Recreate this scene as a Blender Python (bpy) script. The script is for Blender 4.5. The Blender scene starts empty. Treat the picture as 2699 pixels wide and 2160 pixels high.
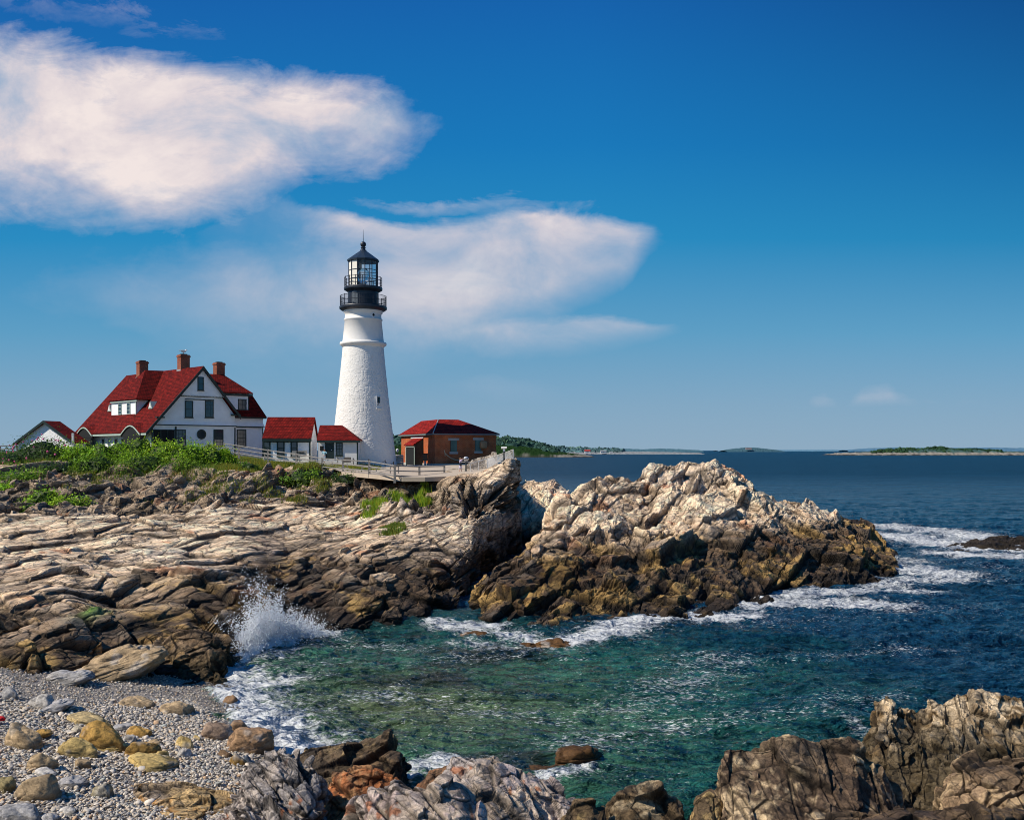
import bpy, math, random
import numpy as np
from mathutils import Vector
random.seed(7)
K = 0.0003860           # tangent of the view angle per photograph pixel
CX, HY, CZ = 1349.5, 1186.0, 8.6    # optical column, horizon row, eye height above the sea
scene = bpy.context.scene
COL = scene.collection
ORG = {}

def P(sx, sy, Y):
    return np.array([(sx-CX)*K*Y, Y, CZ-(sy-HY)*K*Y])

# ---------------------------------------------------------------- scene objects
def tag(o, label=None, cat=None, group=None, kind=None):
    if label: o['label'] = label
    if cat: o['category'] = cat
    if group: o['group'] = group
    if kind: o['kind'] = kind
    return o

def thing(name, loc, label=None, cat=None, group=None):
    o = bpy.data.objects.new(name, None); COL.objects.link(o)
    o.location = loc; o.empty_display_size = 0.3
    ORG[o.name] = np.array(loc, float)
    return tag(o, label, cat, group)

def link_mesh(name, me, mat, parent=None):
    o = bpy.data.objects.new(name, me); COL.objects.link(o)
    if mat is not None: me.materials.append(mat)
    if parent is not None: o.parent = parent
    return o

def mesh_from(name, V, F, mat, parent=None, col=None, smooth=False, origin=None):
    """V (n,3) world coordinates; F (m,3|4) int array or a list of polygons."""
    V = np.asarray(V, np.float32)
    if parent is not None:
        og = ORG.get(parent.name, np.zeros(3))
    else:
        og = np.zeros(3) if origin is None else np.asarray(origin, float)
    me = bpy.data.meshes.new(name)
    if isinstance(F, np.ndarray):
        m, k = F.shape
        me.vertices.add(len(V)); me.vertices.foreach_set('co', (V-og).astype(np.float32).ravel())
        me.loops.add(m*k); me.loops.foreach_set('vertex_index', F.astype(np.int32).ravel())
        me.polygons.add(m); me.polygons.foreach_set('loop_start', np.arange(0, m*k, k, dtype=np.int32))
        me.polygons.foreach_set('loop_total', np.full(m, k, np.int32))
        me.polygons.foreach_set('use_smooth', np.full(m, smooth, bool))
        me.update(calc_edges=True)
    else:
        me.from_pydata([tuple(v) for v in (V-og)], [], [tuple(f) for f in F])
        if smooth: me.polygons.foreach_set('use_smooth', np.full(len(me.polygons), True))
        me.update()
    if col is not None:
        at = me.color_attributes.new('Col', 'FLOAT_COLOR', 'POINT')
        c = np.ones((len(V), 4), np.float32); c[:, :col.shape[1]] = col
        at.data.foreach_set('color', c.ravel())
    o = link_mesh(name, me, mat, parent)
    if parent is not None: ORG[o.name] = og
    elif origin is not None: o.location = origin; ORG[o.name] = og
    else: ORG[o.name] = og
    return o

class MB:
    """Collects boxes, prisms, bars and lathes in world coordinates; build() links them as one mesh."""
    def __init__(s, fr=None): s.V = []; s.F = []; s.fr = fr
    def w(s, p):
        return s.fr.w(*p) if s.fr is not None else np.asarray(p, float)
    def poly(s, pts):
        n = len(s.V); s.V += [s.w(p) for p in pts]; s.F.append(tuple(range(n, n+len(pts)))); return s
    def hexa(s, p8):
        n = len(s.V); s.V += [s.w(p) for p in p8]
        for f in ((3,2,1,0),(4,5,6,7),(0,1,5,4),(1,2,6,5),(2,3,7,6),(3,0,4,7)):
            s.F.append(tuple(n+i for i in f))
        return s
    def box(s, a0, a1, b0, b1, z0, z1):
        return s.hexa([(a0,b0,z0),(a1,b0,z0),(a1,b1,z0),(a0,b1,z0),(a0,b0,z1),(a1,b0,z1),(a1,b1,z1),(a0,b1,z1)])
    def slab(s, pts, t):
        """polygon pts (local) thickened along its normal by t (downwards for t>0)"""
        W = [s.w(p) for p in pts]; n = len(W)
        nr = np.cross(W[1]-W[0], W[2]-W[0]); nr = nr/np.linalg.norm(nr)
        if nr[2] < 0: nr = -nr
        k = len(s.V); s.V += W + [p-nr*t for p in W]
        s.F.append(tuple(range(k, k+n))); s.F.append(tuple(range(k+2*n-1, k+n-1, -1)))
        for i in range(n):
            j = (i+1) % n; s.F.append((k+i, k+n+i, k+n+j, k+j))
        return s
    def bar(s, p, q, r, n=6, r2=None):
        p = s.w(p); q = s.w(q); d = q-p; L = np.linalg.norm(d)
        if L < 1e-6: return s
        d = d/L; a = np.cross(d, [0,0,1.0]) if abs(d[2]) < .9 else np.cross(d, [1.0,0,0]); a /= np.linalg.norm(a); b = np.cross(d, a)
        r2 = r if r2 is None else r2; k = len(s.V)
        for c, rr in ((p, r), (q, r2)):
            for i in range(n):
                t = 2*math.pi*(i+.5)/n; s.V.append(c+rr*(a*math.cos(t)+b*math.sin(t)))
        for i in range(n):
            j = (i+1) % n; s.F.append((k+i, k+j, k+n+j, k+n+i))
        s.F.append(tuple(range(k+n-1, k-1, -1))); s.F.append(tuple(range(k+n, k+2*n)))
        return s
    def lathe(s, c, prof, n=48, ph=0.0, cap=True):
        k = len(s.V); m = len(prof)
        for (r, z) in prof:
            for i in range(n):
                t = 2*math.pi*i/n+ph; s.V.append(s.w((c[0]+r*math.cos(t), c[1]+r*math.sin(t), c[2]+z)))
        for j in range(m-1):
            for i in range(n):
                i2 = (i+1) % n; s.F.append((k+j*n+i, k+j*n+i2, k+(j+1)*n+i2, k+(j+1)*n+i))
        if cap:
            s.F.append(tuple(range(k+n-1, k-1, -1))); s.F.append(tuple(range(k+(m-1)*n, k+m*n)))
        return s
    def build(s, name, mat, parent=None, smooth=False, origin=None):
        return mesh_from(name, np.array(s.V), s.F, mat, parent, smooth=smooth, origin=origin)

class Frame:
    """Local frame of a building: a runs along its front, b back from it, z is world height."""
    def __init__(s, x, y, deg):
        s.c = np.array([x, y]); t = math.radians(deg)
        s.u = np.array([math.cos(t), math.sin(t)]); s.v = np.array([-math.sin(t), math.cos(t)])
    def w(s, a, b, z):
        q = s.c+a*s.u+b*s.v; return np.array([q[0], q[1], z])
    def hit(s, sx, sy, b=0.0):
        """where the sight line of a photograph point meets the plane b = const: (a, b, z)"""
        d = np.array([(sx-CX)*K, 1.0]); o = s.c+b*s.v
        Y = (o@s.v)/(d@s.v); q = d*Y
        return ((q-s.c)@s.u, b, CZ-(sy-HY)*K*Y)

# ---------------------------------------------------------------- numpy noise
def _mix(h):
    h ^= h >> np.uint32(15); h *= np.uint32(2246822519); h ^= h >> np.uint32(13); h *= np.uint32(3266489917); h ^= h >> np.uint32(16)
    return h
def _r(h, k):
    h = h*np.uint32((2654435761+2*k*40503) & 0xffffffff | 1); h ^= h >> np.uint32(15)
    return (h & np.uint32(0xffffff)).astype(np.float32)*np.float32(1/0xffffff)
def _axes(i, seed):
    i = i.astype(np.int32).view(np.uint32) if i.dtype != np.uint32 else i
    return i[0]*np.uint32(374761393)+np.uint32(seed*1274126177 & 0xffffffff), i[1]*np.uint32(668265263), i[2]*np.uint32(2147483629)
def vnoise(p, seed=0):
    p = np.ascontiguousarray(p.T, dtype=np.float32); fl = np.floor(p); f = p-fl; f = f*f*f*(f*(f*6-15)+10)
    hx, hy, hz = _axes(fl.astype(np.int32), seed)
    out = np.zeros(p.shape[1], np.float32)
    for dz in (0, 1):
        z = hz+np.uint32(2147483629*dz & 0xffffffff); pl = []
        for dy in (0, 1):
            y = z+hy+np.uint32(668265263*dy); a = _mix(hx+y); b = _mix(hx+y+np.uint32(374761393))
            a = (a >> np.uint32(8)).astype(np.float32); b = (b >> np.uint32(8)).astype(np.float32)
            pl.append(a+(b-a)*f[0])
        v = pl[0]+(pl[1]-pl[0])*f[1]
        out += v*(f[2] if dz else 1-f[2])
    return out*np.float32(2/16777215)-1
def fbm(p, oct=4, seed=0, gain=.5, lac=2.1):
    s = 0; a = 1.0; t = 0
    p = np.asarray(p, np.float32)
    for o in range(oct):
        s = s+a*vnoise(p*np.float32(lac**o)+np.float32(o*17.3), seed+o); t += a; a *= gain
    return s*np.float32(1.6/t)*.62
def worley(p, seed=0, jit=.56):
    """the two nearest cells: distances, hashes and offsets from their centres"""
    p = np.ascontiguousarray(p.T, dtype=np.float32); base = np.floor(p-.5)
    n = p.shape[1]; F1 = np.full(n, 9, np.float32); F2 = F1.copy(); H = np.zeros(n, np.uint32); H2 = H.copy()
    D = np.zeros((3, n), np.float32); D2 = D.copy()
    for dx in (0, 1):
        for dy in (0, 1):
            for dz in (0, 1):
                c = base+np.array([[dx],[dy],[dz]], np.float32)
                a = _axes(c.astype(np.int32), seed); h = _mix(a[0]+a[1]+a[2])
                d = np.stack([p[k]-(c[k]+.5+(_r(h, 3+k)-.5)*jit) for k in range(3)])
                q = (d*d).sum(0)
                new = q < F1; sec = (~new) & (q < F2)
                F2 = np.where(new, F1, np.where(sec, q, F2)); H2 = np.where(new, H, np.where(sec, h, H2)); D2 = np.where(new, D, np.where(sec, d, D2))
                F1 = np.where(new, q, F1); H = np.where(new, h, H); D = np.where(new, d, D)
    return np.sqrt(F1), np.sqrt(F2), H, D, H2, D2
def sst(a, b, x):
    t = np.clip((x-a)/(b-a), 0, 1); return t*t*(3-2*t)
def mixc(a, b, t):
    return a*(1-t[:,None])+b*t[:,None]
def strata(deg_strike, rise, dip):
    """orthonormal axes: long axis, cross axis, bedding normal"""
    s = math.radians(deg_strike)
    e1 = np.array([math.cos(s), math.sin(s), rise]); e1 /= np.linalg.norm(e1)
    n = np.array([-rise*math.cos(s)+math.sin(s)*dip, -rise*math.sin(s)-math.cos(s)*dip, 1.0]); n -= (n@e1)*e1; n /= np.linalg.norm(n)
    return np.stack([e1, np.cross(n, e1), n])

def blocks(p, R, L, seed, tilt=.5, crack=.25, warp=.07, soft=.035):
    q = p@R.T
    w = np.stack([vnoise(q/3+k*31.7, seed+50+k) for k in range(3)], 1)*warp
    q = (q+w*np.array(L))/np.array(L)
    F1, F2, H, D, H2, D2 = worley(q, seed)
    def val(H, D): return _r(H, 21)-.5+sum((_r(H, 11+k)-.5)*D[k] for k in range(3))*2*tilt
    e = F2-F1; t = np.clip(e/soft, 0, 1); t = t*t*(3-2*t)*.5+.5
    cr = (1-sst(0, .075, e))*np.clip(.12/np.maximum(soft, .035), 0, 1)
    return val(H, D)*t+val(H2, D2)*(1-t)-crack*cr, _r(H, 33)*t+_r(H2, 33)*(1-t), cr

# ---------------------------------------------------------------- materials
def nt(mat): return mat.node_tree.nodes, mat.node_tree.links
def N(nodes, t, **kw):
    n = nodes.new(t)
    for k, v in kw.items():
        if k in n.inputs: n.inputs[k].default_value = v
        else: setattr(n, k, v)
    return n
def ramp(nodes, stops, interp='LINEAR'):
    r = nodes.new('ShaderNodeValToRGB'); cr = r.color_ramp; cr.interpolation = interp
    while len(cr.elements) > 1: cr.elements.remove(cr.elements[-1])
    cr.elements[0].position = stops[0][0]; c = stops[0][1]; cr.elements[0].color = (*c, 1) if len(c) == 3 else c
    for p, c in stops[1:]:
        e = cr.elements.new(p); e.color = (*c, 1) if len(c) == 3 else c
    return r
def new_mat(name, color=(.5,.5,.5), rough=.7, metal=0.0, var=.15, vscale=2.0, bump=0.0, bscale=10.0, spec=.3):
    m = bpy.data.materials.new(name); m.use_nodes = True
    nd, lk = nt(m); b = nd['Principled BSDF']
    b.inputs['Base Color'].default_value = (*color, 1); b.inputs['Roughness'].default_value = rough
    b.inputs['Metallic'].default_value = metal; b.inputs['Specular IOR Level'].default_value = spec
    tc = N(nd, 'ShaderNodeTexCoord')
    if var:
        n = N(nd, 'ShaderNodeTexNoise', Scale=vscale, Detail=6.0, Roughness=.65); lk.new(tc.outputs['Object'], n.inputs['Vector'])
        r = ramp(nd, [(.25, tuple(c*(1-var) for c in color)), (.75, tuple(min(1, c*(1+var)) for c in color))])
        lk.new(n.outputs['Fac'], r.inputs['Fac']); lk.new(r.outputs['Color'], b.inputs['Base Color'])
    if bump:
        n2 = N(nd, 'ShaderNodeTexNoise', Scale=bscale, Detail=5.0, Roughness=.6); lk.new(tc.outputs['Object'], n2.inputs['Vector'])
        bp = N(nd, 'ShaderNodeBump', Strength=1.0, Distance=bump); lk.new(n2.outputs['Fac'], bp.inputs['Height']); lk.new(bp.outputs['Normal'], b.inputs['Normal'])
    return m

def rock_mat(name, rot=(0,0,0), sizes=(1.0, .77, .5), fine=1.0, bump=.06, crack=.35, rough=.85, facet=1.0):
    """vertex colour times grain, lichen and fine cracks, with a layered fractured bump"""
    m = bpy.data.materials.new(name); m.use_nodes = True
    nd, lk = nt(m); b = nd['Principled BSDF']; b.inputs['Roughness'].default_value = rough; b.inputs['Specular IOR Level'].default_value = .25
    tc = N(nd, 'ShaderNodeTexCoord'); mp = N(nd, 'ShaderNodeMapping'); mp.vector_type = 'TEXTURE'; mp.inputs['Rotation'].default_value = rot
    mp.inputs['Scale'].default_value = tuple(v/fine for v in sizes)
    lk.new(tc.outputs['Object'], mp.inputs['Vector'])
    at = N(nd, 'ShaderNodeAttribute', attribute_name='Col')
    n1 = N(nd, 'ShaderNodeTexNoise', Scale=1.1, Detail=9.0, Roughness=.72); lk.new(mp.outputs['Vector'], n1.inputs['Vector'])
    n2 = N(nd, 'ShaderNodeTexNoise', Scale=9.0*fine, Detail=5.0, Roughness=.7); lk.new(tc.outputs['Object'], n2.inputs['Vector'])
    vo = N(nd, 'ShaderNodeTexVoronoi', feature='DISTANCE_TO_EDGE', Scale=.9)
    wv = N(nd, 'ShaderNodeVectorMath', operation='ADD'); lk.new(mp.outputs['Vector'], wv.inputs[0])
    ws = N(nd, 'ShaderNodeVectorMath', operation='SCALE'); lk.new(n1.outputs['Color'], ws.inputs[0]); ws.inputs['Scale'].default_value = .22; lk.new(ws.outputs['Vector'], wv.inputs[1])
    lk.new(wv.outputs['Vector'], vo.inputs['Vector'])
    cr = ramp(nd, [(0.0, (max(.05, 1-crack*2.1),)*3), (.026, (1,1,1))]); lk.new(vo.outputs['Distance'], cr.inputs['Fac'])
    vo2 = N(nd, 'ShaderNodeTexVoronoi', feature='DISTANCE_TO_EDGE', Scale=2.9); lk.new(wv.outputs['Vector'], vo2.inputs['Vector'])
    cr2 = ramp(nd, [(0.0, (max(.2, 1-crack*1.5),)*3), (.05, (1,1,1))]); lk.new(vo2.outputs['Distance'], cr2.inputs['Fac'])
    r1 = ramp(nd, [(.28, (.34,.33,.33)), (.40, (.86,.84,.82)), (.52, (1.18,1.16,1.14)), (.75, (1.5,1.47,1.42))]); lk.new(n1.outputs['Fac'], r1.inputs['Fac'])
    r2 = ramp(nd, [(.3, (.7,.7,.7)), (.7, (1.25,1.25,1.25))]); lk.new(n2.outputs['Fac'], r2.inputs['Fac'])
    prev = at.outputs['Color']
    for r in (r1, r2, cr, cr2):
        mx = N(nd, 'ShaderNodeMix', data_type='RGBA', blend_type='MULTIPLY'); mx.inputs[0].default_value = 1
        lk.new(prev, mx.inputs[6]); lk.new(r.outputs['Color'], mx.inputs[7]); prev = mx.outputs[2]
    lk.new(prev, b.inputs['Base Color'])
    ad = N(nd, 'ShaderNodeMath', operation='MULTIPLY_ADD'); lk.new(n2.outputs['Fac'], ad.inputs[0]); ad.inputs[1].default_value = .35
    hn = N(nd, 'ShaderNodeMath', operation='MULTIPLY'); lk.new(n1.outputs['Fac'], hn.inputs[0]); hn.inputs[1].default_value = .55; lk.new(hn.outputs[0], ad.inputs[2])
    mn = N(nd, 'ShaderNodeMath', operation='MINIMUM'); lk.new(vo.outputs['Distance'], mn.inputs[0]); mn.inputs[1].default_value = .12
    a2 = N(nd, 'ShaderNodeMath', operation='MULTIPLY_ADD'); lk.new(mn.outputs[0], a2.inputs[0]); a2.inputs[1].default_value = 4.0; lk.new(ad.outputs[0], a2.inputs[2])
    prev = a2.outputs[0]
    for k_, amp_ in ((.75, .75), (2.6, .55), (7.0, .25)):      # facets: every fracture cell is a plane with its own tilt
        vf = N(nd, 'ShaderNodeTexVoronoi', feature='F1', Scale=k_); lk.new(wv.outputs['Vector'], vf.inputs['Vector'])
        sb = N(nd, 'ShaderNodeVectorMath', operation='SUBTRACT'); lk.new(wv.outputs['Vector'], sb.inputs[0]); lk.new(vf.outputs['Position'], sb.inputs[1])
        cs = N(nd, 'ShaderNodeVectorMath', operation='SUBTRACT'); lk.new(vf.outputs['Color'], cs.inputs[0]); cs.inputs[1].default_value = (.5,.5,.5)
        dt = N(nd, 'ShaderNodeVectorMath', operation='DOT_PRODUCT'); lk.new(sb.outputs['Vector'], dt.inputs[0]); lk.new(cs.outputs['Vector'], dt.inputs[1])
        ma = N(nd, 'ShaderNodeMath', operation='MULTIPLY_ADD'); lk.new(dt.outputs['Value'], ma.inputs[0]); ma.inputs[1].default_value = amp_*facet/(bump*3*fine); lk.new(prev, ma.inputs[2]); prev = ma.outputs[0]
    bp = N(nd, 'ShaderNodeBump', Strength=1.0, Distance=bump*3); lk.new(prev, bp.inputs['Height']); lk.new(bp.outputs['Normal'], b.inputs['Normal'])
    return m
# ---------------------------------------------------------------- camera, sun, sky
cd = bpy.data.cameras.new('camera'); cam = bpy.data.objects.new('camera', cd); COL.objects.link(cam)
cam.location = (0, 0, CZ); cam.rotation_euler = (math.radians(90), 0, 0)
cd.sensor_width = 36; cd.lens = 36/(2699*K); cd.shift_y = (HY-1080)/2699; cd.clip_start = .5; cd.clip_end = 40000
scene.camera = cam
scene.view_settings.view_transform = 'Standard'; scene.view_settings.look = 'None'; scene.view_settings.exposure = 0
try:
    scene.cycles.max_bounces = 6; scene.cycles.transparent_max_bounces = 12; scene.cycles.use_adaptive_sampling = True; scene.cycles.pixel_filter_type = 'BLACKMAN_HARRIS'; scene.cycles.filter_width = 1.0
except Exception: pass

SUN_EL = math.radians(43); sd = np.array([-.945, -.327])            # horizontal direction towards the sun
sdir = Vector((sd[0]*math.cos(SUN_EL), sd[1]*math.cos(SUN_EL), math.sin(SUN_EL)))
sl = bpy.data.lights.new('sun', 'SUN'); so = bpy.data.objects.new('sun', sl); COL.objects.link(so)
so.rotation_euler = sdir.to_track_quat('Z', 'Y').to_euler(); sl.energy = 5.0; sl.angle = math.radians(.5); sl.color = (1, .915, .79)

w = bpy.data.worlds.new('World'); scene.world = w; w.use_nodes = True
nd, lk = w.node_tree.nodes, w.node_tree.links
bg = nd['Background']; bg.inputs['Strength'].default_value = .112
sky = N(nd, 'ShaderNodeTexSky'); sky.sky_type = 'NISHITA'; sky.sun_disc = False
sky.sun_elevation = SUN_EL; sky.sun_rotation = math.atan2(sd[0], sd[1])
sky.air_density = 1.0; sky.dust_density = .6; sky.ozone_density = 2.5
tc = N(nd, 'ShaderNodeTexCoord'); sp = N(nd, 'ShaderNodeSeparateXYZ'); lk.new(tc.outputs['Generated'], sp.inputs[0])
def M(op, a, b=None, c=None, clamp=False):
    n = nd.new('ShaderNodeMath'); n.operation = op; n.use_clamp = clamp
    for i, v in enumerate((a, b, c)):
        if v is None: continue
        if isinstance(v, (int, float)): n.inputs[i].default_value = v
        else: lk.new(v, n.inputs[i])
    return n.outputs[0]
ay = M('MAXIMUM', M('ABSOLUTE', sp.outputs['Y']), .05)
U = M('DIVIDE', sp.outputs['X'], ay); W = M('DIVIDE', sp.outputs['Z'], ay)     # tangent coordinates of the direction
WZ = M('MAXIMUM', W, 0)
# colour grade of the sky with height
el = M('MULTIPLY', WZ, 2.0, clamp=True)
gr = ramp(nd, [(0.0, (.235,.36,.485)), (.094, (.185,.335,.485)), (.24, (.088,.295,.49)), (.43, (.010,.225,.475)), (.62, (.002,.165,.44)), (.92, (.002,.105,.37))])
lk.new(el, gr.inputs['Fac'])
sc10 = N(nd, 'ShaderNodeVectorMath', operation='SCALE'); lk.new(gr.outputs['Color'], sc10.inputs[0]); sc10.inputs['Scale'].default_value = 10
mx0 = N(nd, 'ShaderNodeMix', data_type='RGBA'); mx0.inputs[0].default_value = .95
lk.new(sky.outputs['Color'], mx0.inputs[6]); lk.new(sc10.outputs['Vector'], mx0.inputs[7])
# left to right: darker and more violet towards the right
dkr = M('SUBTRACT', 1, M('MULTIPLY', M('MULTIPLY', M('MULTIPLY_ADD', U, 1.9, -.15, clamp=True), M('MULTIPLY_ADD', WZ, 2.6, -.3, clamp=True)), .42))
scd = N(nd, 'ShaderNodeVectorMath', operation='SCALE'); lk.new(mx0.outputs[2], scd.inputs[0]); lk.new(dkr, scd.inputs['Scale'])
base = scd.outputs['Vector']
def clouds_noise(su, sw, scale, detail, off, rough=.6, dist=0.0):
    cb = N(nd, 'ShaderNodeCombineXYZ'); lk.new(M('MULTIPLY', U, su), cb.inputs[0]); lk.new(M('MULTIPLY', W, sw), cb.inputs[1]); cb.inputs[2].default_value = off
    n = N(nd, 'ShaderNodeTexNoise', Scale=scale, Detail=detail, Roughness=rough, Distortion=dist); lk.new(cb.outputs[0], n.inputs['Vector'])
    return n.outputs['Fac']
def curve(pts, x, x0, x1, y0, y1):
    """piecewise function of x given by points (x, y)"""
    f = nd.new('ShaderNodeFloatCurve'); c = f.mapping.curves[0]
    pts = [((a-x0)/(x1-x0), (b-y0)/(y1-y0)) for a, b in pts]
    c.points[0].location = pts[0]; c.points[1].location = pts[-1]
    for p in pts[1:-1]: c.points.new(*p)
    for p in c.points: p.handle_type = 'AUTO'
    f.mapping.update()
    lk.new(M('MULTIPLY_ADD', x, 1/(x1-x0), -x0/(x1-x0), clamp=True), f.inputs['Value'])
    return M('MULTIPLY_ADD', f.outputs['Value'], y1-y0, y0)
def vu(x): return (x*1.2524-CX)*K
def vw(y): return (947-y)*1.2524*K
n_edge = clouds_noise(1, 1.5, 6.0, 10.0, 3.1, .62, .25)
n_soft = clouds_noise(1, 1.5, 6.5, 9.0, 9.7, .60, .45)
n_wisp = clouds_noise(1.0, 2.6, 9.0, 10.0, 5.5, .66, .8)
n_fine = clouds_noise(1.0, 1.7, 22.0, 8.0, 7.5, .62, .6)
ne = M('SUBTRACT', n_edge, .5); nw = M('SUBTRACT', n_wisp, .5)
tear = M('MULTIPLY_ADD', M('MULTIPLY_ADD', n_wisp, .6, M('MULTIPLY', n_fine, .4)), 3.6, -1.3, clamp=True)
def cloud(top, bot, st, sb, amp, u_lo, u_hi, soft_lo, soft_hi, wisp=0.0, tearing=.45):
    X0, X1, Y0, Y1 = -1.2, 1.2, -.1, .7
    T = curve([(vu(a), vw(b)) for a, b in top], U, X0, X1, Y0, Y1)
    B = curve([(vu(a), vw(b)) for a, b in bot], U, X0, X1, Y0, Y1)
    Wn = M('MULTIPLY_ADD', ne, amp, M('MULTIPLY_ADD', nw, wisp, W))
    Un = M('MULTIPLY_ADD', nw, amp*1.8, M('MULTIPLY_ADD', ne, amp, U))
    a = M('DIVIDE', M('SUBTRACT', T, Wn), st, clamp=True); b = M('DIVIDE', M('SUBTRACT', Wn, B), sb, clamp=True)
    d = M('MULTIPLY', M('SMOOTH_MIN', a, 1, .3), M('SMOOTH_MIN', b, 1, .3))
    l = M('DIVIDE', M('SUBTRACT', Un, vu(u_lo)), soft_lo, clamp=True); r = M('DIVIDE', M('SUBTRACT', vu(u_hi), Un), soft_hi, clamp=True)
    d = M('MULTIPLY', d, M('MULTIPLY', l, r), clamp=True)
    e = tearing
    return M('SUBTRACT', M('MULTIPLY', d, 1+e), M('MULTIPLY', tear, e), clamp=True)
c1 = cloud([(-900,10),(-300,0),(0,18),(150,52),(300,82),(500,105),(700,112),(800,135),(880,180),(940,215),(1000,235)],
           [(-900,600),(-300,540),(0,505),(200,515),(400,520),(520,490),(600,440),(700,405),(800,388),(880,350),(930,310),(1000,280)], .055, .085, .065, -1500, 1030, .3, .05, .02)
c2 = cloud([(300,500),(400,470),(500,430),(590,400),(640,415),(720,430),(800,448),(900,450),(1000,445),(1120,436),(1250,440),(1350,458),(1420,484),(1500,495)],
           [(300,640),(450,700),(560,740),(700,750),(850,745),(1000,735),(1120,715),(1200,670),(1310,640),(1350,575),(1400,520),(1500,505)], .016, .055, .045, 330, 1465, .28, .05, .02, .22)
c2b = cloud([(450,430),(560,400),(640,414),(720,432),(800,450),(900,450),(1000,440),(1120,430),(1250,442),(1350,462),(1420,486),(1500,496)],
           [(450,500),(560,520),(700,545),(850,550),(1000,545),(1150,545),(1250,538),(1330,525),(1400,512),(1500,505)], .012, .050, .03, 540, 1455, .10, .05, .015, .35)
c8 = cloud([(600,398),(700,396),(800,406),(900,412),(1000,402),(1100,402),(1200,414),(1300,432),(1400,465)],
           [(600,410),(700,430),(800,452),(900,458),(1000,455),(1100,450),(1200,450),(1300,458),(1400,480)], .02, .015, .03, 590, 1400, .06, .10, .03, .9)
c3 = cloud([(850,700),(1000,680),(1100,664),(1250,660),(1350,672),(1450,690),(1550,700)],
           [(850,750),(1000,765),(1100,762),(1250,758),(1350,740),(1450,712),(1550,705)], .010, .030, .025, 900, 1500, .08, .05, .015, .25)
c4 = cloud([(-200,-10),(0,-15),(150,0),(300,20),(450,55),(560,88),(650,100)],
           [(-200,30),(0,40),(150,60),(300,85),(450,105),(560,105),(650,110)], .03, .03, .05, -400, 590, .2, .06, .06)
c5 = cloud([(0,520),(300,500),(450,500),(600,480),(800,500),(1000,540),(1200,600)],
           [(0,700),(300,760),(450,800),(600,810),(800,810),(1000,800),(1200,780)], .06, .07, .06, -100, 1420, .30, .25, .03, .3)
c6 = cloud([(850,780),(1000,778),(1100,790),(1300,815),(1450,845)],
           [(850,850),(1000,860),(1100,870),(1300,850),(1450,860)], .02, .04, .02, 880, 1450, .08, .2, .02)
c7 = cloud([(1600,900),(1680,835),(1740,820),(1780,850),(1800,815),(1850,800),(1900,825),(1960,840),(2050,835),(2200,870)],
           [(1600,865),(1680,862),(1780,862),(1900,862),(2050,860),(2200,860)], .015, .012, .02, 1680, 2080, .02, .06, .01)
det = M('MULTIPLY_ADD', n_soft, 1.5, .05); det2 = M('MULTIPLY_ADD', n_wisp, 3.2, -1.1, clamp=True)
o1 = M('MULTIPLY', c1, M('MULTIPLY_ADD', det, .35, .72), clamp=True)
o2 = M('MULTIPLY', c2, M('MULTIPLY_ADD', det, .35, .27), clamp=True); o2b = M('MULTIPLY', c2b, M('MULTIPLY_ADD', det, .5, .32), clamp=True)
o3 = M('MULTIPLY', c3, .48); o4 = M('MULTIPLY', c4, .6); o5 = M('MULTIPLY', c5, .34); o6 = M('MULTIPLY', c6, .28); o7 = M('MULTIPLY', c7, .26)
keep = 1.0; acc = M('SUBTRACT', 1, o1)
o8 = M('MULTIPLY', c8, .6)
for o in (o2, o2b, o8, o3, o4, o5, o6, o7): acc = M('MULTIPLY', acc, M('SUBTRACT', 1, o))
cov = M('SUBTRACT', 1, acc, clamp=True)
front = M('GREATER_THAN', sp.outputs['Y'], 0)
cov = M('MULTIPLY', cov, M('MULTIPLY_ADD', front, .7, .3))
shade = M('MULTIPLY_ADD', M('SUBTRACT', n_soft, .5), 1.5, M('MULTIPLY_ADD', M('SUBTRACT', n_fine, .5), .35, M('MULTIPLY_ADD', cov, .34, .28)))
cc = ramp(nd, [(.22, (3.4,4.3,5.6)), (.42, (5.0,5.1,5.9)), (.6, (6.7,6.0,6.2)), (.8, (7.9,7.0,6.8))]); lk.new(shade, cc.inputs['Fac'])
mx1 = N(nd, 'ShaderNodeMix', data_type='RGBA'); lk.new(cov, mx1.inputs[0]); lk.new(base, mx1.inputs[6]); lk.new(cc.outputs['Color'], mx1.inputs[7])
lk.new(mx1.outputs[2], bg.inputs['Color'])
GR = {}
# ---------------------------------------------------------------- rock surfaces
BUFF = np.array([.80,.60,.40]); GREY = np.array([.44,.365,.285]); PINK = np.array([.58,.38,.23]); DARK = np.array([.035,.028,.022])
WET = np.array([.10,.058,.028]); OCHRE = np.array([.36,.22,.06]); BLACK = np.array([.018,.014,.011]); SOIL = np.array([.09,.08,.03]); RUST = np.array([.36,.13,.05]); PALE = np.array([.82,.68,.50])

def key(sx, k):
    """(sy, Y) -> (Y, z); ('z', Y, z) is given directly"""
    if k[0] == 'z': return (k[1], k[2])
    sy, Y = k; return (Y, CZ-(sy-HY)*K*Y)

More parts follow.
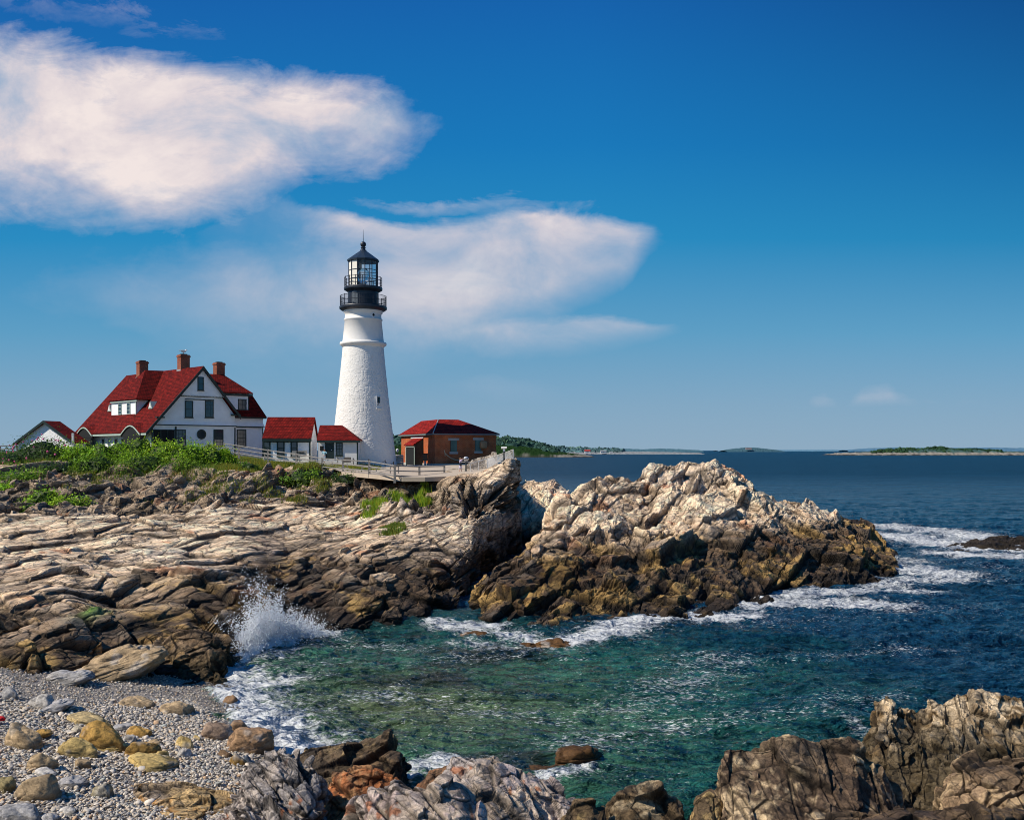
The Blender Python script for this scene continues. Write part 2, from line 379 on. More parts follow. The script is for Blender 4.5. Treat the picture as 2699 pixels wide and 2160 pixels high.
def sheet(cols, rough, res=1.1, seed=1, blur=6, cres=None, px_y=1.0, ymix=.5):
    """A ruled rock surface through the given columns of keys; returns a vertex grid and a roughness weight."""
    sxs = np.array([c[0] for c in cols], float); YZ = np.array([[key(c[0], k) for k in c[1]] for c in cols])   # (C,K,2)
    X = (sxs[:,None]-CX)*K*YZ[:,:,0]; P3 = np.stack([X, YZ[:,:,0], YZ[:,:,1]], 2)
    Ym = YZ[:,:,0]
    def npx(A, B, Ya):
        d = B-A; return (abs(d[:,0])+abs(d[:,2])+ymix*.12*abs(d[:,1]))/(K*Ya)*.3794   # render pixels spanned
    us = [0.0]; uu = []
    for i in range(len(sxs)-1):
        n = max(2, int(np.clip(npx(P3[i], P3[i+1], Ym[i]).mean()/res, 2, 700)))
        uu += list(i+np.arange(n)/n)
    uu.append(len(sxs)-1); uu = np.array(uu)
    vv = []
    nk = YZ.shape[1]
    for j in range(nk-1):
        n = max(2, int(np.clip(npx(P3[:,j], P3[:,j+1], Ym[:,j]).mean()/res*px_y, 2, 600)))
        vv += list(j+np.arange(n)/n)
    vv.append(nk-1); vv = np.array(vv)
    iu = np.clip(uu.astype(int), 0, len(sxs)-2); fu = (uu-iu)[:,None]; fs = fu*fu*(3-2*fu)*.5+fu*.5
    C = YZ[iu]*(1-fs[...,None])+YZ[iu+1]*fs[...,None]; S = sxs[iu]*(1-fu[:,0])+sxs[iu+1]*fu[:,0]
    iv = np.clip(vv.astype(int), 0, nk-2); fv = vv-iv
    G = C[:,iv]*(1-fv)[None,:,None]+C[:,iv+1]*fv[None,:,None]                         # (U,V,2)
    Rw = np.asarray(rough, float); rw = Rw[iv]*(1-fv)+Rw[iv+1]*fv
    Xg = (S[:,None]-CX)*K*G[:,:,0]
    g = np.stack([Xg, G[:,:,0], G[:,:,1]], 2)
    return g, np.broadcast_to(rw[None,:], g.shape[:2]).copy(), S

def grid_faces(nu, nv, mask=None):
    i = np.arange(nu*nv).reshape(nu, nv)
    F = np.stack([i[:-1,:-1], i[1:,:-1], i[1:,1:], i[:-1,1:]], -1).reshape(-1, 4)
    return F if mask is None else F[mask.reshape(-1)]

def normals(g):
    du = np.gradient(g, axis=0); dv = np.gradient(g, axis=1); n = np.cross(du, dv)
    return n/np.maximum(np.linalg.norm(n, axis=2, keepdims=True), 1e-9)

def smooth_grid(a, k, axis):
    for _ in range(k):
        b = a.copy()
        if axis == 0: b[1:-1] = (a[:-2]+2*a[1:-1]+a[2:])/4
        else: b[:,1:-1] = (a[:,:-2]+2*a[:,1:-1]+a[:,2:])/4
        a = b
    return a

def rock_sheet(name, cols, rough, R, scales, mat, colorf, seed=1, modf=None, res=1.1, lump=(.5, 6.0), parent=None, px_y=1.0, smooth=10, origin=None, up=.35):
    g, rw, S = sheet(cols, rough, res, seed, px_y=px_y)
    g = smooth_grid(smooth_grid(g, smooth, 0), smooth, 1)
    n = smooth_grid(smooth_grid(normals(g), 12, 0), 12, 1); n[...,2] += up; n /= np.linalg.norm(n, axis=2, keepdims=True)
    nu, nv = g.shape[:2]; p = g.reshape(-1, 3).copy(); nn = n.reshape(-1, 3); r = rw.reshape(-1)
    p0 = p.copy()
    rowd = np.linalg.norm(np.gradient(g, axis=1), axis=2).reshape(-1).astype(np.float32)
    d = lump[0]*fbm(p0/lump[1], 3, seed+90)
    M1 = 1 if modf is None else modf(p0)
    cell = 0; crk = 0; cav = 0
    for k, (A, L, tilt, crack) in enumerate(scales):
        b, c, cr = blocks(p0, R, L, seed+k*7, tilt, crack, soft=np.clip(2.0*rowd/min(L[0], L[1]), .03, .5))
        mod = .55+.9*sst(-.3, .5, vnoise(p0/(L[0]*2.2)+k*9.1, seed+70+k))
        if modf is not None: b = b-.25*(M1 > 1)*(M1-1)
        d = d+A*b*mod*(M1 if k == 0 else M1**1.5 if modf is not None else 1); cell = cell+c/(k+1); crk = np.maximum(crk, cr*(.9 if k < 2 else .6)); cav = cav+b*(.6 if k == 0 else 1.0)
    tn = fbm((p0@R.T)/np.array([1.2,.6,.16]), 4, seed+40, .6); d = d+scales[-1][0]*.2*tn
    p = p+nn*(d*r)[:,None]
    col = colorf(p, p0, nn, cell/1.8, cav, tn, r, S)
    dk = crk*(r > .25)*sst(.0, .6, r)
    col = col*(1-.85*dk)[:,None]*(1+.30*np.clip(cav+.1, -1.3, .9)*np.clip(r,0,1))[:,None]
    GR[name] = (p.astype(np.float32), np.repeat(S, nv), r.astype(np.float32))
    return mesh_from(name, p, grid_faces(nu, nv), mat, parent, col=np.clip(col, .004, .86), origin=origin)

def rock_color(wet_z=1.6, wet_w=.9, ochre=.5, grey=.5, warm=1.0, veg=0.0, seed=5, black_z=.45, lichen=.25):
    def f(p, p0, n, cell, cav, tn, r, S):
        a = fbm(p/5.0, 4, seed); b = fbm(p/1.3, 4, seed+9, .6); c = fbm(p/.5, 3, seed+19, .6)
        col = mixc(np.broadcast_to(BUFF*warm, p.shape), np.broadcast_to(GREY, p.shape), sst(-.25, .45, a+.5*(cell-.5)+.3*b-.5+grey))
        col = mixc(col, np.broadcast_to(PINK, p.shape), .55*sst(.15, .5, b+.6*(cell-.6)))
        col = mixc(col, np.broadcast_to(PALE, p.shape), .6*sst(.1, .5, c-.2*a+.1))
        col = mixc(col, np.broadcast_to(RUST, p.shape), .7*sst(.32, .5, fbm(p/2.1, 3, seed+29)))
        col = mixc(col, np.broadcast_to(DARK, p.shape), lichen*2.6*sst(.17, .34, fbm(p/1.7, 5, seed+39, .7)+.2*tn-.06))
        col = col*1.42; col = col/np.maximum(1, col.max(1, keepdims=True)/.80)
        zz = p[:,2]+.75*fbm(p/3.5, 3, seed+49)+.35*b
        wet = sst(wet_z+wet_w, wet_z-wet_w, zz)
        wc = mixc(np.broadcast_to(WET, p.shape), np.broadcast_to(DARK, p.shape), sst(-.3, .35, fbm(p/1.1, 4, seed+59, .65)))
        wc = mixc(wc, np.broadcast_to(OCHRE, p.shape), sst(.25-ochre*.5, .65-ochre*.5, fbm(p/2.6, 4, seed+69)+.5*c)*sst(.1, .5, zz))
        col = mixc(col, wc, .93*wet)
        col = mixc(col, np.broadcast_to(BLACK, p.shape), .85*sst(black_z+.3, black_z-.3, zz+.3*c))
        if veg:
            zc = p0[:,2]+.8*fbm(p0/9, 2, 99); cb2 = sst(3.8, 4.6, zc)*sst(7.0, 6.2, zc)*sst(10, -2, p0[:,0]); col = col*(1-.42*cb2)[:,None]
            gp = P(252, 1668, 39.6); col = mixc(col, np.broadcast_to([.12,.30,.02], p.shape), .9*np.exp(-((p[:,0]-gp[0])/.38)**2-((p[:,1]-gp[1])/1.3)**2))
            col = mixc(col, np.broadcast_to(SOIL, p.shape), sst(.45, .12, r))
        return col
    return f

R_main = strata(62, .10, .24)
M_rock = rock_mat('weathered_bedrock', rot=(.0, -.08, math.radians(66)), sizes=(2.3, 1.0, .6), fine=1.0, bump=.05, crack=.42)
M_isl = rock_mat('promontory_bedrock', rot=(.25, -.3, math.radians(60)), sizes=(1.7, .95, .75), fine=1.0, bump=.05, crack=.42)
def k7(keys, back=(160, None)):
    """underwater toe, the keys, and the land behind"""
    Y0, z0 = key(0, keys[0]); Yl, zl = key(0, keys[-1])
    return [('z', Y0-2.0, z0-2.6)]+list(keys)+[('z', back[0], zl if back[1] is None else back[1])]
main_cols = [
 (-420, k7([(1745,34),(1640,36.5),(1500,48),(1400,62),(1300,80),(1232,98),(1195,118)])),
 (0,    k7([(1745,34),(1645,36.5),(1510,47),(1400,62),(1300,80),(1232,98),(1195,118)])),
 (150,  k7([(1758,34.5),(1630,37),(1500,47),(1410,61),(1300,80),(1228,100),(1193,118)])),
 (300,  k7([(1745,36),(1640,39),(1530,48),(1410,62),(1300,82),(1228,101),(1192,118)])),
 (500,  k7([(1768,36.2),(1640,38.8),(1550,46),(1440,60),(1340,76),(1238,99),(1195,118)])),
 (600,  k7([(1720,39.5),(1630,42),(1550,48),(1440,60),(1340,76),(1238,98),(1203,118)])),
 (750,  k7([(1660,46.5),(1600,49),(1500,57),(1400,68),(1320,82),(1243,100),(1222,119)])),
 (900,  k7([(1655,47.5),(1570,51),(1480,58),(1395,70),(1310,85),(1256,93),(1227,121)])),
 (1030, k7([(1640,49),(1540,53),(1455,60),(1380,71),(1310,82),(1262,88),(1229,123)])),
 (1130, k7([(1632,50),(1520,54),(1430,62),(1360,71),(1300,80),(1260,86),(1229,124)])),
 (1190, k7([(1610,53),(1500,57),(1415,64),(1350,71),(1290,77),(1258,83),(1228,124)])),
 (1250, k7([(1560,60),(1470,62),(1395,66),(1335,70),(1292,74),(1262,79),(1228,124)])),
 (1300, k7([(1500,70),(1430,71),(1370,72),(1310,74),(1268,76.5),(1240,80),(1226,124)])),
 (1345, k7([(1465,77),(1420,77.5),(1365,78),(1305,78.5),(1250,79),(1209,80),('z',97,5.6)], (112, 1))),
 (1370, k7([(1450,80),(1410,80.5),(1355,81),(1300,81.3),(1250,81.6),(1212,82),('z',86.5,3.6)], (95, -1))),
 (1380, k7([('z',80,-2),('z',80.5,-2),('z',81,-1.8),('z',81.5,-1.6),('z',81.8,-1.4),('z',82,-1.2),('z',86.5,-1.5)], (100, -2))),
]
SC_MAIN = [(.95, (9.0,5.0,2.4), .7, .18), (.50, (3.8,2.3,1.1), .85, .32), (.22, (1.7,1.0,.5), 1.0, .4), (.08, (.9,.42,.22), 1.0, .4)]
def crag(p):
    z = p[:,2]+.8*fbm(p/9, 2, 99); return .62+1.5*sst(3.9, 4.7, z)*sst(6.9, 6.0, z)+.5*sst(2.4, 1.2, z)
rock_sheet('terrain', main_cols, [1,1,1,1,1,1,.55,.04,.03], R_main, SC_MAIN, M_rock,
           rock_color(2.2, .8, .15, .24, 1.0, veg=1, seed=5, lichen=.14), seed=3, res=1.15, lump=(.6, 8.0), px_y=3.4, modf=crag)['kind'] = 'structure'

def kb(keys, dy=9.0, zb=-2.0):
    Y0, z0 = key(0, keys[0]); Yl, zl = key(0, keys[-1])
    return [('z', Y0-2.0, z0-2.6)]+list(keys)+[('z', Yl+dy*.4, zl*.72-.3), ('z', Yl+dy, zb)]
sunk = lambda ys: kb([('z', y, -1.6) for y in ys])
R_isl = strata(58, .3, .4)
prom = [
 (1238, sunk([50,51,52,54,55])),
 (1258, kb([(1634,49.8),(1602,51),(1574,52),(1557,53.5),(1548,55)])),
 (1288, kb([(1638,49.4),(1592,51),(1560,52.4),(1536,54.2),(1520,56)])),
 (1330, kb([(1641,49),(1590,50.5),(1552,52.5),(1522,55),(1503,57)])),
 (1400, kb([(1650,47.9),(1572,51),(1512,54),(1478,57),(1452,60)])),
 (1475, kb([(1655,47.5),(1560,51.5),(1480,56),(1405,61),(1338,67)])),
 (1500, kb([(1652,47.8),(1555,52),(1460,58),(1385,64),(1318,69)])),
 (1555, kb([(1645,48.5),(1545,53.5),(1435,60.5),(1340,67),(1262,72)])),
 (1580, kb([(1643,48.6),(1545,53.6),(1435,60.5),(1335,67.5),(1256,73)])),
 (1640, kb([(1636,49.3),(1540,54),(1430,61),(1330,68.5),(1262,74)])),
 (1700, kb([(1630,50),(1540,55),(1430,62),(1320,70.5),(1252,76)])),
 (1735, kb([(1627,50.4),(1540,55),(1430,62),(1312,71.5),(1228,77)])),
 (1800, kb([(1622,51),(1535,55.3),(1425,62.3),(1305,72),(1220,78)])),
 (1865, kb([(1620,51.2),(1530,55.6),(1420,62.6),(1300,72),(1222,78)])),
 (1935, kb([(1615,52),(1530,55.8),(1430,62),(1318,71.5),(1240,78)])),
 (2000, kb([(1592,54.8),(1510,58.3),(1430,63.3),(1350,70.5),(1286,77)])),
 (2100, kb([(1569,58.2),(1500,61.2),(1440,65.3),(1380,71.3),(1322,79)])),
 (2200, kb([(1557,60),(1500,62.5),(1450,66.3),(1400,72.5),(1355,82)])),
 (2285, kb([(1542,62.4),(1500,64.3),(1462,67.7),(1425,75),(1392,88)])),
 (2345, kb([(1538,63.2),(1512,65),(1492,68),(1474,73),(1460,80)])),
 (2378, sunk([64,66,69,74,80])),
]
SC_ISL = [(.85, (6.5,3.4,2.6), .65, .14), (.50, (2.6,1.4,1.1), .9, .26), (.20, (1.0,.55,.4), 1.0, .35), (.08, (.5,.3,.22), 1.0, .4)]
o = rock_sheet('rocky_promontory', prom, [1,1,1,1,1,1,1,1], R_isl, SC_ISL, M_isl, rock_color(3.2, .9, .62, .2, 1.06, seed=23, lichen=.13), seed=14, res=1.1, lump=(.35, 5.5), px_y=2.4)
tag(o, kind='structure'); o.name = 'promontory_terrain'
lump_c = [(1270, sunk([88,90,92,96])),
 (1295, kb([(1428,91),(1350,93),(1300,95),(1266,99)])),
 (1330, kb([(1428,91),(1350,93),(1300,95),(1262,99)])),
 (1362, kb([(1428,91),(1350,93),(1300,95),(1262,99)])),
 (1400, kb([(1428,90),(1350,93),(1300,95),(1251,99)])),
 (1450, kb([(1428,90),(1360,92),(1305,95),(1256,98)])),
 (1490, kb([(1430,89),(1375,91),(1330,94),(1286,97)])),
 (1518, kb([(1432,88),(1395,90),(1350,93),(1312,96)])),
 (1530, sunk([88,90,93,96]))]
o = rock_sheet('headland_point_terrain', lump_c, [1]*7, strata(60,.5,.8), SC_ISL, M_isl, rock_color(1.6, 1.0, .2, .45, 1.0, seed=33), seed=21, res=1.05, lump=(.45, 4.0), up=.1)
tag(o, kind='structure')
# ---------------------------------------------------------------- sea
foam_lines = [  # (points (sx, sy) on the water surface, radius in m, strength)
 ([(1500,1690),(1560,1675),(1660,1650),(1760,1630),(1870,1625),(1960,1625)], 1.3, .95),
 ([(1290,1650),(1200,1650),(1160,1645)], 1.2, .8), ([(1230,1690),(1330,1705),(1420,1705),(1500,1695)], 1.5, .62),
 ([(1340,1660),(1420,1668),(1480,1675)], 1.0, .6),
 ([(1990,1600),(2060,1590),(2180,1590),(2330,1595)], 2.0, .9), ([(2080,1570),(2250,1565),(2450,1562)], 1.3, .8), ([(2010,1580),(2040,1600)], 1.2, 1.0),
 ([(2330,1545),(2420,1530),(2520,1530)], 2.2, .75), ([(2330,1500),(2430,1505),(2500,1515)], 2.6, .85), ([(2300,1470),(2400,1480)], 2.5, .7),
 ([(2310,1385),(2400,1395),(2520,1405),(2600,1425)], 4.0, .85), ([(2340,1410),(2440,1425),(2520,1440),(2640,1450),(2720,1452)], 3.2, 1.0),
 ([(2480,1458),(2620,1466),(2720,1470)], 2.0, .9), ([(2640,1478),(2760,1484)], 1.3, .45),
 ([(590,1750),(592,1790),(610,1830),(650,1880),(700,1930),(760,1975),(820,2010)], .75, 1.0), ([(620,1770),(640,1815),(690,1870),(760,1930),(830,1980)], 1.5, .78),
 ([(640,1760),(720,1850),(800,1930),(900,1970)], 2.0, .62), ([(620,1760),(680,1800),(760,1790)], 1.2, .8), ([(1240,1665),(1330,1672),(1440,1690)], 1.0, .8), ([(850,1990),(960,1985),(1060,2010)], .7, .5),
 ([(640,1730),(700,1700),(780,1680),(850,1668)], 1.2, .85), ([(620,1745),(680,1735),(760,1722)], 1.1, .7),
 ([(900,1665),(1000,1655)], .8, .45), ([(1060,2030),(1150,2010),(1180,2030)], .9, .8), ([(1150,2060),(1120,2030)], .6, .6),
 ([(1440,2040),(1500,2030),(1540,2010)], .5, .75), ([(2030,1950),(2120,1925),(2230,1925)], .8, .3), ([(2240,1890),(2270,1920)], .5, .6),
]
foam_lines = [(a, r*1.35, s_*1.05) for a, r, s_ in foam_lines]+[(a, r*3.0, s_*.66) for a, r, s_ in foam_lines]
sparkle = [  # white flecks: floating foam, and glints painted into the colour
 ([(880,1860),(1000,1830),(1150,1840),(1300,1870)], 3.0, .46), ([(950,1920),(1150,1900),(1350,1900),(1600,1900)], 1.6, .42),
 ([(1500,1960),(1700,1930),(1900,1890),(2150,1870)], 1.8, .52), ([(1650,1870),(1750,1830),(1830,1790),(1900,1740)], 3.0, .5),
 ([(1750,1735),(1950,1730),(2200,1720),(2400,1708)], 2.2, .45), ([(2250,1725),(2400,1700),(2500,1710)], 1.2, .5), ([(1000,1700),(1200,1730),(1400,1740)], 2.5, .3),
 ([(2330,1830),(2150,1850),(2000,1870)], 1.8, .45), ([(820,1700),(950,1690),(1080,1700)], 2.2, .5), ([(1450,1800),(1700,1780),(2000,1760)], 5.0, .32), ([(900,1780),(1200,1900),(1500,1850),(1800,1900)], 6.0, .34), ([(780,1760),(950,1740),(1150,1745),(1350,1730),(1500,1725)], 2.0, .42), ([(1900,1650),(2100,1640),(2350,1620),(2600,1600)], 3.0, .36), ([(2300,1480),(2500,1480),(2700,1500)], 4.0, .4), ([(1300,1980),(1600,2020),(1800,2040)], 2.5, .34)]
reef = [((1150,1790),2.2,.5,.8),((1100,1770),1.2,.4,.6),((1290,1720),3.0,.8,.8),((1200,1745),1.5,.8,.7),((1040,1800),2.0,.35,.6),((1330,2000),2.2,.5,.8),((1500,1690),1.6,.8,.7),((900,1960),.8,.4,.7),((1190,1800),1.6,.4,.6),((1330,1960),1.6,.4,.5)]
def wpt(sx, sy): Y = CZ/((sy-HY)*K); return np.array([(sx-CX)*K*Y, Y])
def seg_mask(xy, lines):
    out = np.zeros(len(xy), np.float32)
    for pts, r, s in lines:
        q = [wpt(*p) for p in pts]
        for a, b in zip(q[:-1], q[1:]):
            ab = b-a; t = np.clip(((xy-a)@ab)/(ab@ab), 0, 1); d = np.linalg.norm(xy-a-t[:,None]*ab, axis=1)
            out = np.maximum(out, s*np.exp(-(d/r)**2*.9))
    return out
sxs = np.concatenate([np.linspace(-6000, -200, 40), np.arange(-180, 2880, 2.7), np.linspace(2900, 9000, 40)])
sys_ = np.concatenate([np.linspace(3600, 2320, 60), np.arange(2315, 1560, -1.9), np.arange(1560, 1300, -1.3), np.arange(1300, 1200, -1.6), [1199,1197,1195,1193,1191,1189.5,1188.4,1187.5,1187.0]])
Yw = CZ/((sys_-HY)*K)
GX = (sxs[:,None]-CX)*K*Yw[None,:]; GY = np.broadcast_to(Yw[None,:], GX.shape)
q = np.stack([GX.ravel(), GY.ravel(), np.zeros(GX.size)], 1)
near = q[:,1] < 260
h = np.zeros(len(q)); qq = q[near]
def wave(p, ang, L, seed, sharp=1.6):
    a = math.radians(ang); t = (p[:,0]*math.cos(a)+p[:,1]*math.sin(a))/L+.55*fbm(p/(L*2.2), 3, seed)*2
    s = .5+.5*np.sin(t*2*math.pi); return s**sharp-.4
cove = np.exp(-(((qq[:,0]+2)/16)**2+((qq[:,1]-34)/13)**2))
amp = .55+.45*(1-cove)
hh = .20*wave(qq, 74, 7.5, 3)+.14*wave(qq, 100, 3.7, 5)+.10*wave(qq, 60, 2.1, 7)+.06*wave(qq, 118, 1.3, 8)
pz = qq*np.array([1, 1.35, 1])
hh = hh+.16*fbm(pz/1.6, 4, 11, .6)+.10*(1-abs(fbm(pz/.9, 4, 15, .62))*2.4)
fm = seg_mask(q[:,:2][near], foam_lines)
edge = sst(15, 22, qq[:,1])
far = np.clip(1.25-qq[:,1]/220, .1, 1)
h[near] = hh*amp*far+.30*np.clip(fm, 0, 1)*(.6+.8*fbm(qq/.8, 3, 19, .7))
q[:,2] = h-.10
col = np.zeros((len(q), 3), np.float32)
col[near,0] = np.clip(fm, 0, 1.2)
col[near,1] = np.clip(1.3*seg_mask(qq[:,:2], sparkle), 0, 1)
rf = np.zeros(near.sum())
for (sx, sy), r, asp, s in reef:
    c = wpt(sx, sy); d = np.sqrt(((qq[:,0]-c[0])/r)**2+((qq[:,1]-c[1])/(r*asp))**2)+.5*fbm(qq/1.2, 3, 27)
    rf = np.maximum(rf, s*sst(1.1, .5, d))
col[near,2] = rf
i = np.arange(GX.size).reshape(GX.shape)
F = np.stack([i[:-1,:-1], i[1:,:-1], i[1:,1:], i[:-1,1:]], -1)
cxm = q[:,0].reshape(GX.shape)[:-1,:-1]; cym = q[:,1].reshape(GX.shape)[:-1,:-1]
keepf = ~((cxm < -14-.2*(cym-34)) & (cym < 34)) & ~((cxm < -24) & (cym < 120) & (cym > 34))
m = bpy.data.materials.new('sea_water'); m.use_nodes = True
nd, lk = nt(m); b = nd['Principled BSDF']
geo = N(nd, 'ShaderNodeNewGeometry'); sp = N(nd, 'ShaderNodeSeparateXYZ'); lk.new(geo.outputs['Position'], sp.inputs[0])
def WN(scale, detail, sx, sy, rough=.6, dist=0.0):
    mp = N(nd, 'ShaderNodeMapping'); mp.inputs['Scale'].default_value = (sx, sy, 1); lk.new(geo.outputs['Position'], mp.inputs['Vector'])
    n = N(nd, 'ShaderNodeTexNoise', Scale=scale, Detail=detail, Roughness=rough, Distortion=dist); lk.new(mp.outputs['Vector'], n.inputs['Vector']); return n.outputs['Fac']
at = N(nd, 'ShaderNodeAttribute', attribute_name='Col'); ac = N(nd, 'ShaderNodeSeparateColor'); lk.new(at.outputs['Color'], ac.inputs['Color'])
# open sea dark blue, cove green over sand and weed
cx = M('DIVIDE', M('SUBTRACT', sp.outputs['X'], -4.5), 11.5); cy = M('DIVIDE', M('SUBTRACT', sp.outputs['Y'], 33), 12)
dc = M('SQRT', M('ADD', M('MULTIPLY', cx, cx), M('MULTIPLY', cy, cy)))
dc = M('ADD', dc, M('MULTIPLY', M('SUBTRACT', WN(.12, 4, 1, 1.4), .5), 1.1))
cr = ramp(nd, [(0.0, (.10,.145,.065)), (.28, (.048,.135,.078)), (.52, (.015,.105,.084)), (.75, (.007,.065,.088)), (1.0, (.006,.050,.102))]); lk.new(M('MULTIPLY', dc, .5, clamp=True), cr.inputs['Fac'])
pt = ramp(nd, [(.38, (.2,.22,.28)), (.52, (.9,.9,.9)), (.66, (2.2,2.1,2.0))]); lk.new(M('MULTIPLY_ADD', WN(1.25, 5, .62, 2.3, .66, .5), .6, M('MULTIPLY', WN(.045, 6, .8, 2.6, .7, .3), .4)), pt.inputs['Fac'])  # bright crests and dark troughs of ripples painted into the water colour
mu = N(nd, 'ShaderNodeMix', data_type='RGBA', blend_type='MULTIPLY'); mu.inputs[0].default_value = .8; lk.new(cr.outputs['Color'], mu.inputs[6]); lk.new(pt.outputs['Color'], mu.inputs[7])
rfm = N(nd, 'ShaderNodeMix', data_type='RGBA'); lk.new(ac.outputs['Blue'], rfm.inputs[0]); lk.new(mu.outputs[2], rfm.inputs[6]); rfm.inputs[7].default_value = (.012,.012,.008,1)
# foam: streaky lace where the waves break, flecks for drifting foam and painted glints
f1 = WN(1.6, 9, 1, 1.5, .68, 1.2); f2 = WN(5.5, 6, 1, 1.9, .65, .6); f3 = WN(.45, 5, .6, 1.7, .6, .4)
fn = M('MULTIPLY_ADD', f2, .45, M('MULTIPLY', f1, .55))
thr = M('SUBTRACT', .80, M('MULTIPLY', ac.outputs['Red'], .52))
foam = M('MULTIPLY', M('SUBTRACT', fn, thr), 7.5, clamp=True)
foam = M('MULTIPLY', foam, M('MULTIPLY', ac.outputs['Red'], 5, clamp=True))
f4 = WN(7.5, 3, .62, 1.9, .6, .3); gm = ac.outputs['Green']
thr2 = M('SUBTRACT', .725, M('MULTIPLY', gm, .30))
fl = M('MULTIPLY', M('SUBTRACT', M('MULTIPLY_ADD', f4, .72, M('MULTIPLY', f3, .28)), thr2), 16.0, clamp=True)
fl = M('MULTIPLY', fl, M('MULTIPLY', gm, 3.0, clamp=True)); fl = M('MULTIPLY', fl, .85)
caps = M('MULTIPLY', M('SUBTRACT', M('MULTIPLY_ADD', WN(2.2, 4, .5, 1.6), .5, M('MULTIPLY', WN(.05, 3, 1, 2), .5)), .665), 12, clamp=True)
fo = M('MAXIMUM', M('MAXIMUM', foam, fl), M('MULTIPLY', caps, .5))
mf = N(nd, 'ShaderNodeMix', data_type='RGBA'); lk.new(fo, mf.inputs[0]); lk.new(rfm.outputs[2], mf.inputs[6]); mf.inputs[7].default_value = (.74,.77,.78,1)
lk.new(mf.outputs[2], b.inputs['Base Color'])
fy = M('MULTIPLY', M('SUBTRACT', sp.outputs['Y'], 60), 1/300, clamp=True)
lk.new(M('ADD', M('MULTIPLY_ADD', fo, .6, .12), M('MULTIPLY', fy, .25)), b.inputs['Roughness']); b.inputs['IOR'].default_value = 1.33
lk.new(M('MULTIPLY_ADD', M('SQRT', fy), -.42, .5), b.inputs['Specular IOR Level'])
w1 = WN(.35, 5, .8, 2.2, .6, .3); w2 = WN(1.9, 5, .9, 1.7, .62, .3); w3 = WN(7, 3, 1, 1.4)
w0 = WN(.09, 5, .7, 2.0, .65, .3)
hgt = M('ADD', M('MULTIPLY_ADD', w0, 8.0, M('MULTIPLY', w1, 1.7)), M('ADD', M('MULTIPLY', w2, .55), M('MULTIPLY', w3, .09)))
bp = N(nd, 'ShaderNodeBump', Strength=1.0, Distance=1.05); lk.new(hgt, bp.inputs['Height'])
lk.new(bp.outputs['Normal'], b.inputs['Normal'])
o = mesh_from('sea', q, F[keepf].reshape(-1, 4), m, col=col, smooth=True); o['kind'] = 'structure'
# ---------------------------------------------------------------- shingle beach
import bmesh
rng = np.random.default_rng(5)
def beach_d(x, y): return -.879*(x+11)-.476*(y-36.8)
def beach_z(x, y):
    d = beach_d(x, y); return .16*d*np.where(d > 0, 1, 1.6)-.02
def beach_pt(sx, sy):
    a = (sx-CX)*K; b = (sy-HY)*K; Y = 7.344/(b-.1406*a-.0762); return np.array([a*Y, Y, CZ-b*Y])
ICO = {}
def ico(n):
    if n not in ICO:
        bm = bmesh.new(); bmesh.ops.create_icosphere(bm, subdivisions=n, radius=1)
        bm.verts.ensure_lookup_table(); ICO[n] = (np.array([v.co for v in bm.verts], np.float32), np.array([[v.index for v in f.verts] for f in bm.faces], np.int32)); bm.free()
    return ICO[n]
gx, gy = np.meshgrid(np.arange(-48, 6, .12), np.arange(12, 46, .12), indexing='ij')
bp_ = np.stack([gx.ravel(), gy.ravel(), np.zeros(gx.size)], 1)
bp_[:,2] = beach_z(bp_[:,0], bp_[:,1])+.10*fbm(bp_/3, 3, 61)+.03*fbm(bp_/.25, 2, 63)-.03
bd = beach_d(bp_[:,0], bp_[:,1])
cb_ = mixc(np.broadcast_to([.30,.275,.25], bp_.shape), np.broadcast_to([.10,.09,.08], bp_.shape), sst(1.3, .2, bd+.5*fbm(bp_/1.5, 2, 65)))
o = mesh_from('beach', bp_, grid_faces(*gx.shape), rock_mat('shingle_ground', fine=6, bump=.01, crack=.2, facet=.5), col=cb_*(.7+.5*rng.random((len(bp_),1)))); o['kind'] = 'structure'

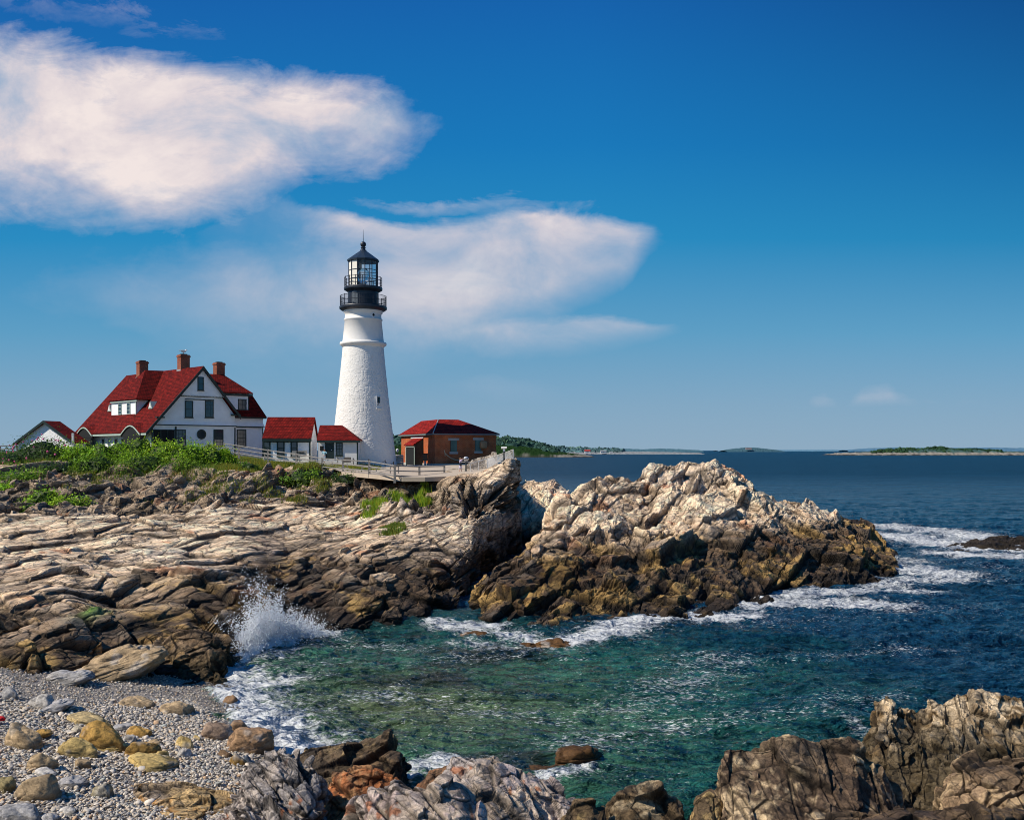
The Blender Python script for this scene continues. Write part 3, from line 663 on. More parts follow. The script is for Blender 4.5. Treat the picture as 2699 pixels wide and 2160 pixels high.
def stones(name, n, region, size, sub, mat, seed, jitter=.12):
    r = np.random.default_rng(seed); V, F = ico(sub); nv = len(V)
    x, y = region(r, n); n = len(x)
    s = size(x, y, r)
    zc = beach_z(x, y)+.10*fbm(np.stack([x, y, 0*x], 1)/3, 3, 61)+s*r.uniform(-.1, .35, n)*.6
    asp = np.stack([r.uniform(.75, 1.35, n), r.uniform(.6, 1.0, n), r.uniform(.35, .7, n)], 1)*s[:,None]*.5
    th = r.uniform(0, 6.283, n); tx = r.normal(0, .22, n); ty = r.normal(0, .22, n)
    P_ = V[None]*asp[:,None]*(1+jitter*r.standard_normal((n, nv, 1)).clip(-1.5, 1.5))
    c, s_ = np.cos(th)[:,None], np.sin(th)[:,None]
    X = P_[...,0]*c-P_[...,1]*s_; Y = P_[...,0]*s_+P_[...,1]*c; Z = P_[...,2]+X*tx[:,None]+Y*ty[:,None]
    Q = np.stack([X+x[:,None], Y+y[:,None], Z+zc[:,None]], 2).reshape(-1, 3)
    pal = np.array([[.52,.49,.46],[.44,.43,.43],[.36,.36,.37],[.60,.55,.49],[.50,.41,.31],[.25,.25,.26],[.67,.64,.61],[.47,.33,.22],[.34,.38,.40]])
    ci = pal[r.choice(len(pal), n, p=[.2,.18,.13,.14,.09,.09,.10,.03,.04])]*r.uniform(.8, 1.15, (n, 1))
    d = beach_d(x, y)+.5*fbm(np.stack([x, y, 0*x], 1)/1.5, 2, 65)
    ci = ci*np.array([1.08,1.0,.86])*(.30+.70*sst(.15, 1.5, d))[:,None]
    Cc = np.repeat(ci, nv, 0)
    FF = (F[None]+(np.arange(n)*nv)[:,None,None]).reshape(-1, 3).astype(np.int32)
    o = mesh_from(name, Q, FF, mat, col=Cc, smooth=True); return tag(o, kind='stuff')
M_peb = bpy.data.materials.new('pebble_stone'); M_peb.use_nodes = True
nd, lk = nt(M_peb); b = nd['Principled BSDF']; b.inputs['Roughness'].default_value = .6; b.inputs['Specular IOR Level'].default_value = .3
a_ = N(nd, 'ShaderNodeAttribute', attribute_name='Col'); n_ = N(nd, 'ShaderNodeTexNoise', Scale=14.0, Detail=5.0); g_ = N(nd, 'ShaderNodeNewGeometry'); lk.new(g_.outputs['Position'], n_.inputs['Vector'])
r_ = ramp(nd, [(.3, (.75,.75,.75)), (.7, (1.2,1.2,1.2))]); lk.new(n_.outputs['Fac'], r_.inputs['Fac'])
x_ = N(nd, 'ShaderNodeMix', data_type='RGBA', blend_type='MULTIPLY'); x_.inputs[0].default_value = 1; lk.new(a_.outputs['Color'], x_.inputs[6]); lk.new(r_.outputs['Color'], x_.inputs[7]); lk.new(x_.outputs[2], b.inputs['Base Color'])
def reg(x0, x1, y0, y1, cond):
    def f(r, n):
        x = r.uniform(x0, x1, n); y = r.uniform(y0, y1, n); k = cond(x, y); return x[k], y[k]
    return f
inview = lambda x, y: (x/y > -.60) & (x/y < -.16) & (beach_d(x, y) > -.6)
stones('pebbles', 44000, reg(-21, -2, 16, 42, lambda x, y: inview(x, y) & (fbm(np.stack([x, y, 0*x], 1)/4, 2, 71)*1.2+.12*(30-y) < .45)), lambda x, y, r: r.gamma(9, .0068, len(x)).clip(.03, .13), 1, M_peb, 3)
stones('pebbles', 64000, reg(-20, -2, 15, 33, lambda x, y: inview(x, y) & (y < 31+2*np.sin(x))), lambda x, y, r: (r.gamma(2.6, .017, len(x))+.03).clip(.035, .24), 2, M_peb, 4, .05)

# ---------------------------------------------------------------- boulders
TAN = np.array([.48,.35,.20]); OCH = np.array([.44,.26,.065]); YEL = np.array([.55,.40,.15]); BRN = np.array([.26,.16,.085]); GRY = np.array([.40,.39,.38]); WHT = np.array([.58,.55,.50]); OLV = np.array([.27,.22,.10]); BLU = np.array([.12,.15,.19]); SEA = np.array([.09,.045,.015])
M_boul = rock_mat('boulder_stone', rot=(.5,.3,.2), fine=1.7, bump=.012, crack=.18, rough=.75, facet=.35)
def cut_rock(c, w, dpt, h, seed, n=5, rot=0.0, tiltx=0.0, cuts=9, round_=.0, seam=.03):
    r = np.random.default_rng(seed); V, F = ico(n); V = V.astype(float)
    Nn = r.normal(size=(cuts, 3)); Nn[:,2] = abs(Nn[:,2])*.9-.15; Nn /= np.linalg.norm(Nn, axis=1, keepdims=True); dd = r.uniform(.62, .95, cuts)
    den = np.maximum(V@Nn.T, 1e-3); rad = (dd/den); k = 24
    rr = -np.log(np.exp(-k*np.minimum(rad, 1.25)).sum(1)+np.exp(-k*1.08))/k
    Pn = V*np.maximum(rr, .35)[:,None]
    Pn /= np.array([np.abs(Pn[:,0]).max(), np.abs(Pn[:,1]).max(), Pn[:,2].max()])
    q = Pn*np.array([w/2, dpt/2, h]); s = max(w, h)
    q = q+V*(.05*s*fbm(Pn*1.6+seed, 3, seed))[:,None]+V*(.02*s*fbm(Pn*np.array([3,3,9])+seed, 4, seed+1, .6))[:,None]
    st = fbm(Pn*np.array([1.2,1.6,9.])+seed*3, 3, seed+2); q = q+V*(seam*s*np.minimum(st, 0))[:,None]
    ct, sn = math.cos(rot), math.sin(rot); x = q[:,0]*ct-q[:,1]*sn; y = q[:,0]*sn+q[:,1]*ct
    z = q[:,2]+x*math.tan(tiltx)
    return np.stack([x+c[0], y+c[1], z+c[2]], 1), F, st
def boulder(sx, sy, w, h, colr, label, seed, name='boulder', dp=.8, rot=None, tilt=0.0, sub=None, pt=None, col2=None, cuts=11, group=None, cat='boulder', seam=.03):
    p = beach_pt(sx, sy) if pt is None else pt
    s = K*p[1]; W_ = w*s*1.2; H_ = max(h*s*1.05-W_*dp*max(.0, (CZ-p[2])/p[1])*.45, h*s*.55)
    p = p.copy(); p[1] += W_*dp*.35; p[2] -= H_*.03
    r = np.random.default_rng(seed+900); rot = r.uniform(-.5, .5) if rot is None else rot
    V, F, st = cut_rock(p, W_, W_*dp, H_*1.05, seed, sub or (6 if w > 130 else 5 if w > 60 else 4), rot, tilt, cuts, seam=seam)
    q = V-p
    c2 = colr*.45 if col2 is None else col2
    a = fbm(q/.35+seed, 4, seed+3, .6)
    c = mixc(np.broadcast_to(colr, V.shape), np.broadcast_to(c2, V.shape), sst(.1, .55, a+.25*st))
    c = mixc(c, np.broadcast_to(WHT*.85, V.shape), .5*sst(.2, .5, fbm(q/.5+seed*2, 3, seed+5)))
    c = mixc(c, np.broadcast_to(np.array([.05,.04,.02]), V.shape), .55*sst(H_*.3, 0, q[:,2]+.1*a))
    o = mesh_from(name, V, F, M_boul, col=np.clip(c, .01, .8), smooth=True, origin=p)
    return tag(o, label, cat, group)
def z4(x, y): return x/2.156, 1700+y/2.156
BL = [ # x, base y, width, height (zoom), colour, label, tilt
 (735,352,190,64,TAN,'smooth low tan boulder alone on the upper shingle',0),
 (990,392,180,72,TAN,'flat topped tan boulder with rusty right end on dark gravel',-.15),
 (1308,330,90,46,BRN,'small wet brown rock at the edge of the white surf',0),
 (35,300,110,62,GRY*.8,'rounded grey rock at the left edge above the pale slabs',0),
 (215,352,150,70,WHT*.75,'striped pale slab between the grey slab and the left edge',.2),
 (265,372,190,56,GRY,'long smooth grey slab lying slanted on fine gravel',.3),
 (470,440,215,40,YEL*.9+.08,'long narrow cream coloured slab behind the largest ochre boulder',-.22),
 (90,572,205,126,TAN,'large pale tan boulder with dark underside near the left edge',-.1),
 (212,512,105,36,OCH,'low ochre rock right behind the large pale tan boulder',0),
 (545,578,272,138,OCH,'largest ochre boulder on the beach, deeply grooved',-.05),
 (405,618,212,92,YEL*.9,'pitted yellow boulder in front of the largest ochre boulder',-.12),
 (620,592,150,36,YEL,'thin flat yellow rock right of the largest ochre boulder',0),
 (785,516,152,62,OCH,'mushroom shaped ochre boulder in the middle of the shingle',0),
 (795,632,178,92,OCH*.75,'angular dark ochre boulder with mossy green top',-.05),
 (862,565,90,32,TAN,'small tan rock tucked behind the angular dark ochre boulder',0),
 (910,652,72,56,YEL,'small upright yellow rock beside the angular dark ochre boulder',0),
 (1045,587,105,66,YEL,'yellow leaning rock streaked with rust right of mid beach',-.3),
 (1040,637,88,52,WHT*.8,'cream coloured rock just below the yellow leaning rock',0),
 (1110,537,56,28,YEL,'tiny yellow stone left of the brown grey boulder',0),
 (830,697,242,62,YEL,'long flat yellow slab lying slanted across the pebbles',-.2),
 (1218,527,186,92,BRN+.08,'brown grey boulder at the water end of the shingle',0),
 (1352,487,110,62,BRN,'dark brown boulder touching the surf behind the big rusty one',0),
 (1375,612,285,152,BRN*1.25,'big rusty brown boulder with a sharp crest by the surf',.12),
 (1345,682,92,66,OCH,'ochre rock leaning on the small blue grey stone',.1),
 (1400,676,62,58,BLU,'small blue grey stone below the big rusty boulder',0),
 (1270,640,90,50,BRN*.7,'dark brown rock half buried left of the blue grey stone',0),
 (205,697,165,92,TAN,'egg shaped pale tan boulder with ochre stain, lower left',0),
 (232,738,125,42,WHT,'flat white stone below the egg shaped tan boulder',0),
 (200,862,245,132,TAN*.85,'broad dark fronted tan boulder near the lower left corner',0),
 (25,812,115,62,OLV,'olive brown boulder cut by the left edge of the view',0),
 (380,797,162,58,GRY,'low grey boulder right of the broad dark fronted boulder',0),
 (460,688,82,44,TAN*.8,'small brownish stone above the low grey boulder',0),
 (575,853,110,68,OLV+.08,'small olive boulder with pale left side on open pebbles',0),
 (375,955,100,40,WHT*.9,'small flat pale stone near the bottom edge',0),
 (268,990,100,42,GRY,'light grey stone at the bottom edge beside the big grey slab',0),
 (50,990,230,85,GRY*.9,'big flat grey slab in the bottom left corner',-.1),
 (690,475,110,32,GRY,'flat grey stone left of the mushroom shaped ochre boulder',0),
 (735,540,80,34,WHT*.9,'whitish stone in front of the mushroom shaped boulder',0),
 (435,490,70,36,OLV+.1,'small olive grey stone left of the largest ochre boulder',0),
]
for i, (x, y, w_, h_, c_, lb, tl) in enumerate(BL):
    sx, sy = z4(x, y); boulder(sx, sy, w_/2.156, h_/2.156, c_, lb, 100+i*3, tilt=tl, dp=.7 if h_ > w_*.4 else .9)
# rocks in the surf
SR = [(1650,450,130,44,BRN,'smooth brown rock washed by foam in the shallow cove'),(1520,385,80,26,OCH*.7,'low ochre rock barely above the foam'),
      (1635,330,90,28,BRN,'small brown rock farthest out in the surf by the beach'),(1830,410,110,34,OCH*.7,'ochre brown rock under the breaking ripple'),(1615,505,60,22,OLV,'tiny olive rock in the foam near the shore')]
for i, (x, y, w_, h_, c_, lb) in enumerate(SR):
    sx, sy = z4(x, y); Y = CZ/((sy-HY)*K); boulder(0, 0, w_/2.156, h_/2.156, c_*.7, lb, 400+i, name='surf_rock', cat='rock', pt=np.array([(sx-CX)*K*Y, Y, -.05]), sub=5)
def sea_rock(sx, sy, w, h, c, lb, seed, dp=.7, cuts=11, seam=.05, name='sea_rock', tilt=0):
    Y = CZ/((sy-HY)*K); boulder(0, 0, w, h, c, lb, seed, name=name, cat='rock', pt=np.array([(sx-CX)*K*Y, Y, -.15]), dp=dp, sub=6, cuts=cuts, seam=seam, tilt=tilt)
sea_rock(1525, 2010, 150, 62, SEA, 'dark weed covered rock standing alone in the green cove', 501)
sea_rock(1440, 2030, 120, 26, SEA*.8, 'low dark rock awash left of the weed covered one', 502)
sea_rock(1250, 1676, 90, 22, SEA*1.2, 'flat brown rock awash between the cliffs', 503)
sea_rock(1470, 1706, 120, 34, SEA*1.6, 'knobbly brown rock in foam at the foot of the promontory', 504)
sea_rock(1395, 1700, 60, 18, SEA, 'small dark rock left of the knobbly brown one', 505)
sea_rock(2040, 1608, 0, 0, SEA, '', 1) if False else None
BRG = np.array([.125,.085,.045])

# ---------------------------------------------------------------- fallen ledge blocks at the cliff foot
def block(sx, sy, w, h, c, lb, seed, dp=.8, tilt=0.0, cuts=9, z=None, rot=None, seam=.05):
    p = beach_pt(sx, sy) if z is None else (lambda Y: np.array([(sx-CX)*K*Y, Y, z]))((CZ-z)/((sy-HY)*K))
    boulder(0, 0, w, h, c, lb, seed, name='fallen_rock', cat='rock', pt=p, dp=dp, tilt=tilt, sub=6, cuts=cuts, rot=rot, seam=seam)
block(250, 1782, 260, 70, TAN*.85, 'long smooth tan slab sloping down onto the shingle', 603, tilt=.28)
block(160, 1795, 120, 32, GRY, 'pale grey slab at the toe of the tan slab', 604, tilt=.2)
block(285, 1788, 90, 28, GRY*.9, 'blue grey slab beside the toe of the tan slab', 605, tilt=.25)
block(360, 1774, 60, 26, WHT*.8, 'small whitish boulder at the toe of the cliff', 606)
block(385, 1750, 80, 36, TAN*.9, 'tan rock wedged under the weedy block', 607, tilt=.3)

# ---------------------------------------------------------------- near rock outcrops
M_near = rock_mat('near_rock', rot=(.4, .5, .9), sizes=(1.6,.8,.6), fine=2.0, bump=.018, crack=.24)
M_slate = rock_mat('folded_grey_rock', rot=(.9, .5, .2), fine=3.0, bump=.02, crack=.3)
def kf(keys, dy=2.5, zb=-1.2):
    Yl, zl = key(0, keys[-1]); Y0, z0 = key(0, keys[0])
    return [('z', Y0-1.5, z0-2.0)]+list(keys)+[('z', Yl+dy*.35, zl*.75-.15), ('z', Yl+dy, zb)]
def outcrop(name, cols, R, sc, mat, cf, seed, label, lump=(.2, 2.2), rough=None, px_y=1.6, res=1.0, up=.2, smooth=8):
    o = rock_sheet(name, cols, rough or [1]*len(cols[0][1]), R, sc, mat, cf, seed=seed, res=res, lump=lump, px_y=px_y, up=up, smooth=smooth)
    return tag(o, label, 'rock')
SCN = [(.42, (1.9,1.2,.9), .6, .14), (.17, (.75,.5,.35), .8, .25), (.05, (.28,.18,.12), .9, .3)]
def near_color(a, b, c, seed, wetz=0.0, dark=.3, fleck=None):
    def f(p, p0, n, cell, cav, tn, r, S):
        x = fbm(p/1.4, 4, seed, .6); y = fbm(p/.45, 4, seed+3, .6); z_ = fbm(p/.8, 3, seed+6)
        col = mixc(np.broadcast_to(a, p.shape), np.broadcast_to(b, p.shape), sst(-.2, .3, x+.5*(cell-.5)+.2*tn))
        col = mixc(col, np.broadcast_to(c, p.shape), sst(.05, .35, y+.5*z_))
        col = mixc(col, np.broadcast_to(DARK, p.shape), dark*2*sst(.05, .4, fbm(p/.5, 5, seed+9, .7)+.4*tn))
        if fleck is not None: col = mixc(col, np.broadcast_to(fleck, p.shape), .8*sst(.34, .5, fbm(p/.3, 3, seed+12)))
        w_ = sst(wetz+.5, wetz-.4, p[:,2]+.4*x+.3*z_)
        return mixc(col, np.broadcast_to(np.array([.055,.04,.018]), p.shape), .9*w_)
    return f
def off(y, Y, d, n=4): return [(y+(n-i)*d, Y-(n-i)*.35) for i in range(n)]
def front(top, Ytop, steps):
    """keys from the foot up to the crest: steps = [(dy below the crest in photo px, distance in front of it)]"""
    return kf([(top+a, Ytop-b) for a, b in steps]+[(top, Ytop)])
St = [(330,4.2),(200,2.6),(110,1.4),(45,.5)]
def crest(pts, Y, St, dYs=None, **kw):
    return [(sx, front(t, Y if dYs is None else Y+dYs[i], St)) for i, (sx, t) in enumerate(pts)]
Rn1 = strata(70, .5, 1.4)
outcrop('rock_outcrop', crest([(2215,2090),(2250,1990),(2300,1905),(2306,1846),(2345,1838),(2385,1855),(2430,1862),(2470,1838),(2540,1814),(2610,1836),(2700,1846),(2800,1850),(2950,1880)], 25.5, St),
        Rn1, [(.24,(1.8,1.2,.8),.6,.12),(.11,(.6,.4,.3),.9,.2),(.06,(.22,.16,.12),1.0,.25)], M_near, near_color(np.array([.66,.52,.34]), np.array([.42,.30,.17]), np.array([.20,.13,.06]), 201, 1.55, .35), 31,
        'pale crested rock with shaggy dark weed below, standing behind the other right hand rocks')
outcrop('rock_outcrop', crest([(1880,2200),(1897,2080),(1903,1962),(1950,1951),(1985,1962),(2040,1948),(2090,1936),(2140,1943),(2200,1942),(2250,1958),(2300,2010),(2345,2060),(2362,2140),(2380,2250)], 20.5, [(420,3.2),(260,2.0),(130,1.0),(45,.35)]),
        strata(100, .9, .5), [(.42,(2.6,1.0,1.2),.6,.15),(.14,(.9,.45,.4),.8,.25),(.035,(.25,.16,.12),.9,.25)], M_near, near_color(np.array([.12,.08,.05]), np.array([.19,.135,.085]), np.array([.56,.42,.25]), 211, .2, .25), 32,
        'dark brown upright rock with tan streaks, left of the pale crested rock')
outcrop('rock_outcrop', crest([(2440,2260),(2490,2130),(2510,2040),(2570,2000),(2640,1985),(2700,1975),(2800,1965),(2900,1990)], 20.0, [(420,3.0),(260,2.0),(130,1.0),(45,.35)]),
        strata(20, .2, .6), SCN, M_near, near_color(np.array([.30,.205,.12]), np.array([.20,.135,.08]), np.array([.42,.30,.17]), 221, .1, .2), 33,
        'smooth brown rock in the bottom right corner in front of the weedy one', lump=(.25, 1.5))
outcrop('rock_outcrop', crest([(2060,2300),(2150,2160),(2300,2140),(2450,2125),(2560,2110),(2660,2140),(2760,2160),(2900,2200)], 17.5, [(420,3.0),(260,2.0),(130,1.0),(45,.35)]),
        strata(20, .2, .6), SCN, M_near, near_color(np.array([.09,.06,.035]), np.array([.06,.04,.028]), np.array([.15,.10,.055]), 225, .0, .3), 39,
        'low dark brown ledge along the bottom edge under the right hand rocks', lump=(.2, 1.5))
outcrop('rock_outcrop', crest([(1590,2240),(1606,2120),(1625,2096),(1680,2084),(1740,2086),(1780,2100),(1795,2130),(1806,2240)], 20.0, [(300,2.0),(200,1.3),(90,.6),(35,.2)]),
        strata(10, .1, .3), SCN[1:], M_near, near_color(BRG*1.0, np.array([.10,.07,.04]), np.array([.36,.28,.17]), 231, .6, .4), 34,
        'squat dark rock with pale crust alone at the bottom edge', lump=(.15, .8))
outcrop('rock_outcrop', crest([(1470,2240),(1488,2130),(1520,2106),(1560,2104),(1588,2130),(1600,2240)], 19.5, [(300,2.0),(200,1.3),(90,.6),(35,.2)]),
        strata(10, .1, .3), SCN[1:], M_near, near_color(BRG, np.array([.09,.06,.035]), np.array([.34,.24,.10]), 241, .6, .4), 35,
        'small dark mottled rock touching the pale grey rock, bottom edge', lump=(.15, .8))
outcrop('rock_outcrop', crest([(1790,2250),(1820,2150),(1840,2095),(1870,2084),(1895,2100),(1915,2150),(1930,2250)], 19.5, [(300,2.0),(200,1.3),(90,.6),(35,.2)]),
        strata(10, .1, .3), SCN[1:], M_near, near_color(BRG*1.3, BRG, np.array([.40,.28,.12]), 251, .3, .4), 36,
        'small ochre brown rock leaning on the dark upright rock', lump=(.15, .8))
Pg = np.array([.52,.42,.325])
outcrop('rock_outcrop', crest([(1130,2260),(1165,2110),(1182,2020),(1200,1996),(1250,1995),(1300,2012),(1335,2030),(1400,2064),(1450,2085),(1482,2110),(1500,2170),(1510,2260)], 21.0, [(330,2.8),(200,1.7),(110,.95),(45,.35)]),
        strata(140, .5, .7), [(.36,(1.6,1.0,.7),.7,.14),(.14,(.6,.4,.3),.9,.25),(.04,(.22,.16,.12),1.0,.3)], M_near, near_color(Pg, np.array([.36,.32,.30]), np.array([.52,.42,.37]), 261, -.2, .25, RUST), 37,
        'tall pale grey fractured rock in the middle of the bottom edge')
outcrop('rock_outcrop', crest([(930,2280),(950,2110),(985,2068),(1040,2052),(1100,2060),(1150,2070),(1190,2090),(1230,2160),(1260,2280)], 18.5, [(330,2.4),(200,1.5),(110,.85),(45,.3)]),
        strata(140, .3, .5), SCN, M_near, near_color(Pg*.9, np.array([.34,.29,.27]), np.array([.48,.38,.34]), 271, -.2, .25, RUST), 38,
        'lower grey rock with fine cracks, left of the tall pale one', lump=(.25, 1.5))
outcrop('rock_outcrop', crest([(760,2060),(780,1982),(820,1962),(877,1969),(950,1964),(1035,1964),(1062,1985),(1072,2060)], 24.5, [(200,2.4),(140,1.7),(80,1.0),(35,.4)]),
        strata(20, .15, .3), SCN, M_near, near_color(np.array([.17,.11,.06]), np.array([.09,.065,.04]), np.array([.28,.20,.10]), 281, .5, .4), 40,
        'flat topped dark brown rock at the water edge behind the orange one', lump=(.2, 1.5))
outcrop('rock_outcrop', crest([(840,2200),(850,2080),(880,2035),(940,2015),(1000,2022),(1040,2045),(1060,2090),(1075,2200)], 22.3, [(250,2.2),(160,1.4),(90,.8),(35,.3)]),
        strata(30, .2, .5), SCN, M_near, near_color(np.array([.40,.15,.055]), np.array([.24,.10,.045]), np.array([.42,.22,.10]), 291, .2, .3), 41,
        'bright orange brown rock between the grey folded rock and the tall pale one', lump=(.25, 1.5))
outcrop('rock_outcrop', crest([(1095,2160),(1110,2068),(1140,2030),(1180,2018),(1215,2040),(1230,2160)], 22.6, [(250,2.2),(160,1.4),(90,.8),(35,.3)]),
        strata(30, .2, .5), SCN[1:], M_near, near_color(np.array([.30,.12,.045]), np.array([.12,.07,.04]), np.array([.33,.17,.08]), 295, .3, .3), 42,
        'small rusty rock peeking out behind the tall pale grey rock', lump=(.15, .9))
outcrop('rock_outcrop', crest([(560,2270),(600,2150),(640,2070),(655,2004),(700,1990),(745,1992),(800,2008),(832,2036),(855,2090),(866,2160),(880,2280)], 21.0, [(330,2.6),(200,1.7),(110,.95),(45,.35)]),
        strata(145, .55, .9), [(.4,(1.6,.8,.35),.6,.12),(.2,(.8,.35,.16),.8,.25),(.08,(.3,.16,.08),1.0,.3)], M_slate, near_color(np.array([.42,.37,.33]), np.array([.27,.25,.24]), np.array([.54,.46,.39]), 301, -.2, .35, RUST), 43,
        'steep grey rock with wavy folded layers beside the pebbles')
outcrop('rock_ledge', crest([(285,2200),(320,2110),(370,2078),(440,2070),(520,2078),(575,2092),(625,2108),(640,2200)], 22.6, [(230,3.4),(150,2.3),(75,1.2),(30,.5)]),
        strata(15, .12, .12), [(.16,(2.2,1.0,.25),.5,.2),(.09,(1.0,.4,.14),.7,.3),(.03,(.3,.18,.1),.9,.25)], M_slate, near_color(np.array([.52,.36,.17]), np.array([.40,.31,.22]), np.array([.50,.27,.09]), 311, -.2, .15), 44,
        'flat tan ledge of thin cracked layers lying in the pebbles', lump=(.10, 1.5), up=1.0)
SCF = [(.5, (2.2,1.3,.9), .7, .14), (.24, (1.0,.7,.45), .9, .25), (.08, (.45,.3,.2), 1.0, .35)]
fc = lambda sd_: near_color(np.array([.30,.21,.13]), np.array([.16,.105,.06]), np.array([.40,.26,.12]), sd_, .9, .35)
outcrop('rock_ledge', crest([(-140,1640),(-60,1630),(20,1622),(80,1632),(130,1650),(190,1648),(232,1668),(262,1705),(280,1775)], 36.8, [(150,2.0),(118,1.3),(80,.7),(35,.25)]),
        strata(20, .15, .3), SCF, M_near, fc(401), 61, 'dark broken ledge at the cliff foot above the left end of the shingle', lump=(.25, 2.5), res=1.1)
outcrop('rock_ledge', crest([(398,1790),(412,1725),(440,1690),(490,1668),(540,1664),(580,1684),(596,1720),(604,1790)], 38.2, [(110,1.5),(85,1.0),(55,.6),(25,.2)]),
        strata(20, .15, .3), SCF, M_near, fc(405), 62, 'dark weedy ledge with golden barnacle crust where the surf meets the shingle', lump=(.25, 2.5), res=1.1)
# black rocks out in the breakers
o = rock_sheet('sea_ledge', [(2480, sunk([84,85,86,87,88])), (2500, kb([(1452,84),(1449,84.6),(1446,85.2),(1443,86),(1440,87)])), (2560, kb([(1457,83),(1450,84),(1443,85),(1435,86.5),(1428,88)])),
     (2620, kb([(1460,82),(1450,83.5),(1438,85),(1428,87),(1419,89)])), (2680, kb([(1460,82),(1450,83.5),(1440,85),(1430,87),(1422,89)])), (2760, kb([(1462,82),(1452,83),(1446,84),(1438,86),(1430,88)])), (2800, sunk([83,84,85,87,88]))],
     [1]*8, strata(10,.1,.3), [(.3,(2.5,1.5,1),.8,.1),(.2,(1,.6,.4),.9,.2),(.08,(.4,.3,.2),.9,.2)], M_near, near_color(BLACK, BLACK*1.6, BLACK*2.5, 321), seed=51, lump=(.1, 3), up=-.1)
tag(o, 'black jagged ledge awash in breaking waves near the right edge', 'rock')
o = rock_sheet('sea_ledge', [(2090, sunk([104,106,108,111,114])), (2130, kb([(1392,108),(1388,109),(1384,110),(1380,111),(1376,113)])), (2200, kb([(1390,106),(1384,107.5),(1378,109),(1372,111),(1366,114)])),
     (2280, kb([(1388,107),(1384,108),(1380,109.5),(1376,111),(1372,113)])), (2330, sunk([107,108,109,111,113]))],
     [1]*8, strata(10,.1,.3), [(.5,(2.5,1.5,1),.8,.1),(.25,(1,.6,.4),.9,.2),(.1,(.4,.3,.2),.9,.2)], M_near, near_color(BLACK*1.3, BLACK*1.6, WET, 331), seed=52, lump=(.3, 3))
tag(o, 'low dark tail of rock reaching past the promontory into the sea', 'rock')
# ---------------------------------------------------------------- building materials
def siding_mat(name, color, pitch=.13):
    m = new_mat(name, color, rough=.6, var=.07, vscale=1.2)
    nd, lk = nt(m); b = nd['Principled BSDF']; g = N(nd, 'ShaderNodeNewGeometry'); s = N(nd, 'ShaderNodeSeparateXYZ'); lk.new(g.outputs['Position'], s.inputs[0])
    f = N(nd, 'ShaderNodeMath', operation='FRACT'); d = N(nd, 'ShaderNodeMath', operation='DIVIDE'); lk.new(s.outputs['Z'], d.inputs[0]); d.inputs[1].default_value = pitch; lk.new(d.outputs[0], f.inputs[0])
    r = ramp(nd, [(0, (.66,.70,.74)), (.14, (1,1,1)), (1, (1,1,1))]); lk.new(f.outputs[0], r.inputs['Fac'])
    old = b.inputs['Base Color'].links[0].from_socket
    x = N(nd, 'ShaderNodeMix', data_type='RGBA', blend_type='MULTIPLY'); x.inputs[0].default_value = 1; lk.new(old, x.inputs[6]); lk.new(r.outputs['Color'], x.inputs[7]); lk.new(x.outputs[2], b.inputs['Base Color'])
    bp = N(nd, 'ShaderNodeBump', Strength=.8, Distance=.02, invert=True); lk.new(f.outputs[0], bp.inputs['Height']); lk.new(bp.outputs['Normal'], b.inputs['Normal'])
    return m
def brick_mat(name, c1, c2, mortar, deg, bw=.42, bh=.135, mort=.02, bump=.012):
    m = bpy.data.materials.new(name); m.use_nodes = True; nd, lk = nt(m); b = nd['Principled BSDF']; b.inputs['Roughness'].default_value = .9; b.inputs['Specular IOR Level'].default_value = .12
    g = N(nd, 'ShaderNodeNewGeometry'); s = N(nd, 'ShaderNodeSeparateXYZ'); lk.new(g.outputs['Position'], s.inputs[0])
    t = math.radians(deg)
    def mm(op, a, bb):
        n = N(nd, 'ShaderNodeMath', operation=op)
        for i, v in enumerate((a, bb)):
            if isinstance(v, float): n.inputs[i].default_value = v
            else: lk.new(v, n.inputs[i])
        return n.outputs[0]
    a = mm('ADD', mm('MULTIPLY', s.outputs['X'], math.cos(t)+math.sin(t)), mm('MULTIPLY', s.outputs['Y'], math.sin(t)-math.cos(t)))
    c = N(nd, 'ShaderNodeCombineXYZ'); lk.new(a, c.inputs[0]); lk.new(s.outputs['Z'], c.inputs[1])
    k = N(nd, 'ShaderNodeTexBrick'); k.inputs['Color1'].default_value = (*c1, 1); k.inputs['Color2'].default_value = (*c2, 1); k.inputs['Mortar'].default_value = (*mortar, 1)
    k.inputs['Scale'].default_value = 1; k.inputs['Brick Width'].default_value = bw; k.inputs['Row Height'].default_value = bh; k.inputs['Mortar Size'].default_value = mort
    lk.new(c.outputs[0], k.inputs['Vector'])
    n = N(nd, 'ShaderNodeTexNoise', Scale=.8, Detail=7.0, Roughness=.7); lk.new(g.outputs['Position'], n.inputs['Vector'])
    r = ramp(nd, [(.3, (.65,.65,.65)), (.7, (1.3,1.3,1.3))]); lk.new(n.outputs['Fac'], r.inputs['Fac'])
    x = N(nd, 'ShaderNodeMix', data_type='RGBA', blend_type='MULTIPLY'); x.inputs[0].default_value = .9; lk.new(k.outputs['Color'], x.inputs[6]); lk.new(r.outputs['Color'], x.inputs[7]); lk.new(x.outputs[2], b.inputs['Base Color'])
    bp = N(nd, 'ShaderNodeBump', Strength=1, Distance=bump, invert=True); lk.new(k.outputs['Fac'], bp.inputs['Height']); lk.new(bp.outputs['Normal'], b.inputs['Normal'])
    return m
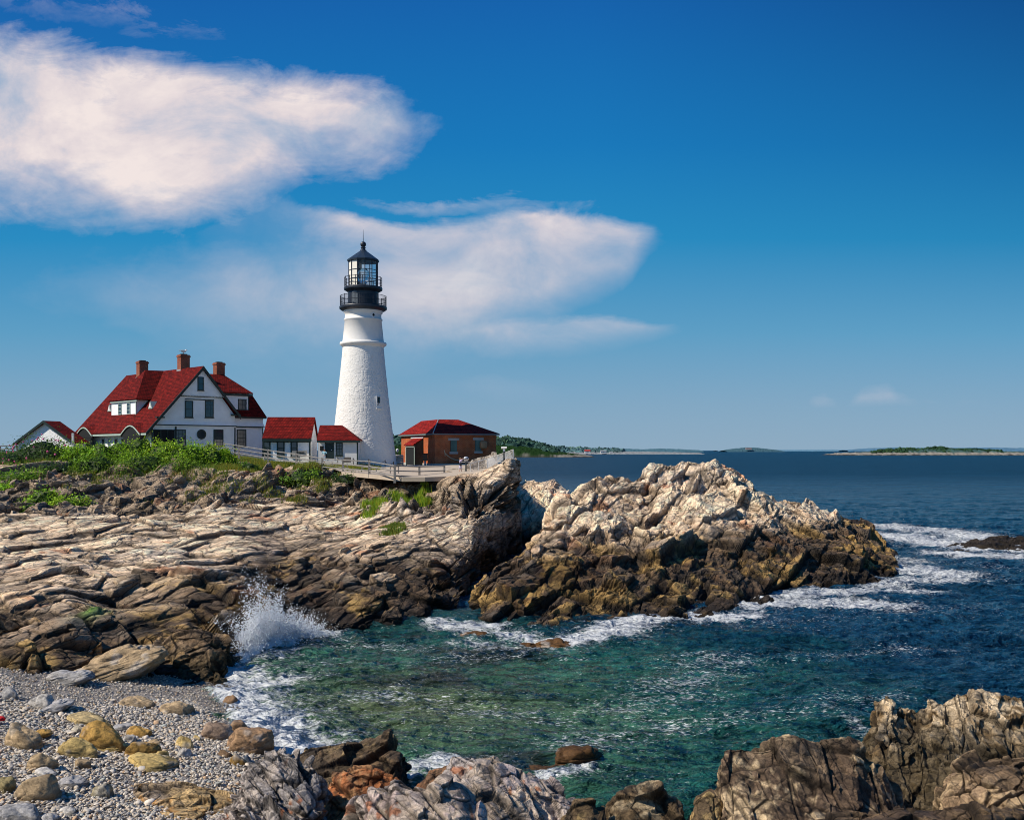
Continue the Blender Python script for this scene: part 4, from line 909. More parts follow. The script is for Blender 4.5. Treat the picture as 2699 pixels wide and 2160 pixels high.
def shingle_mat(name, c1, c2, deg):
    m = brick_mat(name, c1, c2, tuple(v*.25 for v in c1), deg, bw=.32, bh=.19, mort=.022, bump=.025)
    for n_ in m.node_tree.nodes:
        if n_.type == 'VALTORGB': n_.color_ramp.elements[0].color = (.45,.45,.45,1); n_.color_ramp.elements[1].color = (1.6,1.75,1.75,1)
        if n_.type == 'TEX_NOISE': n_.inputs['Scale'].default_value = 1.6
    return m
M_side = siding_mat('white_clapboard', (.93,.93,.92)); M_trim = new_mat('dark_green_trim', (.018,.035,.032), rough=.5, var=.2)
M_ltrim = new_mat('pale_green_trim', (.42,.52,.45), rough=.6); M_white = new_mat('white_paint', (.80,.79,.76), rough=.6, var=.06)
M_glass = new_mat('window_glass', (.035,.05,.06), rough=.06, var=.3, vscale=.8, spec=.9); M_dark = new_mat('dark_opening', (.012,.014,.014), rough=.8)
M_chim = brick_mat('chimney_brick', (.36,.085,.035), (.26,.06,.03), (.30,.20,.15), 45, .3, .1, .015)
M_roof45 = shingle_mat('red_shingle', (.20,.011,.007), (.10,.006,.005), 45)
M_roof5 = shingle_mat('red_shingle_low', (.23,.012,.008), (.12,.006,.005), 4)
M_roof12 = shingle_mat('red_shingle_hip', (.36,.018,.012), (.20,.010,.007), 22)
M_brick = brick_mat('red_brick', (.56,.12,.032), (.40,.075,.024), (.46,.25,.14), 22, .32, .115, .016)
M_stone = new_mat('granite_trim', (.45,.42,.38), rough=.8, bump=.01); M_lead = new_mat('grey_flashing', (.35,.36,.36), rough=.5)
def z1(x, y): return x/3.08, 900+y/3.08
def z3(x, y): return 600+x/4.312, 1050+y/4.312
def z2(x, y): return 860+x/3.993, 1000+y/3.993

def window(fr, p0, p1, b, parent, zf, face='front', bars=(2, 4), ft=.11, casing=None, lintel=False, glass=None, mt=.05, label=None):
    """frame with muntins as a part and its pane as a sub-part; p0, p1 opposite corners in the zoomed photo"""
    a0, _, z1_ = fr.hit(*zf(*p0), b); a1, _, z0 = fr.hit(*zf(*p1), b)
    m = MB(fr); f = b-.07; t = b-.01
    m.box(a0, a1, f, t, z1_-ft, z1_); m.box(a0, a1, f, t, z0, z0+ft); m.box(a0, a0+ft, f, t, z0+ft, z1_-ft); m.box(a1-ft, a1, f, t, z0+ft, z1_-ft)
    zm = (z0+z1_)/2; m.box(a0+ft, a1-ft, f+.015, t, zm-.035, zm+.035)
    for i in range(1, bars[0]): x = a0+(a1-a0)*i/bars[0]; m.box(x-mt/2, x+mt/2, f+.02, t, z0+ft, z1_-ft)
    for j in range(1, bars[1]):
        if abs(j-bars[1]/2) < .1: continue
        z = z0+(z1_-z0)*j/bars[1]; m.box(a0+ft, a1-ft, f+.022, t, z-mt/2, z+mt/2)
    m.box(a0-.06, a1+.06, f-.06, t, z0-.07, z0-.002)
    o = m.build('window', casing or M_trim, parent)
    MB(fr).box(a0+ft*.8, a1-ft*.8, b-.035, b-.012, z0+ft*.8, z1_-ft*.8).build('pane', glass or M_glass, o)
    if label: o['label'] = label
    return o

# ---------------------------------------------------------------- keeper's house
H = Frame(-43.7, 118.0, 45)
house = thing('keepers_house', H.w(6, 5, 8.0), 'big white clapboard house with steep red roof and three brick chimneys', 'house')
sl = 7.9/6.9
LW = 21.5
# body walls: front gable, side and back as one shell
m = MB(H)
def gable(b, aL=.45, aR=11.5):
    return [(aL,b,7.4),(aR,b,7.4),(aR,b,13.0),(6.9,b,18.75),(aL,b,11.4)]
m.poly([(.45,0,7.4),(11.5,0,7.4),(11.5,0,13.05),(6.9,0,18.7),(.45,0,11.45)]); m.poly([(11.5,LW-.3,7.4),(.45,LW-.3,7.4),(.45,LW-.3,11.45),(6.9,LW-.3,18.7),(11.5,LW-.3,13.05)])
m.poly([(.45,LW-.3,7.4),(.45,0,7.4),(.45,0,11.45),(.45,LW-.3,11.45)]); m.poly([(11.5,0,7.4),(11.5,LW-.3,7.4),(11.5,LW-.3,13.05),(11.5,0,13.05)])
m.build('wall', M_side, house)
# jettied gable top and second floor
MB(H).hexa([(4.45,-.22,15.35),(9.45,-.22,15.35),(6.95,-.22,18.3),(6.85,-.22,18.3),(4.45,0.02,15.35),(9.45,0.02,15.35),(6.95,0.02,18.3),(6.85,0.02,18.3)]) if False else None
g = MB(H); g.V += [H.w(*p) for p in [(4.15,-.25,15.4),(9.75,-.25,15.4),(6.95,-.25,18.6),(4.15,.03,15.4),(9.75,.03,15.4),(6.95,.03,18.6)]]; g.F += [(0,1,2),(5,4,3),(0,3,4,1),(1,4,5,2),(2,5,3,0)]
g.build('gable_panel', M_side, house)
d = MB(H)
for i in range(28): x = 4.25+i*.2; d.box(x, x+.1, -.29, -.24, 15.28, 15.42)
d.build('dentil_trim', M_white, house)
MB(H).hexa([(.95,-.16,11.75),(11.65,-.16,11.75),(11.5,-.0,12.2),(1.4,-.0,12.2),(.95,.02,11.75),(11.65,.02,11.75),(11.5,.03,12.2),(1.4,.03,12.2)]).box(.6, 11.62, -.10, .02, 11.5, 11.62).build('skirt_band', M_side, house)
MB(H).box(.5, 11.66, -.17, -.02, 11.62, 11.74).box(4.0,10.1,-.12,-.01,15.22,15.32).box(11.42,11.58,-.06,-.005,7.4,11.5).box(3.4,3.6,-.06,-.005,7.4,11.5).box(.42,.58,-.06,-.005,7.4,11.3).build('band_trim', M_trim, house)
# roof
r = MB(H); e0 = -.55; eL = LW+.35
r.slab([(-.45,e0,10.75),(6.9,e0,19.1),(6.9,eL,19.1),(-.45,eL,10.75)], .22)
r.slab([(12.0,e0,13.0),(6.92,e0,19.08),(6.92,eL,19.08),(12.0,eL,13.0)], .22)
roof = r.build('roof', M_roof45, house)
t = MB(H)
for (pa, pb) in (((-.5,10.58),(6.9,18.98)), ((12.05,12.82),(6.9,18.98))):
    t.hexa([(pa[0],e0-.05,pa[1]-.28),(pb[0],e0-.05,pb[1]-.34),(pb[0],e0+.06,pb[1]-.34),(pa[0],e0+.06,pa[1]-.28),(pa[0],e0-.05,pa[1]+.16),(pb[0],e0-.05,pb[1]+.10),(pb[0],e0+.06,pb[1]+.10),(pa[0],e0+.06,pa[1]+.16)])
t.box(.9,1.9,-.5,-.02,12.5,12.65).box(10.9,12.1,-.5,-.02,13.0,13.2).build('barge_board', M_trim, house)
MB(H).box(-.5,-.3,e0,eL,10.42,10.64).build('gutter', M_ltrim, house)
# hipped cross dormer on the left slope
ap, aq = (4.4,10.4,19.05), (6.9,10.4,19.12); E = [(1.35,6.3,15.05),(1.35,14.7,15.05),(3.3,6.3,15.05),(3.3,14.7,15.05)]
q = MB(H); q.slab([E[0],E[1],ap], .18); q.slab([E[2],E[0],ap,aq], .18); q.slab([E[1],E[3],aq,ap], .18)
q.build('dormer_roof', M_roof45, house)
wv_ = MB(H); wv_.box(1.7, 4.5, 6.95, 14.5, 12.7, 14.95).build('dormer_wall', M_side, house)
MB(H).box(1.5,1.7,6.5,14.6,14.78,14.95).box(1.6,1.69,6.9,7.05,13.1,14.8).build('dormer_trim', M_ltrim, house)
def side_window(a, b0, b1, z0, z1_, parent, m_=None, nb=2, nz=3):
    k = MB(H); f = .09; x0, x1 = a-.07, a-.005
    k.box(x0,x1,b0,b1,z1_-f,z1_); k.box(x0,x1,b0,b1,z0,z0+f); k.box(x0,x1,b0,b0+f,z0+f,z1_-f); k.box(x0,x1,b1-f,b1,z0+f,z1_-f)
    for i in range(1, nz): zz = z0+(z1_-z0)*i/nz; k.box(x0+.02,x1,b0+f,b1-f,zz-.03,zz+.03)
    o = k.build('window', m_ or M_ltrim, parent); MB(H).box(a-.04,a-.008,b0+f*.8,b1-f*.8,z0+f*.8,z1_-f*.8).build('pane', M_glass, o)
side_window(1.7, 8.7, 9.7, 13.2, 14.7, house); side_window(1.7, 11.3, 12.3, 13.2, 14.7, house)
# small triangular vents
for (b_, ) in ((4.0,), (16.2,)):
    a_c = 2.5; v = MB(H); z_ = 10.75+(a_c+.45)*sl*.995
    v.V += [H.w(*p) for p in [(a_c-.4,b_-.55,z_-.35),(a_c-.4,b_+.55,z_-.35),(a_c-.4,b_,z_+.6),(a_c+.9,b_-.55,z_-.35),(a_c+.9,b_+.55,z_-.35),(a_c+.9,b_,z_+.6)]]; v.F += [(1,0,2),(3,4,5),(0,1,4,3),(0,3,5,2),(1,2,5,4)]
    o = v.build('roof_vent', M_ltrim, house)
    v = MB(H); v.V += [H.w(*p) for p in [(a_c-.43,b_-.32,z_-.22),(a_c-.43,b_+.32,z_-.22),(a_c-.43,b_,z_+.38)]]; v.F += [(1,0,2)]; v.build('louvre', M_white, o)
# porch arches along the left eave
def arch(b0, b1, ztop):
    n = 14; pts = []
    for i in range(n+1):
        s_ = i/n; pts.append((b0+(b1-b0)*s_, 10.5+(ztop-10.5)*math.sin(math.pi*s_)**1.1))
    ze = lambda z: (z-10.75)/8.35*7.35-.45        # where the main roof reaches height z
    r_ = MB(H); t_ = MB(H)
    for (p, q_) in zip(pts[:-1], pts[1:]):
        e0_, e1_ = ze(p[1]+.55)+.3, ze(q_[1]+.55)+.3
        r_.slab([(-.62,p[0],p[1]+.14),(-.62,q_[0],q_[1]+.14),(e1_,q_[0],q_[1]+.62),(e0_,p[0],p[1]+.62)], .10)
        t_.hexa([(-.66,p[0],p[1]-.10),(-.55,p[0],p[1]-.10),(-.55,q_[0],q_[1]-.10),(-.66,q_[0],q_[1]-.10),(-.66,p[0],p[1]+.06),(-.55,p[0],p[1]+.06),(-.55,q_[0],q_[1]+.06),(-.66,q_[0],q_[1]+.06)])
    r_.build('porch_eyebrow_roof', M_roof45, house); t_.build('porch_arch', M_ltrim, house)
    k = MB(H); k.poly([(-.52,bb,zz-.06) for bb, zz in pts]+[(-.52,b1,10.2),(-.52,b0,10.2)]); k.poly([(-.50,b0+.6,8),(-.50,b1-.6,8),(-.50,b1-.6,10.25),(-.50,b0+.6,10.25)]); k.build('porch_shade_panel', M_dark, house)  # flat dark panel in place of the shade under the arch
arch(15.2, 20.6, 11.6); arch(.9, 6.4, 11.6)
for b_ in (7.6, 9.6, 11.6, 13.6): side_window(.45, b_, b_+.9, 8.6, 10.1, house, M_ltrim)
# chimneys
def chimney(a, b, z0, z1_, w_=.55):
    o = MB(H).box(a-w_, a+w_, b-w_*.8, b+w_*.8, z0, z1_).build('chimney', M_chim, house)
    MB(H).box(a-w_-.08, a+w_+.08, b-w_*.8-.08, b+w_*.8+.08, z1_-.32, z1_-.12).build('cap', M_chim, o)
    MB(H).box(a-w_*.6, a+w_*.6, b-w_*.5, b+w_*.5, z1_-.1, z1_+.12).build('flue', M_dark, o)
    MB(H).box(a-w_-.06, a+w_+.06, b-w_*.8-.06, b+w_*.8+.06, z0, z0+1.0).build('flashing', M_lead, o)
def hz(x, y, b): return H.hit(*z1(x, y), b)
a_, _, zt = hz(1155,160,17.0); chimney(a_, 17.0, 17.6, zt, .62)
a_, _, zt2 = hz(1490,108,5.6); chimney(a_, 5.6, 18.0, zt2, .62); gull_p = H.w(a_, 5.6, zt2)
# right cross wing with its steep lower roof and dormer
bW = 1.6
aR = hz(2135,705,bW)[0]; zE = hz(2100,610,bW)[2]
MB(H).box(11.5, aR, bW, 16, 7.4, zE+.1).build('wing_wall', M_side, house)
MB(H).hexa([(11.5,bW-.16,11.75),(aR+.15,bW-.16,11.75),(aR,bW,12.2),(11.5,bW,12.2),(11.5,bW+.03,11.75),(aR+.15,bW+.03,11.75),(aR,bW+.03,12.2),(11.5,bW+.03,12.2)]).build('skirt_band', M_side, house)
MB(H).box(11.6, aR+.16, bW-.18, bW-.02, 11.58, 11.72).box(aR-.1, aR+.04, bW-.05, bW+.0, 7.4, 11.55).box(11.6, aR+.35, bW-.35, bW-.02, zE-.25, zE+.05).build('band_trim', M_trim, house)
e1 = hz(2155,600,bW-.4); k1 = hz(2045,430,bW+1.6)
zk = k1[2]; ak = k1[0]
lr = MB(H)
lr.slab([(11.3,bW-.45,zE+.02),(e1[0]+.15,bW-.45,zE+.02),(ak,bW+1.6,zk),(11.3,bW+1.6,zk)], .15)
lr.slab([(e1[0]+.15,bW-.45,zE+.02),(e1[0]+.15,16,zE+.02),(ak,14,zk),(ak,bW+1.6,zk)], .15)
lr.build('lower_roof', M_roof45, house)
u0 = hz(1840,412,bW+.1); u1 = hz(2050,420,bW+.1); t0 = hz(1815,268,bW+4.5); 
ur = MB(H); zt_ = t0[2]; ze_ = u1[2]
ur.slab([(9.0,bW-.1,ze_),(u1[0],bW-.1,ze_),(t0[0],bW+4.5,zt_),(7.6,bW+4.5,zt_)], .15)
ur.slab([(u1[0],bW-.1,ze_),(u1[0]+.2,bW+9,ze_),(t0[0],bW+5.5,zt_),(t0[0],bW+4.5,zt_)], .15)
ur.build('upper_roof', M_roof45, house)
w0 = hz(1845,440,bW+.15); w1 = hz(2015,562,bW+.15)
MB(H).box(10.4, w1[0], bW+.15, bW+5, w1[2]-.3, ze_-.1).build('dormer_wall', M_side, house)
MB(H).box(10.2, u1[0]-.02, bW-.02, bW+.13, ze_-.42, ze_-.16).box(w1[0]-.02, w1[0]+.1, bW+.08, bW+.2, w1[2]-.1, ze_-.42).build('dormer_trim', M_trim, house)
window(H, (1932,465), (2000,555), bW+.15, house, z1, bars=(2,2))
a_, _, zt3 = hz(1778,172,bW+5.0); chimney(a_, bW+5.0, zt_-1.2, zt3, .6)
# front windows
window(H, (1603,285), (1653,398), -.25, house, z1, bars=(1,2))
window(H, (1500,478), (1566,618), 0, house, z1, bars=(1,2)); window(H, (1664,478), (1733,618), 0, house, z1, bars=(3,4))
window(H, (1422,712), (1507,850), 0, house, z1, bars=(3,4)); window(H, (1733,712), (1812,850), 0, house, z1, bars=(3,4))
window(H, (1922,712), (1998,850), bW, house, z1, bars=(3,4))
a0, _, zz0 = hz(1500,462,0); a1 = hz(1735,462,0)[0]; MB(H).box(a0, a1, -.09, -.02, zz0-.12, zz0+.0).build('window_head', M_trim, house)
# round window
ca = hz(1635,752,0); ring = MB(H); n = 20
for i in range(n):
    t0_, t1_ = 2*math.pi*i/n, 2*math.pi*(i+1)/n
    def c_(t, rr, b): return (ca[0]+rr*math.cos(t), b, ca[2]+rr*math.sin(t))
    ring.hexa([c_(t0_,.42,-.08), c_(t1_,.42,-.08), c_(t1_,.42,-.0), c_(t0_,.42,-.0), c_(t0_,.62,-.08), c_(t1_,.62,-.08), c_(t1_,.62,0), c_(t0_,.62,0)])
o = ring.build('round_window', M_trim, house); p = MB(H); p.poly([(ca[0]+.44*math.cos(2*math.pi*i/n), -.03, ca[2]+.44*math.sin(2*math.pi*i/n)) for i in range(n)]); p.build('pane', M_glass, o)
# dark panel painted as the shaded corner porch at the lower left of the front
MB(H).box(.65, 3.35, -.04, -.005, 8.0, 11.0).build('porch_shade_panel', M_dark, house)
MB(H).box(1.5,1.64,-.09,-.045,8,11).box(.6,3.4,-.09,-.045,11.0,11.12).box(2.4,2.5,-.09,-.045,8,11).build('porch_post', M_trim, house)

# gull on the middle chimney
M_gull = new_mat('gull_white', (.82,.82,.80), rough=.8, var=.04); M_gullw = new_mat('gull_grey', (.22,.23,.25), rough=.8)
gp = gull_p+np.array([0,0,.12])
def ell(c, r, n=2):
    V, F = ico(n); return V*np.array(r)+np.array(c), F
V1, F1_ = ell(gp+[0,0,.34], (.34,.15,.15)); V2, F2_ = ell(gp+[.33,0,.50], (.12,.09,.09)); V3, F3_ = ell(gp+[.24,0,.43], (.13,.08,.10))
gull = thing('gull', gp, 'gull with grey wings perched on the middle chimney of the big house', 'gull')
mesh_from('body', np.concatenate([V1, V3, V2]), np.concatenate([F1_, F3_+len(V1), F2_+2*len(V1)]), M_gull, gull, smooth=True)
g_ = MB(); g_.hexa([gp+np.array(v) for v in [(-.62,-.17,.44),(.12,-.19,.40),(.12,.19,.40),(-.62,.17,.44),(-.62,-.06,.50),(.1,-.1,.52),(.1,.1,.52),(-.62,.06,.50)]]); g_.build('wing', M_gullw, gull)
MB().bar(gp+[.42,0,.49], gp+[.55,0,.46], .025, 5, .008).build('beak', new_mat('yellow_beak', (.6,.4,.05)), gull)
for s_ in (-.06, .06): MB().bar(gp+[0,s_,0], gp+[0,s_,.24], .02, 5).build('leg', new_mat('pink_leg', (.5,.3,.25)), gull)

# ---------------------------------------------------------------- low buildings between house and tower
F1 = Frame(*(lambda P_: (P_[0], P_[1]))(P(*z3(400,440), 117.5)), 4)
def fz(fr, x, y, b=0.0): return fr.hit(*z3(x, y), b)
ell1 = thing('low_wing', F1.w(5,2,7.5), 'white wing with red roof and three dark windows, joined to the big house', 'building')
aL = fz(F1,399,440)[0]; aR1 = fz(F1,955,450)[0]; zE1 = fz(F1,700,445)[2]; zR1 = fz(F1,640,210,3.2)[2]; aRr = fz(F1,870,210,3.2)[0]
m = MB(F1); m.box(aL, aR1-.15, 0, 6.4, 6.2, zE1-.1); m.build('wall', M_side, ell1)
g = MB(F1); g.V += [F1.w(*p) for p in [(aR1-.2,0,zE1-.1),(aR1-.2,6.4,zE1-.1),(aR1-.2,3.2,zR1-.25),(aR1-.5,0,zE1-.1),(aR1-.5,6.4,zE1-.1),(aR1-.5,3.2,zR1-.25)]]; g.F += [(0,1,2),(5,4,3),(0,3,4,1),(1,4,5,2),(2,5,3,0)]; g.build('gable_panel', M_side, ell1)
m = MB(F1); m.slab([(aL,-.4,zE1-.1),(aR1,-.4,zE1-.1),(aR1-.0,3.2,zR1),(aL,3.2,zR1)], .15); m.slab([(aL,6.8,zE1-.1),(aR1,6.8,zE1-.1),(aR1,3.2,zR1),(aL,3.2,zR1)], .15)
m.build('roof', M_roof5, ell1)
MB(F1).box(aL, aR1+.04, -.42, -.3, zE1-.42, zE1-.14).box(aL, aR1-.1, -.05, -.005, zE1-.55, zE1-.25).box(aR1-.3, aR1-.12, -.04, .0, 6.2, zE1-.55).build('band_trim', M_trim, ell1)
for x0, x1 in ((400,488), (560,648), (716,797)):
    window(F1, (x0,466), (x1,655), 0, ell1, z3, bars=(1,2), ft=.16)
F2 = Frame(*(lambda P_: (P_[0], P_[1]))(P(*z3(1030,480), 115.0)), 3)
ell2 = thing('entrance_wing', F2.w(4,2,6.9), 'small white entrance building with red roof leaning against the white tower', 'building')
a0 = 0.0; a1 = fz(F2,1478,480)[0]; zE2 = fz(F2,1250,466)[2]; zR2 = fz(F2,1100,302,3.0)[2]; aT = fz(F2,1300,302,3.0)[0]; aTl = fz(F2,918,302,3.0)[0]
MB(F2).box(a0, a1, 0, 6, 5.9, zE2-.1).build('wall', M_white, ell2)
# left gable wall in the sun
g = MB(F2); bl = 6.0; g.poly([(a0-.02,0,6.0),(a0-.02,bl,6.0),(a0-.02,bl,zE2),(a0-.02,3.0,zR2-.2),(a0-.02,0,zE2)]); g.build('gable_panel', M_white, ell2)
m = MB(F2)
al = fz(F2,1012,466,-.35)[0]
m.slab([(al,-.35,zE2-.05),(a1+.3,-.35,zE2-.05),(aT+.9,1.3,zE2+(zR2-zE2)*.42),(aT,3.0,zR2),(a0-.25,3.0,zR2)], .13) if False else None
m.slab([(al,-.35,zE2-.05),(a1+.3,-.35,zE2-.05),(aT,3.0,zR2),(a0-.25,3.0,zR2)], .13)
m.slab([(al,6.35,zE2-.05),(a1+.3,6.35,zE2-.05),(aT,3.0,zR2),(a0-.25,3.0,zR2)], .13)
m.slab([(a1+.3,-.35,zE2-.05),(a1+.3,6.35,zE2-.05),(aT,3.0,zR2)], .13)
m.build('roof', M_roof5, ell2)
MB(F2).box(al+.02, a1+.32, -.37, -.22, zE2-.34, zE2-.1).box(a1-.1, a1+.05, -.04, .0, 6, zE2-.35).build('band_trim', M_trim, ell2)
d0 = fz(F2,1112,496); d1 = fz(F2,1205,680)
dr = MB(F2).box(d0[0]+.08, d1[0]-.08, -.05, -.01, d1[2]+.0, d0[2]-.1).build('door', new_mat('dark_green_door', (.02,.035,.035), rough=.5), ell2)
MB(F2).bar((d1[0]-.25,-.1,d1[2]+1.0), (d1[0]-.25,-.05,d1[2]+1.0), .05, 8).build('handle', M_white, dr)
MB(F2).box(d0[0]-.04,d0[0]+.08,-.08,-.01,d1[2],d0[2]).box(d1[0]-.08,d1[0]+.04,-.08,-.01,d1[2],d0[2]).box(d0[0]-.04,d1[0]+.04,-.08,-.01,d0[2]-.08,d0[2]+.06).build('door_frame', M_trim, ell2)
window(F2, (1230,498), (1308,650), 0, ell2, z3, bars=(2,4))
p0 = fz(F2,1050,538); p1 = fz(F2,1092,590); MB(F2).box(p0[0],p1[0],-.05,-.005,p1[2],p0[2]).build('plaque', M_dark, ell2)
# step boxes and a bench by the wing wall
fb = Frame(F1.c[0], F1.c[1]-.0, 4)
tb = thing('wooden_crate_stand', F1.w(8.2,-1.2,6.9), 'grey wooden stand with a dark top against the wall of the low wing', 'stand')
c0 = F1.hit(*z3(735,585), -1.0); c1 = F1.hit(*z3(893,660), -1.0)
MB(F1).box(c0[0], c1[0]-1.1, -1.3, -.6, c1[2], c0[2]-.1).box(c1[0]-.9, c1[0], -1.3, -.6, c1[2], c0[2]-.05).build('side_panel', new_mat('grey_wood', (.34,.33,.31), rough=.85, bump=.01), tb)
MB(F1).box(c1[0]-1.1, c1[0]-.2, -1.35, -.6, c0[2]-.35, c0[2]-.22).build('shelf', M_dark, tb)
c0 = F2.hit(*z3(1325,665), -.8); bx_ = MB(F2).box(c0[0], c0[0]+.75, -1.1, -.6, c0[2]-.6, c0[2]).build('utility_box', new_mat('brown_box', (.16,.14,.12)), None)
tag(bx_, 'small brown box on the ground under the entrance building window', 'box')

# ---------------------------------------------------------------- lighthouse
TX, TY = (957.4-CX)*K*122, 122.0
TC = np.array([TX, TY, 0.0])
M_tow = bpy.data.materials.new('whitewashed_rubble'); M_tow.use_nodes = True
nd, lk = nt(M_tow); b = nd['Principled BSDF']; b.inputs['Roughness'].default_value = .75
g = N(nd, 'ShaderNodeNewGeometry'); n1 = N(nd, 'ShaderNodeTexNoise', Scale=1.2, Detail=8.0, Roughness=.7); lk.new(g.outputs['Position'], n1.inputs['Vector'])
r = ramp(nd, [(.2, (.68,.65,.58)), (.45, (.84,.81,.75)), (.8, (.87,.85,.79))]); lk.new(n1.outputs['Fac'], r.inputs['Fac']); lk.new(r.outputs['Color'], b.inputs['Base Color'])
n2 = N(nd, 'ShaderNodeTexNoise', Scale=9.0, Detail=4.0); lk.new(g.outputs['Position'], n2.inputs['Vector']); bp = N(nd, 'ShaderNodeBump', Distance=.012); lk.new(n2.outputs['Fac'], bp.inputs['Height']); lk.new(bp.outputs['Normal'], b.inputs['Normal'])
M_iron = new_mat('black_iron', (.018,.022,.032), rough=.42, var=.3, vscale=1.5, spec=.5); M_roofi = new_mat('blue_black_roof', (.022,.035,.055), rough=.38, var=.25)
M_cream = new_mat('lantern_blind', (.85,.80,.68), rough=.7, var=.05)
M_lens = bpy.data.materials.new('lantern_glass'); M_lens.use_nodes = True; b = M_lens.node_tree.nodes['Principled BSDF']; b.inputs['Transmission Weight'].default_value = .9; b.inputs['Roughness'].default_value = .03; b.inputs['Base Color'].default_value = (.75,.85,.9,1); b.inputs['IOR'].default_value = 1.08
lh = thing('lighthouse', (TX, TY, 6.5), 'tall white conical lighthouse tower with black lantern room', 'lighthouse')
# rubble stone shaft, as real relief
prof = [(5.6,4.25),(6.8,4.12),(8.5,3.92),(11.7,3.50),(14.6,3.18),(18,2.82),(21.3,2.52)]
nz_, na_ = 420, 520
zz = np.linspace(5.6, 21.35, nz_); rr = np.interp(zz, [p[0] for p in prof], [p[1] for p in prof]); th = np.linspace(0, 2*math.pi, na_, endpoint=False)
A_, Z_ = np.meshgrid(th, zz, indexing='ij'); R_ = np.broadcast_to(rr, A_.shape)
q = np.stack([np.cos(A_)*R_, np.sin(A_)*R_, Z_], 2).reshape(-1, 3)
F1w, F2w, Hh, Dd, H2h, D2d = worley(np.stack([q[:,0]/.5, q[:,1]/.5, q[:,2]/.26], 1)+.35*np.stack([vnoise(q/.7), vnoise(q/.7+9), vnoise(q/.7+19)], 1), 77)
ed = sst(0, .22, F2w-F1w)
fadez = .45+.55*sst(21, 16, q[:,2])
dd = (.020*(_r(Hh, 5)*ed+_r(H2h, 5)*(1-ed)*0)+.014*(ed-1)+.012*fbm(q/.35, 3, 81)+.03*fbm(q/1.8, 2, 83))*fadez
rad = np.stack([np.cos(A_), np.sin(A_), 0*A_], 2).reshape(-1, 3)
q = q+rad*dd[:,None]+TC
i = np.arange(na_*nz_).reshape(na_, nz_); ii = np.vstack([i, i[:1]])
Fq = np.stack([ii[:-1,:-1], ii[1:,:-1], ii[1:,1:], ii[:-1,1:]], -1).reshape(-1, 4)
mesh_from('tower_wall', q, Fq, M_tow, lh, smooth=True)
c0 = (TX, TY, 0)
nk_ = MB(); nk_.lathe(c0, [(2.5,21.3),(2.62,21.45),(2.86,21.62),(2.88,21.78),(2.84,21.92),(2.56,21.98),(2.54,22.1)], 96, cap=False); nk_.build('belt_course', M_tow, lh, smooth=True)
MB().lathe(c0, [(2.54,22.05),(2.50,22.4),(2.27,24.6),(2.36,24.66),(2.38,24.78),(2.28,24.84),(2.22,25.2),(2.26,25.5),(2.40,25.6),(2.40,25.72),(2.5,25.9),(2.52,25.98)], 96, cap=False).build('tower_neck', new_mat('smooth_whitewash', (.84,.81,.76), rough=.7, var=.06, vscale=.8, bump=.01, bscale=6), lh, smooth=True)
MB().lathe(c0, [(2.45,25.80),(2.72,25.92),(2.92,26.08),(2.94,26.30),(2.90,26.38),(1.7,26.38)], 96).build('lower_gallery', M_iron, lh)
def railing(R, z0, z1_, nb, nm, rings, name):
    k = MB()
    for j in rings:
        zz_ = z0+(z1_-z0)*j
        for i in range(64):
            t0, t1 = 2*math.pi*i/64, 2*math.pi*(i+1)/64
            k.bar((TX+R*math.cos(t0), TY+R*math.sin(t0), zz_), (TX+R*math.cos(t1), TY+R*math.sin(t1), zz_), .032, 5)
    for i in range(nb):
        t = 2*math.pi*(i+.3)/nb; big = i % nm == 0
        k.bar((TX+R*math.cos(t), TY+R*math.sin(t), z0), (TX+R*math.cos(t), TY+R*math.sin(t), z1_+(.08 if big else 0)), .045 if big else .014, 5)
    return k.build(name, M_iron, lh)
railing(2.84, 26.36, 27.65, 96, 12, (.12,.55,1.0), 'lower_railing'); railing(2.28, 28.78, 29.95, 16, 1, (.3,.65,1.0), 'upper_railing')
MB().lathe(c0, [(1.95,26.36),(1.90,26.45),(1.88,28.2),(1.92,28.3)], 64).build('watch_room', M_iron, lh, smooth=False)
MB().lathe(c0, [(1.9,28.15),(2.1,28.3),(2.36,28.45),(2.38,28.66),(2.32,28.76),(1.6,28.78)], 64).build('upper_gallery', M_iron, lh)
# arched panel of the watch room
pa = MB(); n = 14; base_t = math.radians(270-24)
pts = []
for i in range(n+1):
    u_ = -1+2*i/n; zz_ = 27.75+.42*math.sqrt(max(0, 1-u_*u_)); pts.append((u_*.43, zz_))
for (x0, za), (x1, zb_) in zip(pts[:-1], pts[1:]):
    def cy(x, z, r_): t = base_t+x/1.9; return (TX+r_*math.cos(t), TY+r_*math.sin(t), z)
    pa.hexa([cy(x0,26.5,1.88), cy(x1,26.5,1.88), cy(x1,26.5,1.95), cy(x0,26.5,1.95), cy(x0,za,1.88), cy(x1,zb_,1.88), cy(x1,zb_,1.95), cy(x0,za,1.95)])
pa.build('door', new_mat('worn_iron_door', (.10,.12,.14), rough=.5, var=.4, vscale=4), lh)
